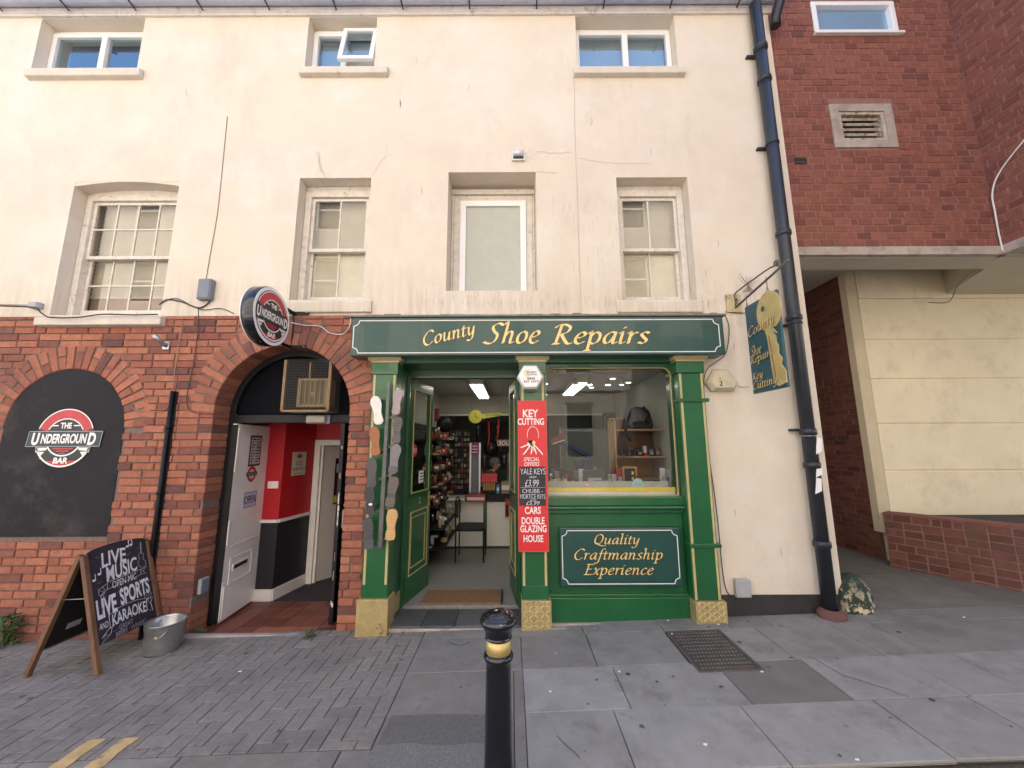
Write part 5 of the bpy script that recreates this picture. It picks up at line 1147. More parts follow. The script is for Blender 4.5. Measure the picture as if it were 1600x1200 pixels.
bt('LIVE', -.18, .905, .78, .13, .02, .1, arcw(.8)); bt('MUSIC', .02, .775, 1.0, .13, .02, .1, sk(.06)); bt('OPEN MIC', .05, .665, .78, .06, .0, .1, sk(.05)); bt('LIVE', -.57, .50, .58, .165, .035, .0, sk(.05)); bt('SPORTS', .33, .54, .98, .15, .03, .0, sk(.06))
bt('KARAOKE', .07, .375, 1.1, .10, .012, .1, arcw(.5)); bt('AND', -.72, .355, .26, .05, .0, .2, None); 
bt('GREAT', -.08, .285, .44, .04, 0, .2, None, bg_); bt('BEERS · WINES', .02, .235, .9, .038, 0, .2, None, bg_)
def line(pts, r=.0016, mb=bw_): mb.tube([FA.p(u * hw, v * Hh, .003) for u, v in pts], r, 4)
line([(-.5, .64), (.58, .665), (.62, .715), (-.46, .70), (-.5, .64)]); line([(-.5, .64), (-.72, .60), (-.6, .63), (-.75, .66), (-.47, .69)]); line([(.6, .67), (.78, .66), (.68, .69), (.82, .73), (.62, .71)])
line(crom([(-.55, .31), (-.2, .345), (.2, .35), (.62, .315)], 5)); line(crom([(-.55, .42), (-.2, .45), (.25, .455), (.66, .43)], 5)); line([(.62, .315), (.66, .43)]); line([(-.55, .31), (-.55, .42)]); line([(-.55, .32), (-.82, .26), (-.68, .28), (-.85, .21), (-.55, .27), (-.5, .315)]); line([(.62, .33), (.82, .3), (.78, .38), (.88, .42), (.66, .42)])
line(crom([(.55, .79), (.6, .74), (.75, .73), (.82, .77), (.74, .81), (.78, .85), (.68, .87), (.6, .85), (.62, .81), (.55, .79)], 4), .002, bg_); line([(.7, .86), (.74, .97)], .004, bg_)
line(circ(-.66, .635, .09, 0, 360, 14, .035) + [(-.57, .635)], .0022, bg_); line([(-.70, .6), (-.72, .5), (-.64, .5), (-.62, .6)], .002, bg_); line([(-.68, .5), (-.72, .46), (-.6, .45)], .0016, bg_)
line(circ(.72, .455, .12, 0, 360, 12, .04) + [(.84, .455)], .002, bg_); line([(.68, .42), (.76, .37), (.82, .39)], .002, bg_); line([(.66, .49), (.7, .42)], .0016, bg_); line([(.78, .49), (.74, .42)], .0016, bg_)
for k in range(26):
    u, v = random.uniform(-.85, .85), random.choice((random.uniform(.22, .28), random.uniform(.57, .62), random.uniform(.69, .73), random.uniform(.83, .97))); line(crom([(u, v), (u + .05, v + random.uniform(-.01, .015)), (u + .12, v + random.uniform(-.012, .012))], 3), .0011, bg_)
for u, v in ((.28, .965), (.40, .97), (-.66, .79), (-.83, .75)):
    bw_.prism(FA, [(u * hw + .014 * math.cos(R(a)), v * Hh + .01 * math.sin(R(a))) for a in range(0, 360, 45)], .001, .003); line([(u + .045, v), (u + .05, v + .05)], .0022)
line([(.33, 1.015), (.45, 1.02)], .003)
bw_.build('chalk_lettering', m_chalk, bd); bg_.build('chalk_drawing', m_chalkgrey, bd)

bc = Vector((-3.10, -.28, g(-3.1)))
t = thing('galvanised_bucket', bc, 'dented galvanised metal bucket beside the A frame chalkboard', 'bucket')
b = MB(); b.lathe(bc, [(0, .012), (.113, .012), (.113, 0), (.12, 0), (.121, .018), (.124, .05), (.127, .055), (.129, .06), (.138, .19), (.142, .195), (.143, .2), (.147, .24), (.152, .246), (.151, .252), (.145, .25), (.14, .236), (.115, .03), (0, .028)], 40)
for i, v in enumerate(b.v):
    a = math.atan2(v[1] - bc.y, v[0] - bc.x); k = .006 * math.sin(3 * a + v[2] * 9); b.v[i] = (v[0] + k, v[1] + k * .6, v[2])
b.build('body', m_galv, t)
b = MB(); hp = [(bc.x + .17 * math.sin(R(a)) * .72 - .02 * 0, bc.y + .172 * math.cos(R(a)) * .98, 0) for a in range(0, 181, 12)]
P = []
for a in range(0, 181, 12): P.append((bc.x + .15 * math.cos(R(a)) * math.cos(R(40)) + .03 * math.sin(R(a)), bc.y - .15 * math.cos(R(a)) * math.sin(R(40)) * 1 - .14 * math.sin(R(a)) * .9, bc.z + .236 - .075 * math.sin(R(a))))
b.tube(P, .0035, 6); b.build('wire_handle', m_galv, t)
b = MB(); b.tube(P[6:10], .009, 8); b.build('wooden_grip', M('grip_wood', (.5, .36, .2), .6), t)

by = -1.92; bx_ = at(779, 980, by).x; zt = at(779, 955, by).z
def bz(py): return at(779, py, by).z
t = thing('bollard', (bx_, by, g(0)), 'glossy black iron bollard with a domed cap and a gold band', 'bollard')
z1_, z2_, z3_, z4_ = bz(972), bz(998), bz(1001), bz(1021)
rc = .094
b = MB(); b.lathe((bx_, by, 0), [(0, zt + .006), (.022, zt + .005), (.045, zt + .0), (.06, zt - .007), (.066, zt - .012), (.07, zt - .0125), (.084, zt - .021), (.093, zt - .031), (.0955, zt - .039), (.094, zt - .047), (.085, zt - .06), (.075, zt - .073), (.069, zt - .088), (.066, zt - .104), (.0655, zt - .109), (.068, zt - .112), (.068, zt - .118), (.064, zt - .122), (.058, zt - .124)], 48); b.build('cap', m_blackiron, t)
zg = zt - .122
b = MB(); b.lathe((bx_, by, 0), [(.055, zg + .002), (.0605, zg), (.0605, zg - .066), (.055, zg - .068)], 40); b.build('gold_band', m_brass, t)
b = MB(); b.lathe((bx_, by, 0), [(.055, zg - .06), (.066, zg - .064), (.073, zg - .072), (.074, zg - .084), (.069, zg - .094), (.062, zg - .1), (.062, zg - .12), (.066, .3), (.068, .1), (.085, .09), (.088, .0), (.088, -.05)], 40); b.build('post', m_blackiron, t)
zc_ = zt - .042

# ================================================================ WEEDS, GUARD STONE, LITTER
def weed(px, py, h, n, lab, Y=None, spread=.06):
    c = gp(px, py) if Y is None else Vector((at(px, py, Y).x, Y, g(at(px, py, Y).x)))
    t = thing('weed', c, lab, 'weed'); b = MB()
    for i in range(n):
        a = random.uniform(0, 6.28); r_ = random.uniform(0, spread); z = c.z + random.uniform(.005, h); o = Vector((c.x + r_ * math.cos(a), c.y + r_ * math.sin(a) * .6, z)); d = Vector((math.cos(a), math.sin(a), random.uniform(-.2, .8))).normalized() * random.uniform(.02, .045); s_ = d.cross(Vector((random.uniform(-1, 1), random.uniform(-1, 1), 1))).normalized() * random.uniform(.006, .014)
        b.add([o, o + d * .5 + s_, o + d, o + d * .5 - s_], [(0, 1, 2, 3)], random.random())
    b.build('leaves', m_leaf, t)
    b = MB()
    for i in range(max(3, n // 14)): a = random.uniform(0, 6.28); b.tube([c, c + Vector((math.cos(a) * spread * .5, math.sin(a) * spread * .3, h * .5)), c + Vector((math.cos(a) * spread, math.sin(a) * spread * .6, h * .95))], .0025, 4)
    b.build('stem', m_leaf, t)
weed(12, 985, .27, 420, 'tall dusty weed against the brick wall below the black arched board', -.09, .11)
weed(312, 992, .05, 40, 'tiny weed at the end of the bar threshold beside the bucket', None, .05); weed(482, 997, .06, 50, 'small weed growing at the foot of the bar threshold', None, .04); weed(597, 992, .10, 70, 'small green weed in the crack beside the brass pilaster foot', None, .04)
m_guard = M('flaked_green_stone', (.018, .035, .025), .75, var=.4, scale=14, bump=.7, bscale=40)
stain(m_guard, (.60, .52, .37), .42, .12, 13, (1, 1, 1), .52, .55, 1)
c = Vector((3.32, .04, g(3.3)))
b = MB(); prof = crom([(.15, -.05), (.155, .06), (.14, .16), (.115, .25), (.07, .31), (.001, .335)], 6); b.lathe(c, prof, 60)
for i, v in enumerate(b.v):
    a = math.atan2(v[1] - c.y, v[0] - c.x); k = 1 + .12 * math.sin(2 * a + 1) + .05 * math.sin(5 * a + v[2] * 14) + .035 * math.sin(11 * a + v[2] * 31) + .03 * math.sin(17 * a - v[2] * 47) + random.uniform(-.012, .012); b.v[i] = (c.x + (v[0] - c.x) * k, c.y + (v[1] - c.y) * k, v[2])
o = b.build('guard_stone', m_guard, None, loc=c); tag(o, 'rounded guard stone with flaking dark green paint at the alley corner', 'guard stone')
for k, (px, py) in enumerate(((968, 1050), (1102, 1164), (1044, 970), (1190, 1050), (1122, 976), (1050, 991), (860, 1081), (1340, 1188), (375, 1050), (1506, 965))):
    p = gp(px, py); o = MB().prism(Fr((p.x, p.y, g(p.x)), (1, 0, 0), (0, 1, 0)), [(random.uniform(.5, 1) * .016 * math.cos(R(a)), random.uniform(.5, 1) * .009 * math.sin(R(a))) for a in range(0, 360, 60)], .002, .006).build('paper_scrap', m_upvc, None, loc=p); tag(o, 'tiny white scrap of litter lying on the pavement', 'litter', 'tiny scraps of litter on the pavement')

# ================================================================ SHOP INTERIOR
m_ceil = M('shop_ceiling', (.50, .49, .44), .8, var=.03); m_swall = M('shop_wall', (.42, .41, .36), .85, var=.06, scale=2); m_greywall = M('workshop_grey', (.22, .24, .22), .8, var=.08, scale=2)
cz = 2.62; sx0, sx1 = -1.40, 1.97; fzz = .02
b = MB(); b.box(sx0, sx1, .34, 6.2, -.25, fzz); struct('shop_floor', b, M('speckled_carpet', (.24, .24, .23), .9, var=.35, scale=90))
b = MB(); b.box(sx0, sx1, .17, 6.2, cz, cz + .08); struct('shop_ceiling', b, m_ceil)
b = MB(); b.box(sx0 - .06, sx0, .32, 6.2, -.2, cz); b.box(sx1, sx1 + .06, .0 + .34, 6.2, -.2, cz); b.box(sx0, sx1, 3.46, 3.56, 2.26, cz); struct('shop_wall', b, m_swall)
b = MB(); b.box(sx0, sx1, 5.6, 5.7, -.2, cz); struct('shop_back_wall', b, m_greywall)
b = MB(); b.box(sx0, sx1, 3.44, 3.459, 2.24, 2.27); struct('bulkhead_trim', b, m_wht)
o = MB().box(.95, sx1 - .002, 3.6, 3.65, fzz, 2.0).build('partition_screen', m_greywall, None, loc=(1.4, 3.6, fzz)); tag(o, 'plain grey partition screen behind the shop counter, seen through the display window', 'partition')
b = MB(); b.box(.93, .95, 3.59, 3.66, fzz, 2.01); b.build('edge_post', m_steel, o)
# lights that are switched on
def fluo(x, y0, y1, lab, ang=0):
    t = thing('fluorescent_light', (x, (y0 + y1) / 2, cz), lab, 'ceiling light', 'fluorescent ceiling lights'); w_ = .105
    Fz = Fr((x, 0, 0), (0, -1, 0), (0, 0, 1)) 
    b = MB(); b.prism(Fr((x, y0, 0), (1, 0, 0), (0, 0, 1)), [(-w_, cz - .075), (w_, cz - .075), (w_, cz - .03), (w_ - .04, cz - .001), (-w_ + .04, cz - .001), (-w_, cz - .03)], -(y1 - y0), 0); b.build('housing', M('light_housing', (.55, .53, .42), .5), t)
    b = MB(); b.box(x - w_ + .02, x - .012, y0 + .04, y1 - .04, cz - .092, cz - .076); b.box(x + .012, x + w_ - .02, y0 + .04, y1 - .04, cz - .092, cz - .076); b.build('diffuser', M('lit_tube', (1, .97, .86), .5, emit=1.9), t)
    b = MB()
    for i in range(9): y = y0 + .05 + (y1 - y0 - .1) * i / 8; b.box(x - w_ + .01, x + w_ - .01, y - .006, y + .006, cz - .10, cz - .0925)
    b.build('louvre', M('louvre_metal', (.5, .5, .45), .4), t)
fluo(-.52, 1.45, 3.1, 'lit fluorescent strip seen through the open shop door'); fluo(.98, 1.35, 2.7, 'lit fluorescent strip seen through the display window')
sp = thing('spotlight_bar', (1.08, .75, cz), 'ceiling bar with four small silver spotlights behind the display window', 'spotlights')
b = MB(); z = cz - .06; b.box(.78, 1.42, .74, .76, z - .008, z + .008); b.box(1.02, 1.14, .71, .79, z + .008, cz - .002); b.build('bar', m_steel, sp, bevel=.003)
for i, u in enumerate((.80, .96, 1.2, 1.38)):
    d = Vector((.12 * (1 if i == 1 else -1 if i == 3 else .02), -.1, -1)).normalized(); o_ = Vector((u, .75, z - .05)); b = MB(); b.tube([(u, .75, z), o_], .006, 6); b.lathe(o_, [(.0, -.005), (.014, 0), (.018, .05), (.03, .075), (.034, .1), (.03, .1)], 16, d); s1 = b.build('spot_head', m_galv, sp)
    b = MB(); b.lathe(o_, [(.029, .096), (.0, .098)], 14, d); b.build('bulb', M('lit_bulb', (1, .96, .86), .5, emit=30) if i in (1, 2) else M('faint_glow_bulb', (.6, .6, .55), .2, emit=2), s1)  # outer bulbs are given a faint glow, the inner two shine strongly
o = MB().lathe((.42 + .06, .7, cz), [(0, -.05), (.05, -.048), (.06, -.03), (.06, -.001), (0, 0)], 20).build('smoke_detector', M('detector', (.28, .26, .2), .6), None, loc=(.48, .7, cz)); tag(o, 'small round smoke detector on the ceiling behind the display window', 'smoke detector')
MB().lathe((.48, .7, cz - .05), [(.02, 0), (.018, -.006), (0, -.006)], 12).build('sensor', m_black, o)
for k, (x, y) in enumerate(((.52, 1.9), (.62, 3.2), (1.32, 2.3), (1.45, 1.45), (1.78, 1.8))):
    o = MB().lathe((x, y, cz), [(.05, -.001), (.05, -.012), (.038, -.012)], 18).build('downlight', m_white, None, loc=(x, y, cz)); tag(o, 'small round recessed ceiling downlight in the shop', 'ceiling light', 'recessed downlights in the shop ceiling'); MB().lathe((x, y, cz), [(.038, -.010), (0, -.009)], 16).build('lens', M('downlight_lens', (1, .95, .85), .4, emit=3), o)
# counter
ct = thing('shop_counter', (-.3, 2.6, fzz), 'white panelled counter with a black top facing the shop door', 'counter')
b = MB(); b.box(-1.1, -.48, 2.56, 3.0, .06, .755); b.box(-.42, 1.2, 2.56, 3.0, .06, .755); b.build('front_panel', M('counter_white', (.80, .79, .74), .5, var=.04), ct)
b = MB(); b.box(-.48, -.42, 2.55, 3.0, fzz, .755); b.box(-1.1, 1.2, 2.57, 2.99, fzz, .06); b.build('post', m_dgreen, ct)
MB().box(-1.12, 1.22, 2.53, 3.05, .755, .87).build('top', m_black, ct, bevel=.004)
# stacking chair
cc = at(735, 868, 1.9); c = Vector((-.62, 2.0, fzz))
t = thing('stacking_chair', c, 'black padded stacking chair in front of the shop counter', 'chair')
def leg(P): MB().tube(P, .011, 8).build('leg', m_black, t)
for sx in (-.2, .2):
    leg([(c.x + sx, c.y - .2, fzz), (c.x + sx, c.y - .19, .46)]); leg([(c.x + sx, c.y + .2, fzz), (c.x + sx, c.y + .18, .46)])
b = MB(); b.prism(Fr((c.x, c.y, .45), (1, 0, 0), (0, 1, 0)), rrect(-.22, .22, -.22, .22, .07), 0, .05); b.build('seat', m_black, t, bevel=.015)
b = MB(); b.prism(Fr((c.x - .2, c.y, .62), (0, 1, 0), (0, 0, 1)), rrect(-.2, .2, 0, .24, .09), -.015, .02); b.build('backrest', m_black, t, bevel=.01)
b = MB(); b.tube(crom([(c.x - .2, c.y - .21, .46), (c.x - .21, c.y - .215, .78), (c.x - .215, c.y - .12, .885), (c.x - .215, c.y + .12, .885), (c.x - .21, c.y + .215, .78), (c.x - .2, c.y + .21, .46)], 5), .011, 8); b.build('back_frame', m_black, t)

# shopkeeper bending behind the counter: one skinned body, clothes and hair as children
def skin(name, pts, edges, rad, m, parent=None, loc=(0, 0, 0), sub=2):
    me = bpy.data.meshes.new(name); me.from_pydata([tuple(Vector(p)) for p in pts], edges, []); me.materials.append(m)
    o = bpy.data.objects.new(name, me); COL.objects.link(o)
    if parent is not None: o.parent = parent
    else: o.location = loc
    o.modifiers.new('skin', 'SKIN')
    for v, r_ in zip(me.skin_vertices[0].data, rad): v.radius = r_ if isinstance(r_, tuple) else (r_, r_)
    me.skin_vertices[0].data[0].use_root = True
    s_ = o.modifiers.new('smooth', 'SUBSURF'); s_.levels = s_.render_levels = sub
    return o
m_skin = M('skin', (.44, .24, .16), .55, var=.06, scale=20)
pl_ = Vector((-.50, 3.3, fzz))
J = dict(pel=(-.06, 0, .84), sp1=(-.02, 0, .97), chest=(.07, -.01, 1.11), neck=(.15, -.02, 1.215), jaw=(.195, -.025, 1.25), head=(.19, -.02, 1.318), crown=(.17, -.02, 1.385), nose=(.277, -.03, 1.285),
         shl=(.09, .17, 1.14), ell=(.17, .22, .96), wrl=(.36, .12, .96), hal=(.43, .10, .95), shr=(.09, -.19, 1.14), elr=(.17, -.24, .96), wrr=(.36, -.14, .96), har=(.43, -.12, .95),
         hil=(-.06, .09, .80), knl=(.06, .1, .45), anl=(0, .1, .08), tol=(.15, .11, .03), hir=(-.06, -.09, .80), knr=(.06, -.1, .45), anr=(0, -.1, .08), tor=(.15, -.11, .03))
K = list(J); ix = {k: i for i, k in enumerate(K)}
E_ = [('pel', 'sp1'), ('sp1', 'chest'), ('chest', 'neck'), ('neck', 'jaw'), ('jaw', 'head'), ('head', 'crown'), ('head', 'nose'), ('chest', 'shl'), ('shl', 'ell'), ('ell', 'wrl'), ('wrl', 'hal'), ('chest', 'shr'), ('shr', 'elr'), ('elr', 'wrr'), ('wrr', 'har'), ('pel', 'hil'), ('hil', 'knl'), ('knl', 'anl'), ('anl', 'tol'), ('pel', 'hir'), ('hir', 'knr'), ('knr', 'anr'), ('anr', 'tor')]
RD = dict(pel=.13, sp1=.125, chest=.135, neck=.058, jaw=.066, head=.088, crown=.062, nose=.016, shl=.06, ell=.042, wrl=.03, hal=.035, shr=.06, elr=.042, wrr=.03, har=.035, hil=.085, knl=.058, anl=.042, tol=.035, hir=.085, knr=.058, anr=.042, tor=.035)
person = skin('person', [J[k] for k in K], [(ix[a], ix[c_]) for a, c_ in E_], [RD[k] for k in K], m_skin, None, pl_)
tag(person, 'grey haired person in a dark jumper bending over work behind the counter', 'person')
def cloth(name, ks, es, grow, m): 
    i2 = {k: i for i, k in enumerate(ks)}; return skin(name, [J[k] for k in ks], [(i2[a], i2[c_]) for a, c_ in es], [RD[k] + grow for k in ks], m, person)
kj = ['chest', 'pel', 'sp1', 'shl', 'ell', 'wrl', 'shr', 'elr', 'wrr']; cloth('jumper', kj, [('pel', 'sp1'), ('sp1', 'chest'), ('chest', 'shl'), ('shl', 'ell'), ('ell', 'wrl'), ('chest', 'shr'), ('shr', 'elr'), ('elr', 'wrr')], .014, M('dark_wool', (.03, .032, .045), .95, var=.3, scale=30))
kt = ['pel', 'hil', 'knl', 'anl', 'hir', 'knr', 'anr']; cloth('trousers', kt, [('pel', 'hil'), ('hil', 'knl'), ('knl', 'anl'), ('pel', 'hir'), ('hir', 'knr'), ('knr', 'anr')], .016, M('dark_cloth', (.02, .02, .025), .9))
b = MB(); hc = pl_ + Vector((.17, -.02, 1.338)); b.lathe(hc, [(.10, -.05), (.103, .0), (.095, .045), (.065, .08), (.03, .093), (0, .096)], 24, (-.35, 0, 1)); hb = b.build('hair', M('grey_hair', (.13, .12, .115), .8, var=.3, scale=60), person)
b = MB()
for sy in (-1, 1): b.lathe(pl_ + Vector((.267, -.025 + sy * .03, 1.312)), [(0, -.008), (.008, 0), (0, .008)], 8); 
b.build('eye', m_black, person)
b = MB()
for sy in (-1, 1): b.lathe(pl_ + Vector((.18, -.02 + sy * .088, 1.30)), [(0, -.03), (.014, -.01), (.016, .015), (0, .03)], 8)
b.build('ear', m_skin, person)
def finger(s_, k, a):
    o_ = Vector(J[s_]) + Vector((.025, (k - 1.5) * .017, .0)); L_ = (.05, .06, .056, .042)[k]
    return [o_, o_ + Vector((L_ * .5, 0, -.004)), o_ + Vector((L_ * .9, 0, -.022))]
b = MB()
for s_, sy in (('hal', -1), ('har', 1)):
    for k in range(4): b.tube([pl_ + p for p in finger(s_, k, 0)], [.009, .0085, .007], 6)
    o_ = Vector(J[s_]); b.tube([pl_ + o_ + Vector((-.01, sy * .03, 0)), pl_ + o_ + Vector((.02, sy * .05, -.008)), pl_ + o_ + Vector((.045, sy * .048, -.016))], [.011, .01, .008], 6)
b.build('fingers', m_skin, person)

# stock on shelves along the left wall
sh = thing('stock_shelving', (-1.15, 2.2, fzz), 'dark shelving of shoe care stock just inside the shop door', 'shelving')
b = MB(); zs = (.30, .56, .84, 1.08, 1.3, 1.52, 1.74)
for z in zs: b.box(sx0 + .01, -1.02 if z > .7 else -.92, 1.35, 3.0, z, z + .02)
b.build('shelf', m_black, sh)
b = MB(); b.box(sx0 + .0, sx0 + .01, 1.35, 3.2, fzz, 2.0); 
for y in (1.36, 2.2, 2.99): b.box(sx0 + .01, sx0 + .04, y, y + .02, fzz, 1.76)
b.build('back_panel', m_dark, sh)
cols = {'red': (.42, .05, .04), 'white': (.6, .58, .55), 'brown': (.20, .08, .04), 'black': (.02, .02, .022), 'tan': (.42, .28, .15), 'blue': (.05, .08, .22), 'yellow': (.5, .38, .05)}
tins = []
def stock(kind, col, x, y, z, s_=1.0):
    mm = M('stock_' + col, cols[col], .4, var=.1)
    if kind == 'bottle':
        o = MB().lathe((x, y, z), [(0, 0), (.022 * s_, 0), (.022 * s_, .09 * s_), (.01 * s_, .11 * s_)], 10).build('polish_bottle', mm, None, loc=(x, y, z)); MB().lathe((x, y, z + .11 * s_), [(.012 * s_, 0), (.012 * s_, .03 * s_), (0, .03 * s_)], 10).build('cap', m_white if col != 'white' else m_black, o); cat = 'bottle'
    elif kind == 'tin':
        o = MB().lathe((x, y, z), [(0, 0), (.038 * s_, 0), (.038 * s_, .03 * s_), (.04 * s_, .031 * s_), (.04 * s_, .045 * s_), (0, .045 * s_)], 12).build('polish_tin', mm, None, loc=(x, y, z)); cat = 'tin'
        MB().lathe((x, y, z), [(.0385 * s_, .006 * s_), (.0388 * s_, .015 * s_), (.0385 * s_, .026 * s_)], 12).build('label_band', m_goldline, o)
    else:
        o = MB().box(x - .04 * s_, x + .04 * s_, y - .05 * s_, y + .05 * s_, z, z + .09 * s_).build('stock_box', mm, None, loc=(x, y, z), bevel=.003); cat = 'box'
        MB().box(x - .03 * s_, x + .03 * s_, y - .0515 * s_, y - .0501 * s_, z + .03 * s_, z + .065 * s_).build('printed_label', m_white if col != 'white' else m_red, o)
    tag(o, f'{col} {dict(bottle="polish bottle", tin="polish tin", box="carton")[kind]} on the dark stock shelving along the shop side wall', cat, f'{col} {kind} stock on the side wall shelving'); return o
for z in zs:
    y = 1.42
    while y < 2.95:
        for xr in ((-1.07, -1.2) if z > .7 else (-.98, -1.12)):
            if random.random() < .8: stock(random.choice(('bottle', 'bottle', 'tin', 'box')), random.choice(('red', 'white', 'brown', 'black', 'tan', 'brown', 'black', 'red')) if z > .8 else random.choice(('tan', 'white', 'tan', 'black')), xr, y, z + .021, random.uniform(.9, 1.25))
        y += random.uniform(.14, .2)
# hanging laces board behind the counter with red packs
t = thing('accessory_rack', (-.95, 3.1, .87), 'wire rack of dark hanging shoe accessories behind the counter', 'rack')
b = MB(); b.box(-1.3, -.78, 3.2, 3.22, .87, 1.95); b.build('board', m_dark, t)
m_pack = M('pack_print', (.1, .05, .04), .4, var=.2, ramp=[(.02, .02, .02), (.30, .03, .03), (.04, .035, .03), (.42, .36, .3), (.03, .025, .03), (.12, .12, .12)])
for i in range(9):
    for j in range(11):
        if random.random() < .85: x, z = -1.27 + i * .055, .9 + j * .095; MB().box(x, x + .035, 3.15, 3.19, z, z + random.uniform(.04, .08), random.random()).build('hanging_pack', m_pack, t)
t = thing('display_column', (-.66, 2.75, .87), 'silver framed display column on the counter with a magenta header card', 'display stand')
b = MB(); b.box(-.735, -.705, 2.72, 2.75, .87, 1.72); b.box(-.575, -.545, 2.72, 2.75, .87, 1.72); b.build('upright', m_galv, t)
MB().box(-.70, -.58, 2.715, 2.73, 1.52, 1.72).build('header_card', M('magenta_card', (.30, .02, .16), .5), t)
b = MB(); 
for i in range(3): b.box(-.685, -.60, 2.713, 2.7145, 1.55 + i * .05, 1.565 + i * .05)
b.build('printed_line', m_white, t); MB().box(-.70, -.58, 2.73, 2.75, .87, 1.52).build('mesh_panel', m_grey, t)
t = thing('counter_display_box', (-.4, 2.7, .87), 'red topped countertop display box with yellow packets', 'display stand')
b = MB(); b.box(-.52, -.26, 2.62, 2.8, 1.06, 1.2); b.build('header', m_red, t); b = MB(); b.box(-.50, -.28, 2.64, 2.8, .87, 1.06); b.build('body', m_dark, t)
b = MB(); 
for i in range(5): b.box(-.49 + i * .042, -.46 + i * .042, 2.625, 2.64, .93, 1.05)
b.build('packet', M('yellow_packet', (.42, .26, .05), .5), t)
def cbox(name, x0, x1, y0, y1, z0, z1, col, lab, cat='box', lid=True):
    o = MB().box(x0, x1, y0, y1, z0, z1).build(name, M('c_' + name, col, .5, var=.12, scale=9), None, loc=((x0 + x1) / 2, (y0 + y1) / 2, z0), bevel=.004); tag(o, lab, cat)
    if lid: MB().box(x0 + .01, x1 - .01, y0 - .002, y0 - .0005, z0 + (z1 - z0) * .3, z0 + (z1 - z0) * .7).build('printed_label', m_white, o)
    return o
cbox('red_tray', -.74, -.44, 2.38, 2.52, .77, .885, (.42, .05, .035), 'red tray of small goods hooked on the counter edge', 'tray'); cbox('magazine_stack', -1.08, -.76, 2.36, 2.52, .78, .87, (.3, .3, .31), 'small stack of grey papers on the counter behind the black chair', 'papers')
cbox('cardboard_box', -.19, .02, 2.62, 2.8, .875, 1.07, (.30, .24, .14), 'brown cardboard box on the counter top', 'box'); cbox('green_box', .03, .2, 2.7, 2.85, .875, 1.17, (.2, .26, .17), 'pale green machine box on the counter top beside the cardboard box', 'box')
cbox('spray_can', -.27, -.215, 2.6, 2.65, .875, 1.02, (.08, .2, .42), 'blue and white spray can on the counter top', 'spray can')
t = cbox('key_box', -.12, .09, 2.49, 2.555, .52, .80, (.5, .04, .03), 'red wall box with white strips on the counter front', 'box', False); b = MB(); b.box(-.06, .03, 2.485, 2.4895, .74, .755); b.box(-.035, .005, 2.485, 2.4895, .55, .73); b.build('printed_mark', m_white, t); b = MB(); b.box(-.11, -.07, 2.486, 2.4895, .54, .72); b.box(.04, .08, 2.486, 2.4895, .54, .72); b.build('slot', m_dark, t)
# yellow key clock
kz = at(743, 651, 2.9); F = Fr((kz.x, 2.9, kz.z)); t = thing('key_clock', (kz.x, 2.9, kz.z), 'yellow key shaped wall clock hanging from the shop ceiling', 'clock')
m_ky = M('key_yellow', (.55, .5, .06), .45); L_ = .46
b = MB(); b.prism(F, circ(0, 0, .125, 8, 352, 30) + [(.15, -.05), (.17, -.03), (.36, -.0), (.46, .02), (.48, .05), (.44, .075), (.17, .045), (.15, .06)], -.02, 0); b.build('key_body', m_ky, t)
b = MB(); b.poly(F, arcband(0, 0, .118, .121, 0, 359, 30), .002); b.obox(F, -.004, .004, 0, .07, .001, .005); Fq = Fr(F.p(0, 0, 0), (math.cos(R(-25)), 0, math.sin(R(-25))), (-math.sin(R(-25)), 0, math.cos(R(-25)))); b.obox(Fq, 0, .06, -.004, .004, .0055, .008); text(b, 'KEY CUTTING', F, .3, .025, .24, .035, .002, .01, 0, 6)
b.build('clock_hand', m_black, t); b = MB(); b.tube([F.p(-.08, .1, -.01), F.p(-.085, cz - kz.z, -.01)], .002, 4); b.tube([F.p(.42, .07, -.01), F.p(.45, cz - kz.z, -.01)], .002, 4); b.build('hanging_wire', m_black, t)
def hose(pts, Y, r, m, lab):
    P = [tuple(at(x, y, Y)) for x, y in pts]; o = MB().tube(crom(P, 5), r, 6).build('hose', m, None, loc=P[0]); tag(o, lab, 'hose')
hose([(754, 657), (752, 675), (749, 690), (747, 700)], 3.0, .006, m_black, 'thin black hose hanging below the yellow key clock'); hose([(763, 658), (764, 670), (764, 685), (762, 697)], 3.0, .012, m_red, 'straight red hose hanging below the yellow key clock'); hose([(779, 655), (779, 670), (777, 684), (775, 687)], 3.0, .012, m_red, 'short red hose under the bit end of the key clock')
c = at(790, 692, 2.95); F = Fr((c.x, 2.95, c.z)); t = thing('soles_sign', (c.x, 2.95, c.z), 'small dark red SOLES sign hanging deep inside the shop', 'sign'); MB().obox(F, -.15, .17, -.055, .055, -.01, 0).build('board', M('dull_red', (.22, .05, .045), .5), t); b = MB(); text(b, 'SOLES', F, .01, 0, .26, .065, .002, .02); frame4(b, F, -.145, .165, -.05, .05, .006, 0, .002); b.build('lettering', m_white, t)
o = cbox('finishing_machine', -.1, .3, 3.7, 4.1, fzz, 1.5, (.15, .16, .15), 'grey shoe finishing machine behind the shop counter', 'machine'); b = MB(); 
for x in (-.07, .05, .13): b.tube([(x, 3.68, 1.0), (x + .01, 3.66, 1.3), (x, 3.7, 1.52)], .012, 6)
b.build('steel_rod', m_galv, o)
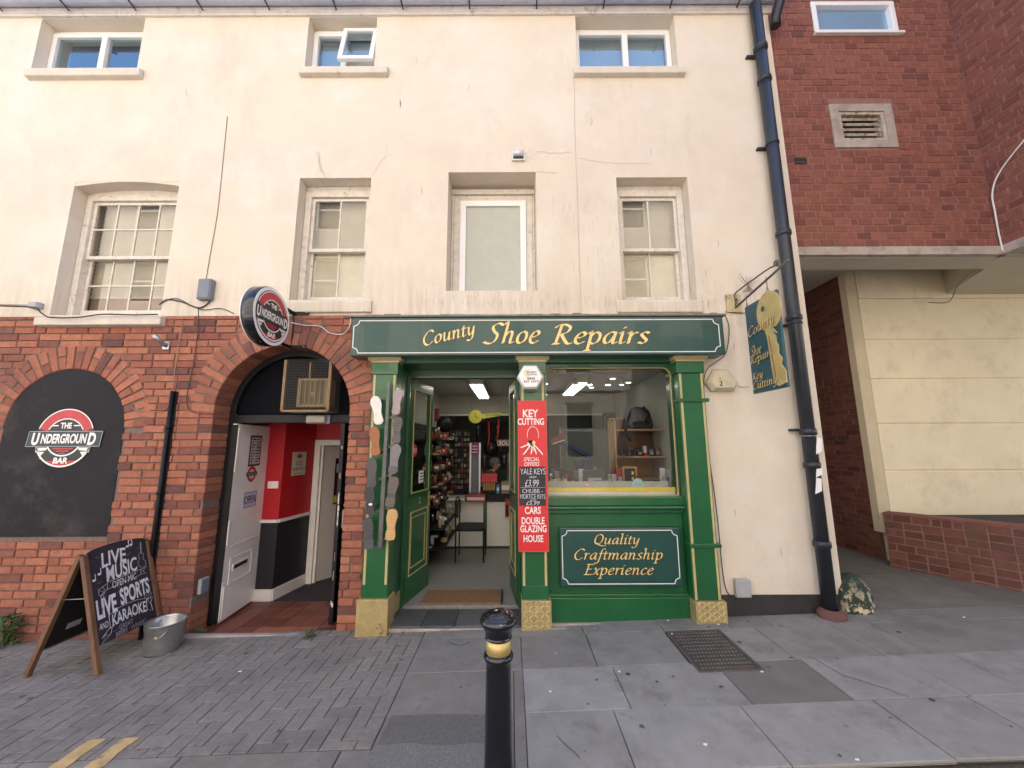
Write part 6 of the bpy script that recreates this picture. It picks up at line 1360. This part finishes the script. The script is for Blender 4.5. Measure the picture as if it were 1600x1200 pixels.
o = MB().lathe((-.42, 3.75, 1.62), [(.13, 0), (.15, .02), (.13, .04), (.11, .02), (.13, 0)], 24, (0, 1, 0)).build('polishing_wheel', m_black, None, loc=(-.42, 3.75, 1.62)); tag(o, 'round black polishing wheel on the machinery above the shopkeeper', 'wheel'); MB().lathe((-.42, 3.76, 1.62), [(0, 0), (.03, 0), (.03, .03), (0, .03)], 14, (0, 1, 0)).build('hub', m_steel, o)
t = thing('desk_fan', (-1.2, 2.6, 1.95), 'dark wall fan with a red bracket above the stock shelving', 'fan'); b = MB(); b.lathe((-1.16, 2.5, 2.03), [(.0, 0), (.06, .0), (.13, .03), (.13, .06), (.06, .1), (0, .1)], 20, (.5, -1, -.2)); b.build('cage', m_black, t); b = MB(); b.box(-1.33, -1.26, 2.55, 2.65, 2.08, 2.3); b.build('bracket', M('dull_red', (0, 0, 0)), t)
cbox('white_till', .0, .3, 3.2, 3.5, .87, 1.25, (.5, .5, .47), 'off white till beside the shopkeeper', 'till')

# ---------------------------------------------------------------- display window contents
t = thing('window_shelf', (1.0, .4, 1.13), 'pale display shelf inside the shop window with a yellow edging strip', 'shelf')
MB().box(wx0 - .0, wx1, .065, .75, 1.14, 1.165).build('shelf_board', M('display_white', (.75, .73, .66), .6, var=.1, scale=10), t)
MB().box(wx0 + .005, wx1 - .005, .09, .1, 1.2, 1.24).build('yellow_strip', M('yellow_tape', (.80, .56, .06), .5, var=.15, scale=20), t)
MB().box(wx0 + .005, wx1 - .005, .1, .112, 1.165, 1.2).build('paper_edge', m_white, t); MB().box(wx0 + .005, wx1 - .06, .118, .126, 1.165, 1.30).build('back_card', M('grey_card', (.36, .35, .31), .7, var=.15, scale=15), t)
def disp(name, px0, px1, py0, py1, Y, d, col, lab, cat, rough=.5, metal=0):
    p, q = at(px0, py1, Y), at(px1, py0, Y); z0 = max(p.z, 1.166); o = MB().box(p.x, q.x, Y, Y + d, z0, q.z).build(name, M('w_' + name + str(px0), col, rough, metal, var=.12, scale=12), None, loc=((p.x + q.x) / 2, Y, z0), bevel=.004); tag(o, lab, cat)
    MB().box(p.x + (q.x - p.x) * .2, q.x - (q.x - p.x) * .2, Y - .002, Y - .0005, z0 + (q.z - z0) * .35, z0 + (q.z - z0) * .6).build('printed_label', m_lgrey, o); return o
disp('black_case', 913, 946, 735, 764, .42, .18, (.02, .02, .022), 'black presentation case standing in the display window', 'case'); disp('teal_box', 930, 950, 751, 764, .2, .08, (.03, .14, .2), 'small teal box at the front of the display window', 'box'); disp('red_tin', 964, 976, 732, 764, .5, .1, (.3, .03, .03), 'tall red tin beside the wooden frame in the window', 'tin')
disp('plaque', 905, 912, 733, 764, .5, .03, (.5, .5, .52), 'slim pale plaque beside the black presentation case', 'plaque'); disp('white_card', 1033, 1039, 731, 764, .5, .02, (.6, .6, .58), 'upright white card near the end of the window display', 'card'); disp('white_jug', 1041, 1048, 734, 764, .55, .08, (.55, .55, .55), 'tall white vase in the corner of the window display', 'vase'); disp('square_clock', 956, 963, 741, 764, .4, .03, (.3, .3, .3), 'small square silver clock in the window display', 'clock')
p, q = at(974, 762, .45), at(995, 729, .45); F = wall(.45); b = MB(); frame4(b, F, p.x, q.x, 1.166, q.z, .02, -.03, 0); o = b.build('photo_frame', M('orange_wood', (.40, .17, .06), .4), None, loc=((p.x + q.x) / 2, .45, 1.166)); tag(o, 'orange brown wooden frame holding trophy plates in the window', 'frame'); MB().obox(F, p.x + .02, q.x - .02, 1.19, q.z - .02, -.028, -.015).build('backing', m_dark, o); b = MB(); [b.obox(F, q.x - .06, q.x - .035, 1.22 + i * .06, 1.255 + i * .06, -.0145, -.008) for i in range(3)]; b.build('brass_plate', m_brass, o)
c = at(996, 757, .13); o = tag(MB().prism(Fr((c.x, .113, c.z)), circ(0, 0, .062, 0, 360, 24), 0, .004).build('round_sticker', M('pale_blue_print', (.34, .5, .5), .5), None, loc=c), 'round pale blue sticker at the foot of the display window', 'sticker'); MB().prism(Fr((c.x, .113, c.z)), rrect(-.04, .04, -.012, .012, .005, 2), .004, .005).build('printed_label', m_lgrey, o)
c = at(917, 757, .12); P = [((.05 if i % 2 else .022) * math.cos(i * math.pi / 9), (.034 if i % 2 else .016) * math.sin(i * math.pi / 9)) for i in range(18)]; o = tag(MB().prism(Fr((c.x, .113, c.z)), P, 0, .004).build('star_sticker', M('pink_print', (.55, .2, .36), .5), None, loc=c), 'pink starburst sticker at the foot of the display window', 'sticker'); MB().prism(Fr((c.x, .113, c.z)), rrect(-.02, .02, -.005, .005, .002, 2), .004, .005).build('printed_label', m_white, o)
for k in range(9):
    x = at(858 + k * 3, 760, .3 + .1 * (k % 2)).x; y = .3 + .1 * (k % 2); o = MB().lathe((x, y, 1.166), [(0, 0), (.02, 0), (.02, .01), (.005, .02), (.005, .05 + .02 * (k % 3)), (.018, .075 + .02 * (k % 3)), (.02, .1 + .02 * (k % 3)), (0, .1 + .02 * (k % 3))], 10).build('trophy_cup', m_brass, None, loc=(x, y, 1.166)); tag(o, 'small brass trophy clustered in the window display beside the red price sign', 'trophy', 'brass trophies in the window'); MB().box(x - .022, x + .022, y - .022, y + .022, 1.1655, 1.172).build('plinth', m_dark, o)
# corner shelf unit with bag, cameras and trophies
t = thing('pine_shelf_unit', (1.65, 1.3, 1.0), 'pine shelf unit in the corner behind the display window', 'shelf unit')
x0, x1 = 1.36, sx1 - .005; za_, zb_ = at(1010, 671, 1.2).z, at(1010, 712, 1.2).z
b = MB(); b.box(x0, x0 + .022, 1.15, 1.5, .9, at(965, 657, 1.15).z); b.box(x0 + .022, x1, 1.48, 1.5, .9, 2.05); b.build('side_panel', m_pine, t)
b = MB()
for z in (za_, zb_, 1.25): b.prism(Fr((0, 0, z), (1, 0, 0), (0, 1, 0)), [(x0 + .023, 1.2), (x0 + .2, 1.05), (x1, 1.0), (x1, 1.479), (x0 + .023, 1.479)], -.02, 0)
b.build('shelf', m_pine, t); MB().box(x0 + .03, x1, 1.44, 1.479, zb_ + .001, 2.03).build('back_panel', m_dwood, t)
# grey and black backpack
bc2 = Vector((1.72, 1.2, za_)); t = thing('backpack', bc2, 'grey and black backpack slumped on top of the pine shelf', 'backpack')
b = MB(); b.lathe(bc2, [(0, 0), (.13, .0), (.17, .05), (.175, .14), (.15, .23), (.09, .29), (0, .31)], 20)
for i, v in enumerate(b.v): a = math.atan2(v[1] - bc2.y, v[0] - bc2.x); k = 1 + .06 * math.sin(3 * a + 1); b.v[i] = (bc2.x + (v[0] - bc2.x) * k + (v[2] - bc2.z) * -.1, bc2.y + (v[1] - bc2.y) * .7 * k, v[2])
b.build('body', M('grey_nylon', (.12, .115, .13), .7, var=.2, scale=14), t)
b = MB(); b.tube(crom([(bc2.x - .13, bc2.y - .06, bc2.z + .24), (bc2.x - .2, bc2.y - .09, bc2.z + .1), (bc2.x - .22, bc2.y - .1, bc2.z - .05), (bc2.x - .16, bc2.y - .1, bc2.z - .16)], 5), .018, 6); b.tube(crom([(bc2.x + .02, bc2.y - .1, bc2.z + .29), (bc2.x + .08, bc2.y - .14, bc2.z + .2), (bc2.x + .04, bc2.y - .15, bc2.z + .08)], 5), .02, 6); b.build('strap', m_black, t)
b = MB(); b.prism(Fr((bc2.x - .03, bc2.y - .13, bc2.z), (1, 0, 0), (0, .15, 1)), rrect(-.11, .12, .02, .1, .03), -.02, .02); b.build('pocket', m_dark, t, bevel=.008)
for k, (u, h, col, lab, w_) in enumerate(((1.46, .09, (.03, .03, .03), 'black camera at the outer end of the middle pine shelf', .07), (1.56, .11, (.04, .035, .04), 'second black camera on the middle pine shelf', .08), (1.67, .08, (.03, .03, .035), 'small dark gadget on the middle pine shelf', .06), (1.745, .13, (.55, .55, .58), 'white bottle with a red base on the middle pine shelf', .045), (1.83, .09, (.12, .2, .22), 'blue grey tin on the middle pine shelf', .06), (1.91, .1, (.22, .13, .08), 'brown leather pouch at the wall end of the middle pine shelf', .05))):
    o = MB().box(u - w_ / 2, u + w_ / 2, 1.1, 1.18, zb_ + .001, zb_ + h).build('small_goods', M('goods%d' % k, col, .4, var=.2, scale=20), None, loc=(u, 1.14, zb_), bevel=.012); tag(o, lab, 'goods')
    if k < 2: MB().lathe((u, 1.1, zb_ + h * .5), [(.025, 0), (.025, .04), (.018, .04), (0, .036)], 14, (0, -1, 0)).build('lens', m_black, o)
    elif k == 3: MB().box(u - w_ / 2 - .001, u + w_ / 2 + .001, 1.099, 1.181, zb_ + .0015, zb_ + .04).build('red_base', m_red, o)
    else: MB().box(u - w_ * .3, u + w_ * .3, 1.097, 1.0995, zb_ + .02, zb_ + h * .6).build('printed_label', m_lgrey, o)
# sloping blue slab over a dark box and red banner seen left through the window
t = thing('blue_slab_unit', (.62, 3.2, .9), 'sloping blue slab above a dark box and small blue boxes, seen through the window', 'machine')
p, q = at(873, 690, 3.2), at(922, 712, 3.2); b = MB(); b.prism(Fr((0, 3.2, 0)), [(p.x, p.z), (p.x + .1, p.z + .01), (q.x, q.z + .02), (q.x, q.z - .05)], -.3, 0); b.build('hood', M('inner_blue', (.06, .08, .26), .5), t)
b = MB(); b.box(.5, .75, 3.25, 3.5, .9, 1.55); b.build('body', m_dark, t); b = MB(); p, q = at(901, 735, 3.1), at(925, 720, 3.1); b.box(p.x, p.x + .1, 3.1, 3.2, p.z, q.z); b.box(p.x + .12, q.x, 3.1, 3.2, p.z, q.z); b.build('drawer', M('inner_blue2', (.07, .09, .25), .5), t)
p, q = at(862, 696, 3.0), at(883, 673, 3.0); o = MB().prism(Fr((0, 3.0, 0)), [(p.x, p.z), (q.x, p.z + .08), (q.x, q.z), (p.x, p.z + .12)], 0, .01).build('red_banner', M('dull_red', (0, 0, 0)), None, loc=(p.x, 3, p.z)); tag(o, 'dull red sloping banner deep inside the shop beside the grey partition', 'banner'); MB().prism(Fr((0, 2.988, 0)), [(p.x + .02, p.z + .02), (q.x - .01, p.z + .09), (q.x - .01, p.z + .105), (p.x + .02, p.z + .04)], 0, .001).build('printed_line', m_white, o)
p, q = at(945, 670, 3.3), at(966, 644, 3.3); o = MB().box(p.x, min(q.x, sx1 - .01), 3.3, 3.44, p.z, q.z).build('loudspeaker', m_black, None, loc=(p.x, 3.3, p.z), bevel=.01); tag(o, 'black loudspeaker high up at the end of the bulkhead', 'loudspeaker'); MB().lathe(((p.x + min(q.x, sx1)) / 2, 3.3, (p.z + q.z) / 2), [(.06, 0), (.055, .006), (0, .002)], 16, (0, -1, 0)).build('cone', m_dark, o)
p = at(875, 745, 2.6)
t = thing('sewing_machine', (.62, 2.3, .9), 'dark industrial sewing machine behind the display window', 'machine'); b = MB(); b.box(.45, .85, 2.2, 2.5, .87, 1.0); b.box(.72, .84, 2.25, 2.4, 1.0, 1.3); b.box(.48, .72, 2.27, 2.38, 1.2, 1.32); b.tube([(.52, 2.32, 1.2), (.52, 2.32, 1.02)], .02, 8); b.build('body', m_black, t, bevel=.015); b = MB(); b.lathe((.85, 2.32, 1.24), [(0, 0), (.07, 0), (.07, .02), (0, .02)], 18, (1, 0, 0)); b.build('hand_wheel', m_steel, t); MB().box(.4, .9, 2.15, 2.55, .83, .869).build('table', m_grey, t)

# crowded bench behind the window and extra window stock
bt_ = thing('work_bench', (.75, 2.0, fzz), 'dark cluttered workbench behind the display window', 'bench')
b = MB(); b.box(.36, 1.32, 1.85, 2.25, .95, .99); b.build('bench_top', m_dwood, bt_)
for lx in (.4, 1.28): MB().box(lx - .025, lx + .025, 1.9, 2.2, fzz, .95).build('leg', m_dwood, bt_)
bcol = [(.03, .03, .035), (.05, .05, .06), (.10, .06, .04), (.16, .15, .14), (.05, .07, .16), (.28, .26, .22), (.02, .02, .02)]
for k in range(16):
    x = .40 + .058 * k + random.uniform(-.01, .01); h = random.uniform(.08, .34); w_ = random.uniform(.025, .05); y = random.uniform(1.9, 2.12)
    mm = M('bench%d' % (k % 7), bcol[k % 7], .5, var=.25, scale=18)
    if k % 3 == 0: o = MB().lathe((x, y, .99), [(0, 0), (w_, 0), (w_ * .95, h * .6), (w_ * .4, h * .75), (w_ * .4, h), (0, h)], 12).build('bench_bottle', mm, None, loc=(x, y, .99)); MB().lathe((x, y, .99 + h), [(w_ * .45, -.01), (w_ * .45, .02), (0, .02)], 10).build('cap', m_white if k % 2 else m_black, o); tag(o, 'dim bottle among the clutter on the dark workbench', 'bottle', 'bottles on the workbench')
    else: o = MB().box(x - w_, x + w_, y, y + .09, .99, .99 + h).build('bench_box', mm, None, loc=(x, y, .99), bevel=.006); MB().box(x - w_ * .6, x + w_ * .6, y - .0015, y - .0002, .99 + h * .3, .99 + h * .6).build('printed_label', m_lgrey if k % 2 else m_dark, o); tag(o, 'dim carton among the clutter on the dark workbench', 'box', 'cartons on the workbench')
wcol = [(.03, .03, .03), (.22, .12, .05), (.5, .48, .44), (.04, .05, .10), (.32, .05, .04), (.12, .2, .2), (.42, .34, .2)]
for k in range(22):
    x = .40 + k * .057 + random.uniform(-.012, .012); y = random.choice((.5, .58, .66)); h = random.choice((.05, .08, .12, .17)); w_ = random.uniform(.014, .028)
    o = MB().box(x - w_, x + w_, y, y + .05, 1.1655, 1.166 + h).build('window_carton', M('wcarton%d' % (k % 7), wcol[k % 7], .5, var=.2, scale=22), None, loc=(x, y, 1.166), bevel=.004); MB().box(x - w_ * .6, x + w_ * .6, y - .0015, y - .0002, 1.166 + h * .35, 1.166 + h * .7).build('printed_label', m_white if k % 3 else m_goldline, o)
    tag(o, 'small carton crowding the back row of the window display', 'box', 'cartons along the window display')
tb_ = thing('tool_wall', (.2, 5.58, 1.2), 'dark pegboard of hanging hand tools on the far workshop wall', 'tool board')
MB().box(-.9, .9, 5.56, 5.598, 1.1, 2.25).build('board', M('peg_board', (.10, .105, .10), .8), tb_)
for k in range(22):
    x = -.84 + k * .08; z = 2.15 - .36 * (k % 3); b = MB(); b.box(x - .006, x + .006, 5.535, 5.558, z - random.uniform(.14, .28), z); b.box(x - .022, x + .022, 5.53, 5.556, z - .05, z - .01); b.build('tool', (m_galv, m_dwood, m_steel, m_logored)[k % 4], tb_)

# ================================================================ RIGHT HAND BUILDING
rb = thing('brick_building', (5.6, 2, 0), 'maroon brick building carried over a passage on a concrete band beside the drainpipe', 'building')
RY_ = .10; RX_ = 5.6; FRB = wall(RY_); zb0 = 3.905
HW = (3.84, 4.905, 6.78, 7.27)
vx0, vx1, vz0, vz1 = xx(1294, 163, RY_), xx(1404, 230, RY_), 5.17, 5.77
b = holed(MB(), FRB, 3.19, RX_ + .0, zb0, 9.5, [HW, (vx0, vx1, vz0, vz1)], -.3, -.004); wl_ = b.build('front_wall', m_mortar2, rb)
def ex2(v0, v1):
    return [(h[0], h[1]) for h in (HW, (vx0, vx1, vz0, vz1)) if v1 > h[2] + .002 and v0 < h[3] - .002]
b = MB(); bricks(b, FRB, 3.2, RX_, zb0, 8.4, .172, .0885, .009, -.03, .0, ex2, None, .03); b.build('brick_facing', m_brick2, wl_)
FRS = Fr((RX_, 0, 0), (0, 1, 0), (0, 0, 1)); FRS = Fr((RX_, RY_, 0), (0, -1, 0), (0, 0, 1))   # return wall, facing left, running towards the street
b = MB(); b.obox(FRS, -.3, 6, zb0 - .0, 9.5, -.3, -.004); w2 = b.build('side_wall', m_mortar2, rb)
b = MB(); bricks(b, FRS, .0, 2.6, zb0, 9.3, .172, .0885, .009, -.03, 0, None, None, .03); b.build('brick_facing', m_brick2, w2)
b = MB(); b.box(3.2, RX_ + .3, RY_ + .3, 9, 9.3, 9.5); b.box(3.2, RX_ + 6, 8.8, 9, -.3, 9.3); b.box(RX_ + .3, RX_ + 6, -5.9, 9, 9.3, 9.5); b.build('roof', m_dark, rb)
b = MB(); b.box(3.205, RX_ - .0, RY_ - .012, .46, 3.80, zb0 - .002); b.box(RX_ - .012, RX_ + .4, -5.9, RY_ - .012, 3.80, zb0 - .002); b.build('concrete_band', m_conc, rb, bevel=.006)
b = MB(); b.box(3.205, 14, .46, 9, 4.19, 4.3); b.box(3.205, 9, RY_ + .05, .459, 3.795, 3.7995); b.prism(Fr((0, 0, 0), (1, 0, 0), (0, 1, 0)), [(5.66, .1), (5.66, -5.9), (8.5, -5.9), (8.5, 1.3), (6.3, 1.3)], 3.806, 4.25); b.build('soffit', m_soffit, rb)
CY = 1.30
b = MB(); cx0 = xx(1392, 805, CY); zs_ = [-.1] + [zz(1500, y, CY) for y in (735, 662, 592, 531)] + [zz(1500, 466, CY)]
for a, c in zip(zs_, zs_[1:]): b.box(cx0, 14, CY - .006, CY + .2, a + .013, c - .013)
b.box(cx0 + .02, 14, CY + .012, CY + .19, -.1, 4.19); b.box(cx0 - .0, 14, CY - .012, CY + .18, zs_[-1] + .0, zs_[-1] + .02); b.box(cx0 + .01, 14, CY - .002, CY + .18, zs_[-1] + .02, 4.19)
b.prism(Fr((0, 0, 0), (1, 0, 0), (0, 1, 0)), [(cx0 - .07, CY + .09), (cx0 - .001, CY + .002), (cx0 - .001, CY + .2), (cx0 - .07, CY + .2)], .5, 4.19)
b.build('cream_panel_wall', m_creamwall, rb, bevel=.003)
ax = cx0 - .06; FAL = Fr((ax, CY + .15, 0), (0, -1, 0), (0, 0, 1))
b = MB(); b.obox(FAL, -6.5, 0, -.2, 4.19, -.2, -.004); aw = b.build('passage_wall', m_mortar3, rb); b = MB(); bricks(b, FAL, -5.2, 0, .0, 4.18, .225, .075, .009, -.02, .0, None, None, .05); b.build('brick_facing', m_brick3, aw)
b = MB(); b.box(3.2, ax, 5.4, 5.5, -.2, 4.19); b.build('passage_end_wall', m_mortar3, rb)
gd = thing('passage_gate', (4.1, 3.2, g(4)), 'dark green gate post and gate deep in the covered passage', 'gate'); b = MB(); b.box(ax - .07, ax, 2.75, 2.85, g(4.8), 2.6); b.build('post', m_dgreen, gd); b = MB(); b.box(3.25, ax - .08, 3.0, 3.05, g(4) + .05, 2.4); b.build('leaf', M('gate_green', (.008, .02, .016), .6), gd)
# window and louvred vent
x0, x1, z0, z1 = HW
b = MB(); frame4(b, FRB, x0 + .002, x1 - .002, z0 + .002, z1 - .002, .06, -.08, .012); b.obox(FRB, x0 - .02, x1 + .03, z0 - .03, z0 + .001, -.0, .05); wn = b.build('window', m_upvc, rb, bevel=.006)
MB().obox(FRB, x0 + .06, x1 - .06, z0 + .06, z1 - .06, -.05, -.042).build('pane', glass('tall_wall_glass', 1.6, (.9, .95, 1), .02), wn); MB().obox(FRB, x0 + .06, x1 - .06, z0 + .06, z1 - .06, -.065, -.055).build('blind', M('blue_grey_backing', (.30, .42, .52), .35), wn)  # flat blue-grey sheet just behind the pane sets its colour
vt = MB(); frame4(vt, FRB, vx0 + .003, vx1 - .003, vz0 + .003, vz1 - .003, .10, -.05, .012); vt = vt.build('louvred_vent', m_conc, rb, bevel=.004)
b = MB(); frame4(b, FRB, vx0 + .104, vx1 - .104, vz0 + .104, vz1 - .104, .035, -.1, -.005)
n_ = 5
for i in range(n_): z = vz0 + .15 + (vz1 - vz0 - .32) * i / (n_ - 1); Fz = Fr(FRB.p(0, z, -.045), (1, 0, 0), (0, -.5, .85)); b.obox(Fz, vx0 + .14, vx1 - .14, -.014, .014, -.005, .005)
b.build('louvre', M('flaking_louvre', (.44, .38, .31), .75, var=.25, scale=14, dirt=(.15, .09, .06), dscale=16, dlo=.5, dhi=.65), vt); MB().obox(FRB, vx0 + .1, vx1 - .1, vz0 + .1, vz1 - .1, -.2, -.15).build('duct', m_dark, vt)
def rcable(pts, r, m, lab): P = [tuple(p) for p in pts]; tag(MB().tube(crom(P, 6), r, 6).build('cable', m, None, loc=P[0]), lab, 'cable')
sd_ = lambda y, z: (RX_ - .012, y, z)
rcable([sd_(-.9, 5.35), sd_(-.35, 4.98), sd_(-.05, 4.75), sd_(.06, 4.55), sd_(.075, 4.3), sd_(.082, 4.05), sd_(.08, 3.83)], .009, m_whitecable, 'white cable curving down the inner corner of the maroon brick wall')
rcable([(RX_ - .0, .06, 3.79), (5.7, .4, 3.8), (5.9, .8, 3.75), (6.2, 1.2, 3.66), (6.0, 1.27, 3.68)], .006, m_tancable, 'brown cable sagging under the passage beam')
c = at(1247, 250, RY_); o = MB().box(c.x - .05, c.x + .09, RY_ - .02, RY_ + .0, c.z - .05, c.z + .02).build('air_brick', m_iron, None, loc=c); tag(o, 'small dark air brick on the maroon wall beside the drainpipe', 'air brick'); b = MB(); [b.box(c.x - .045 + i * .022, c.x - .032 + i * .022, RY_ - .024, RY_ - .0195, c.z - .04, c.z + .01) for i in range(6)]; b.build('grille', m_black, o)
# raised brick planter
p0, p1 = gp(1392, 886), gp(1600, 926); p2 = p1 + (p1 - p0) * .9
FPn, Lp = leafF((p0.x, p0.y), (p2.x, p2.y)); L1_ = (p1 - p0).length
pw = thing('planter_wall', (p0.x, p0.y, g(5)), 'low maroon brick planter wall with soil behind it, under the passage', 'wall')
def zt_(u): return .775 + .02 * u / L1_
b = MB(); b.prism(FPn, [(0, -.1), (Lp, -.1), (Lp, zt_(Lp)), (0, zt_(0))], -.2, -.004); b.build('core', m_mortar2, pw)
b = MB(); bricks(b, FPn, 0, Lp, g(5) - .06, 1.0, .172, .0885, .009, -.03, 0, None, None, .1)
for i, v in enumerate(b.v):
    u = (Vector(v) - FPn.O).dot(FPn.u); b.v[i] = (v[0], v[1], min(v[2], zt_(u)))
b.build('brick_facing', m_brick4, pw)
b = MB(); b.prism(FPn, [(-.01, zt_(0)), (Lp, zt_(Lp)), (Lp, zt_(Lp) + .02), (-.01, zt_(0) + .02)], -.22, .006); b.build('coping', M('coping_brick', (.22, .08, .06), .8, var=.25, scale=12), pw)
b = MB(); q_ = [FPn.p(u, zt_(u) - .03, -.19) for u in (0.02, Lp)]; b.add([q_[0], q_[1], (9, q_[1].y, .74), (9, CY, .74), (q_[0].x, CY, .74)], [(0, 1, 2, 3, 4)]); b.build('soil', M('planter_soil', (.05, .038, .03), .95, var=.4, scale=20, bump=.6), pw)

# ================================================================ SUNLIT TERRACE ACROSS THE STREET (behind the camera, mirrored in the panes)
OY = -9.0; ob = thing('terrace_building', (0, OY, 0), 'sunlit pale terrace across the street, mirrored in the window panes', 'building')
FO = Fr((0, OY, 0), (-1, 0, 0), (0, 0, 1)); hs = []
for i in range(-7, 8):
    for z in (1.2, 4.1, 6.9, 9.7): hs.append((i * 2.3 - .5, i * 2.3 + .5, z, z + (1.7 if z > 2 else 1.9)))
b = holed(MB(), FO, -19, 19, -.5, 12.6, hs, -.3, 0); b.build('front_wall', M('terrace_render', (.66, .575, .49), .85, var=.08, scale=1.5), ob)
b = MB(); b.obox(FO, -19, 19, 12.6, 12.9, -.3, .2); b.obox(FO, -19, 19, 3.5, 3.7, 0, .06); b.build('cornice', m_white, ob)
b = MB(); b.box(-19, 19, OY - 8, OY - .3, 12.4, 12.6); b.box(-19, 19, OY - 8, OY - 7.8, -.5, 12.4); b.build('roof', m_dark, ob)
b = MB()
for h in hs: frame4(b, FO, h[0] + .002, h[1] - .002, h[2] + .002, h[3] - .002, .07, -.12, -.05); b.obox(FO, h[0] + .072, h[1] - .072, (h[2] + h[3]) / 2 - .03, (h[2] + h[3]) / 2 + .03, -.12, -.06); b.obox(FO, -.012 + (h[0] + h[1]) / 2, .012 + (h[0] + h[1]) / 2, h[2] + .072, h[3] - .072, -.10, -.07) if False else None
wf = b.build('window', m_white, ob); wf['kind'] = 'stuff'
b = MB()
for h in hs: b.obox(FO, h[0] + .06, h[1] - .06, h[2] + .06, h[3] - .06, -.16, -.14)
b.build('pane', M('dark_window', (.04, .045, .05), .1), wf)
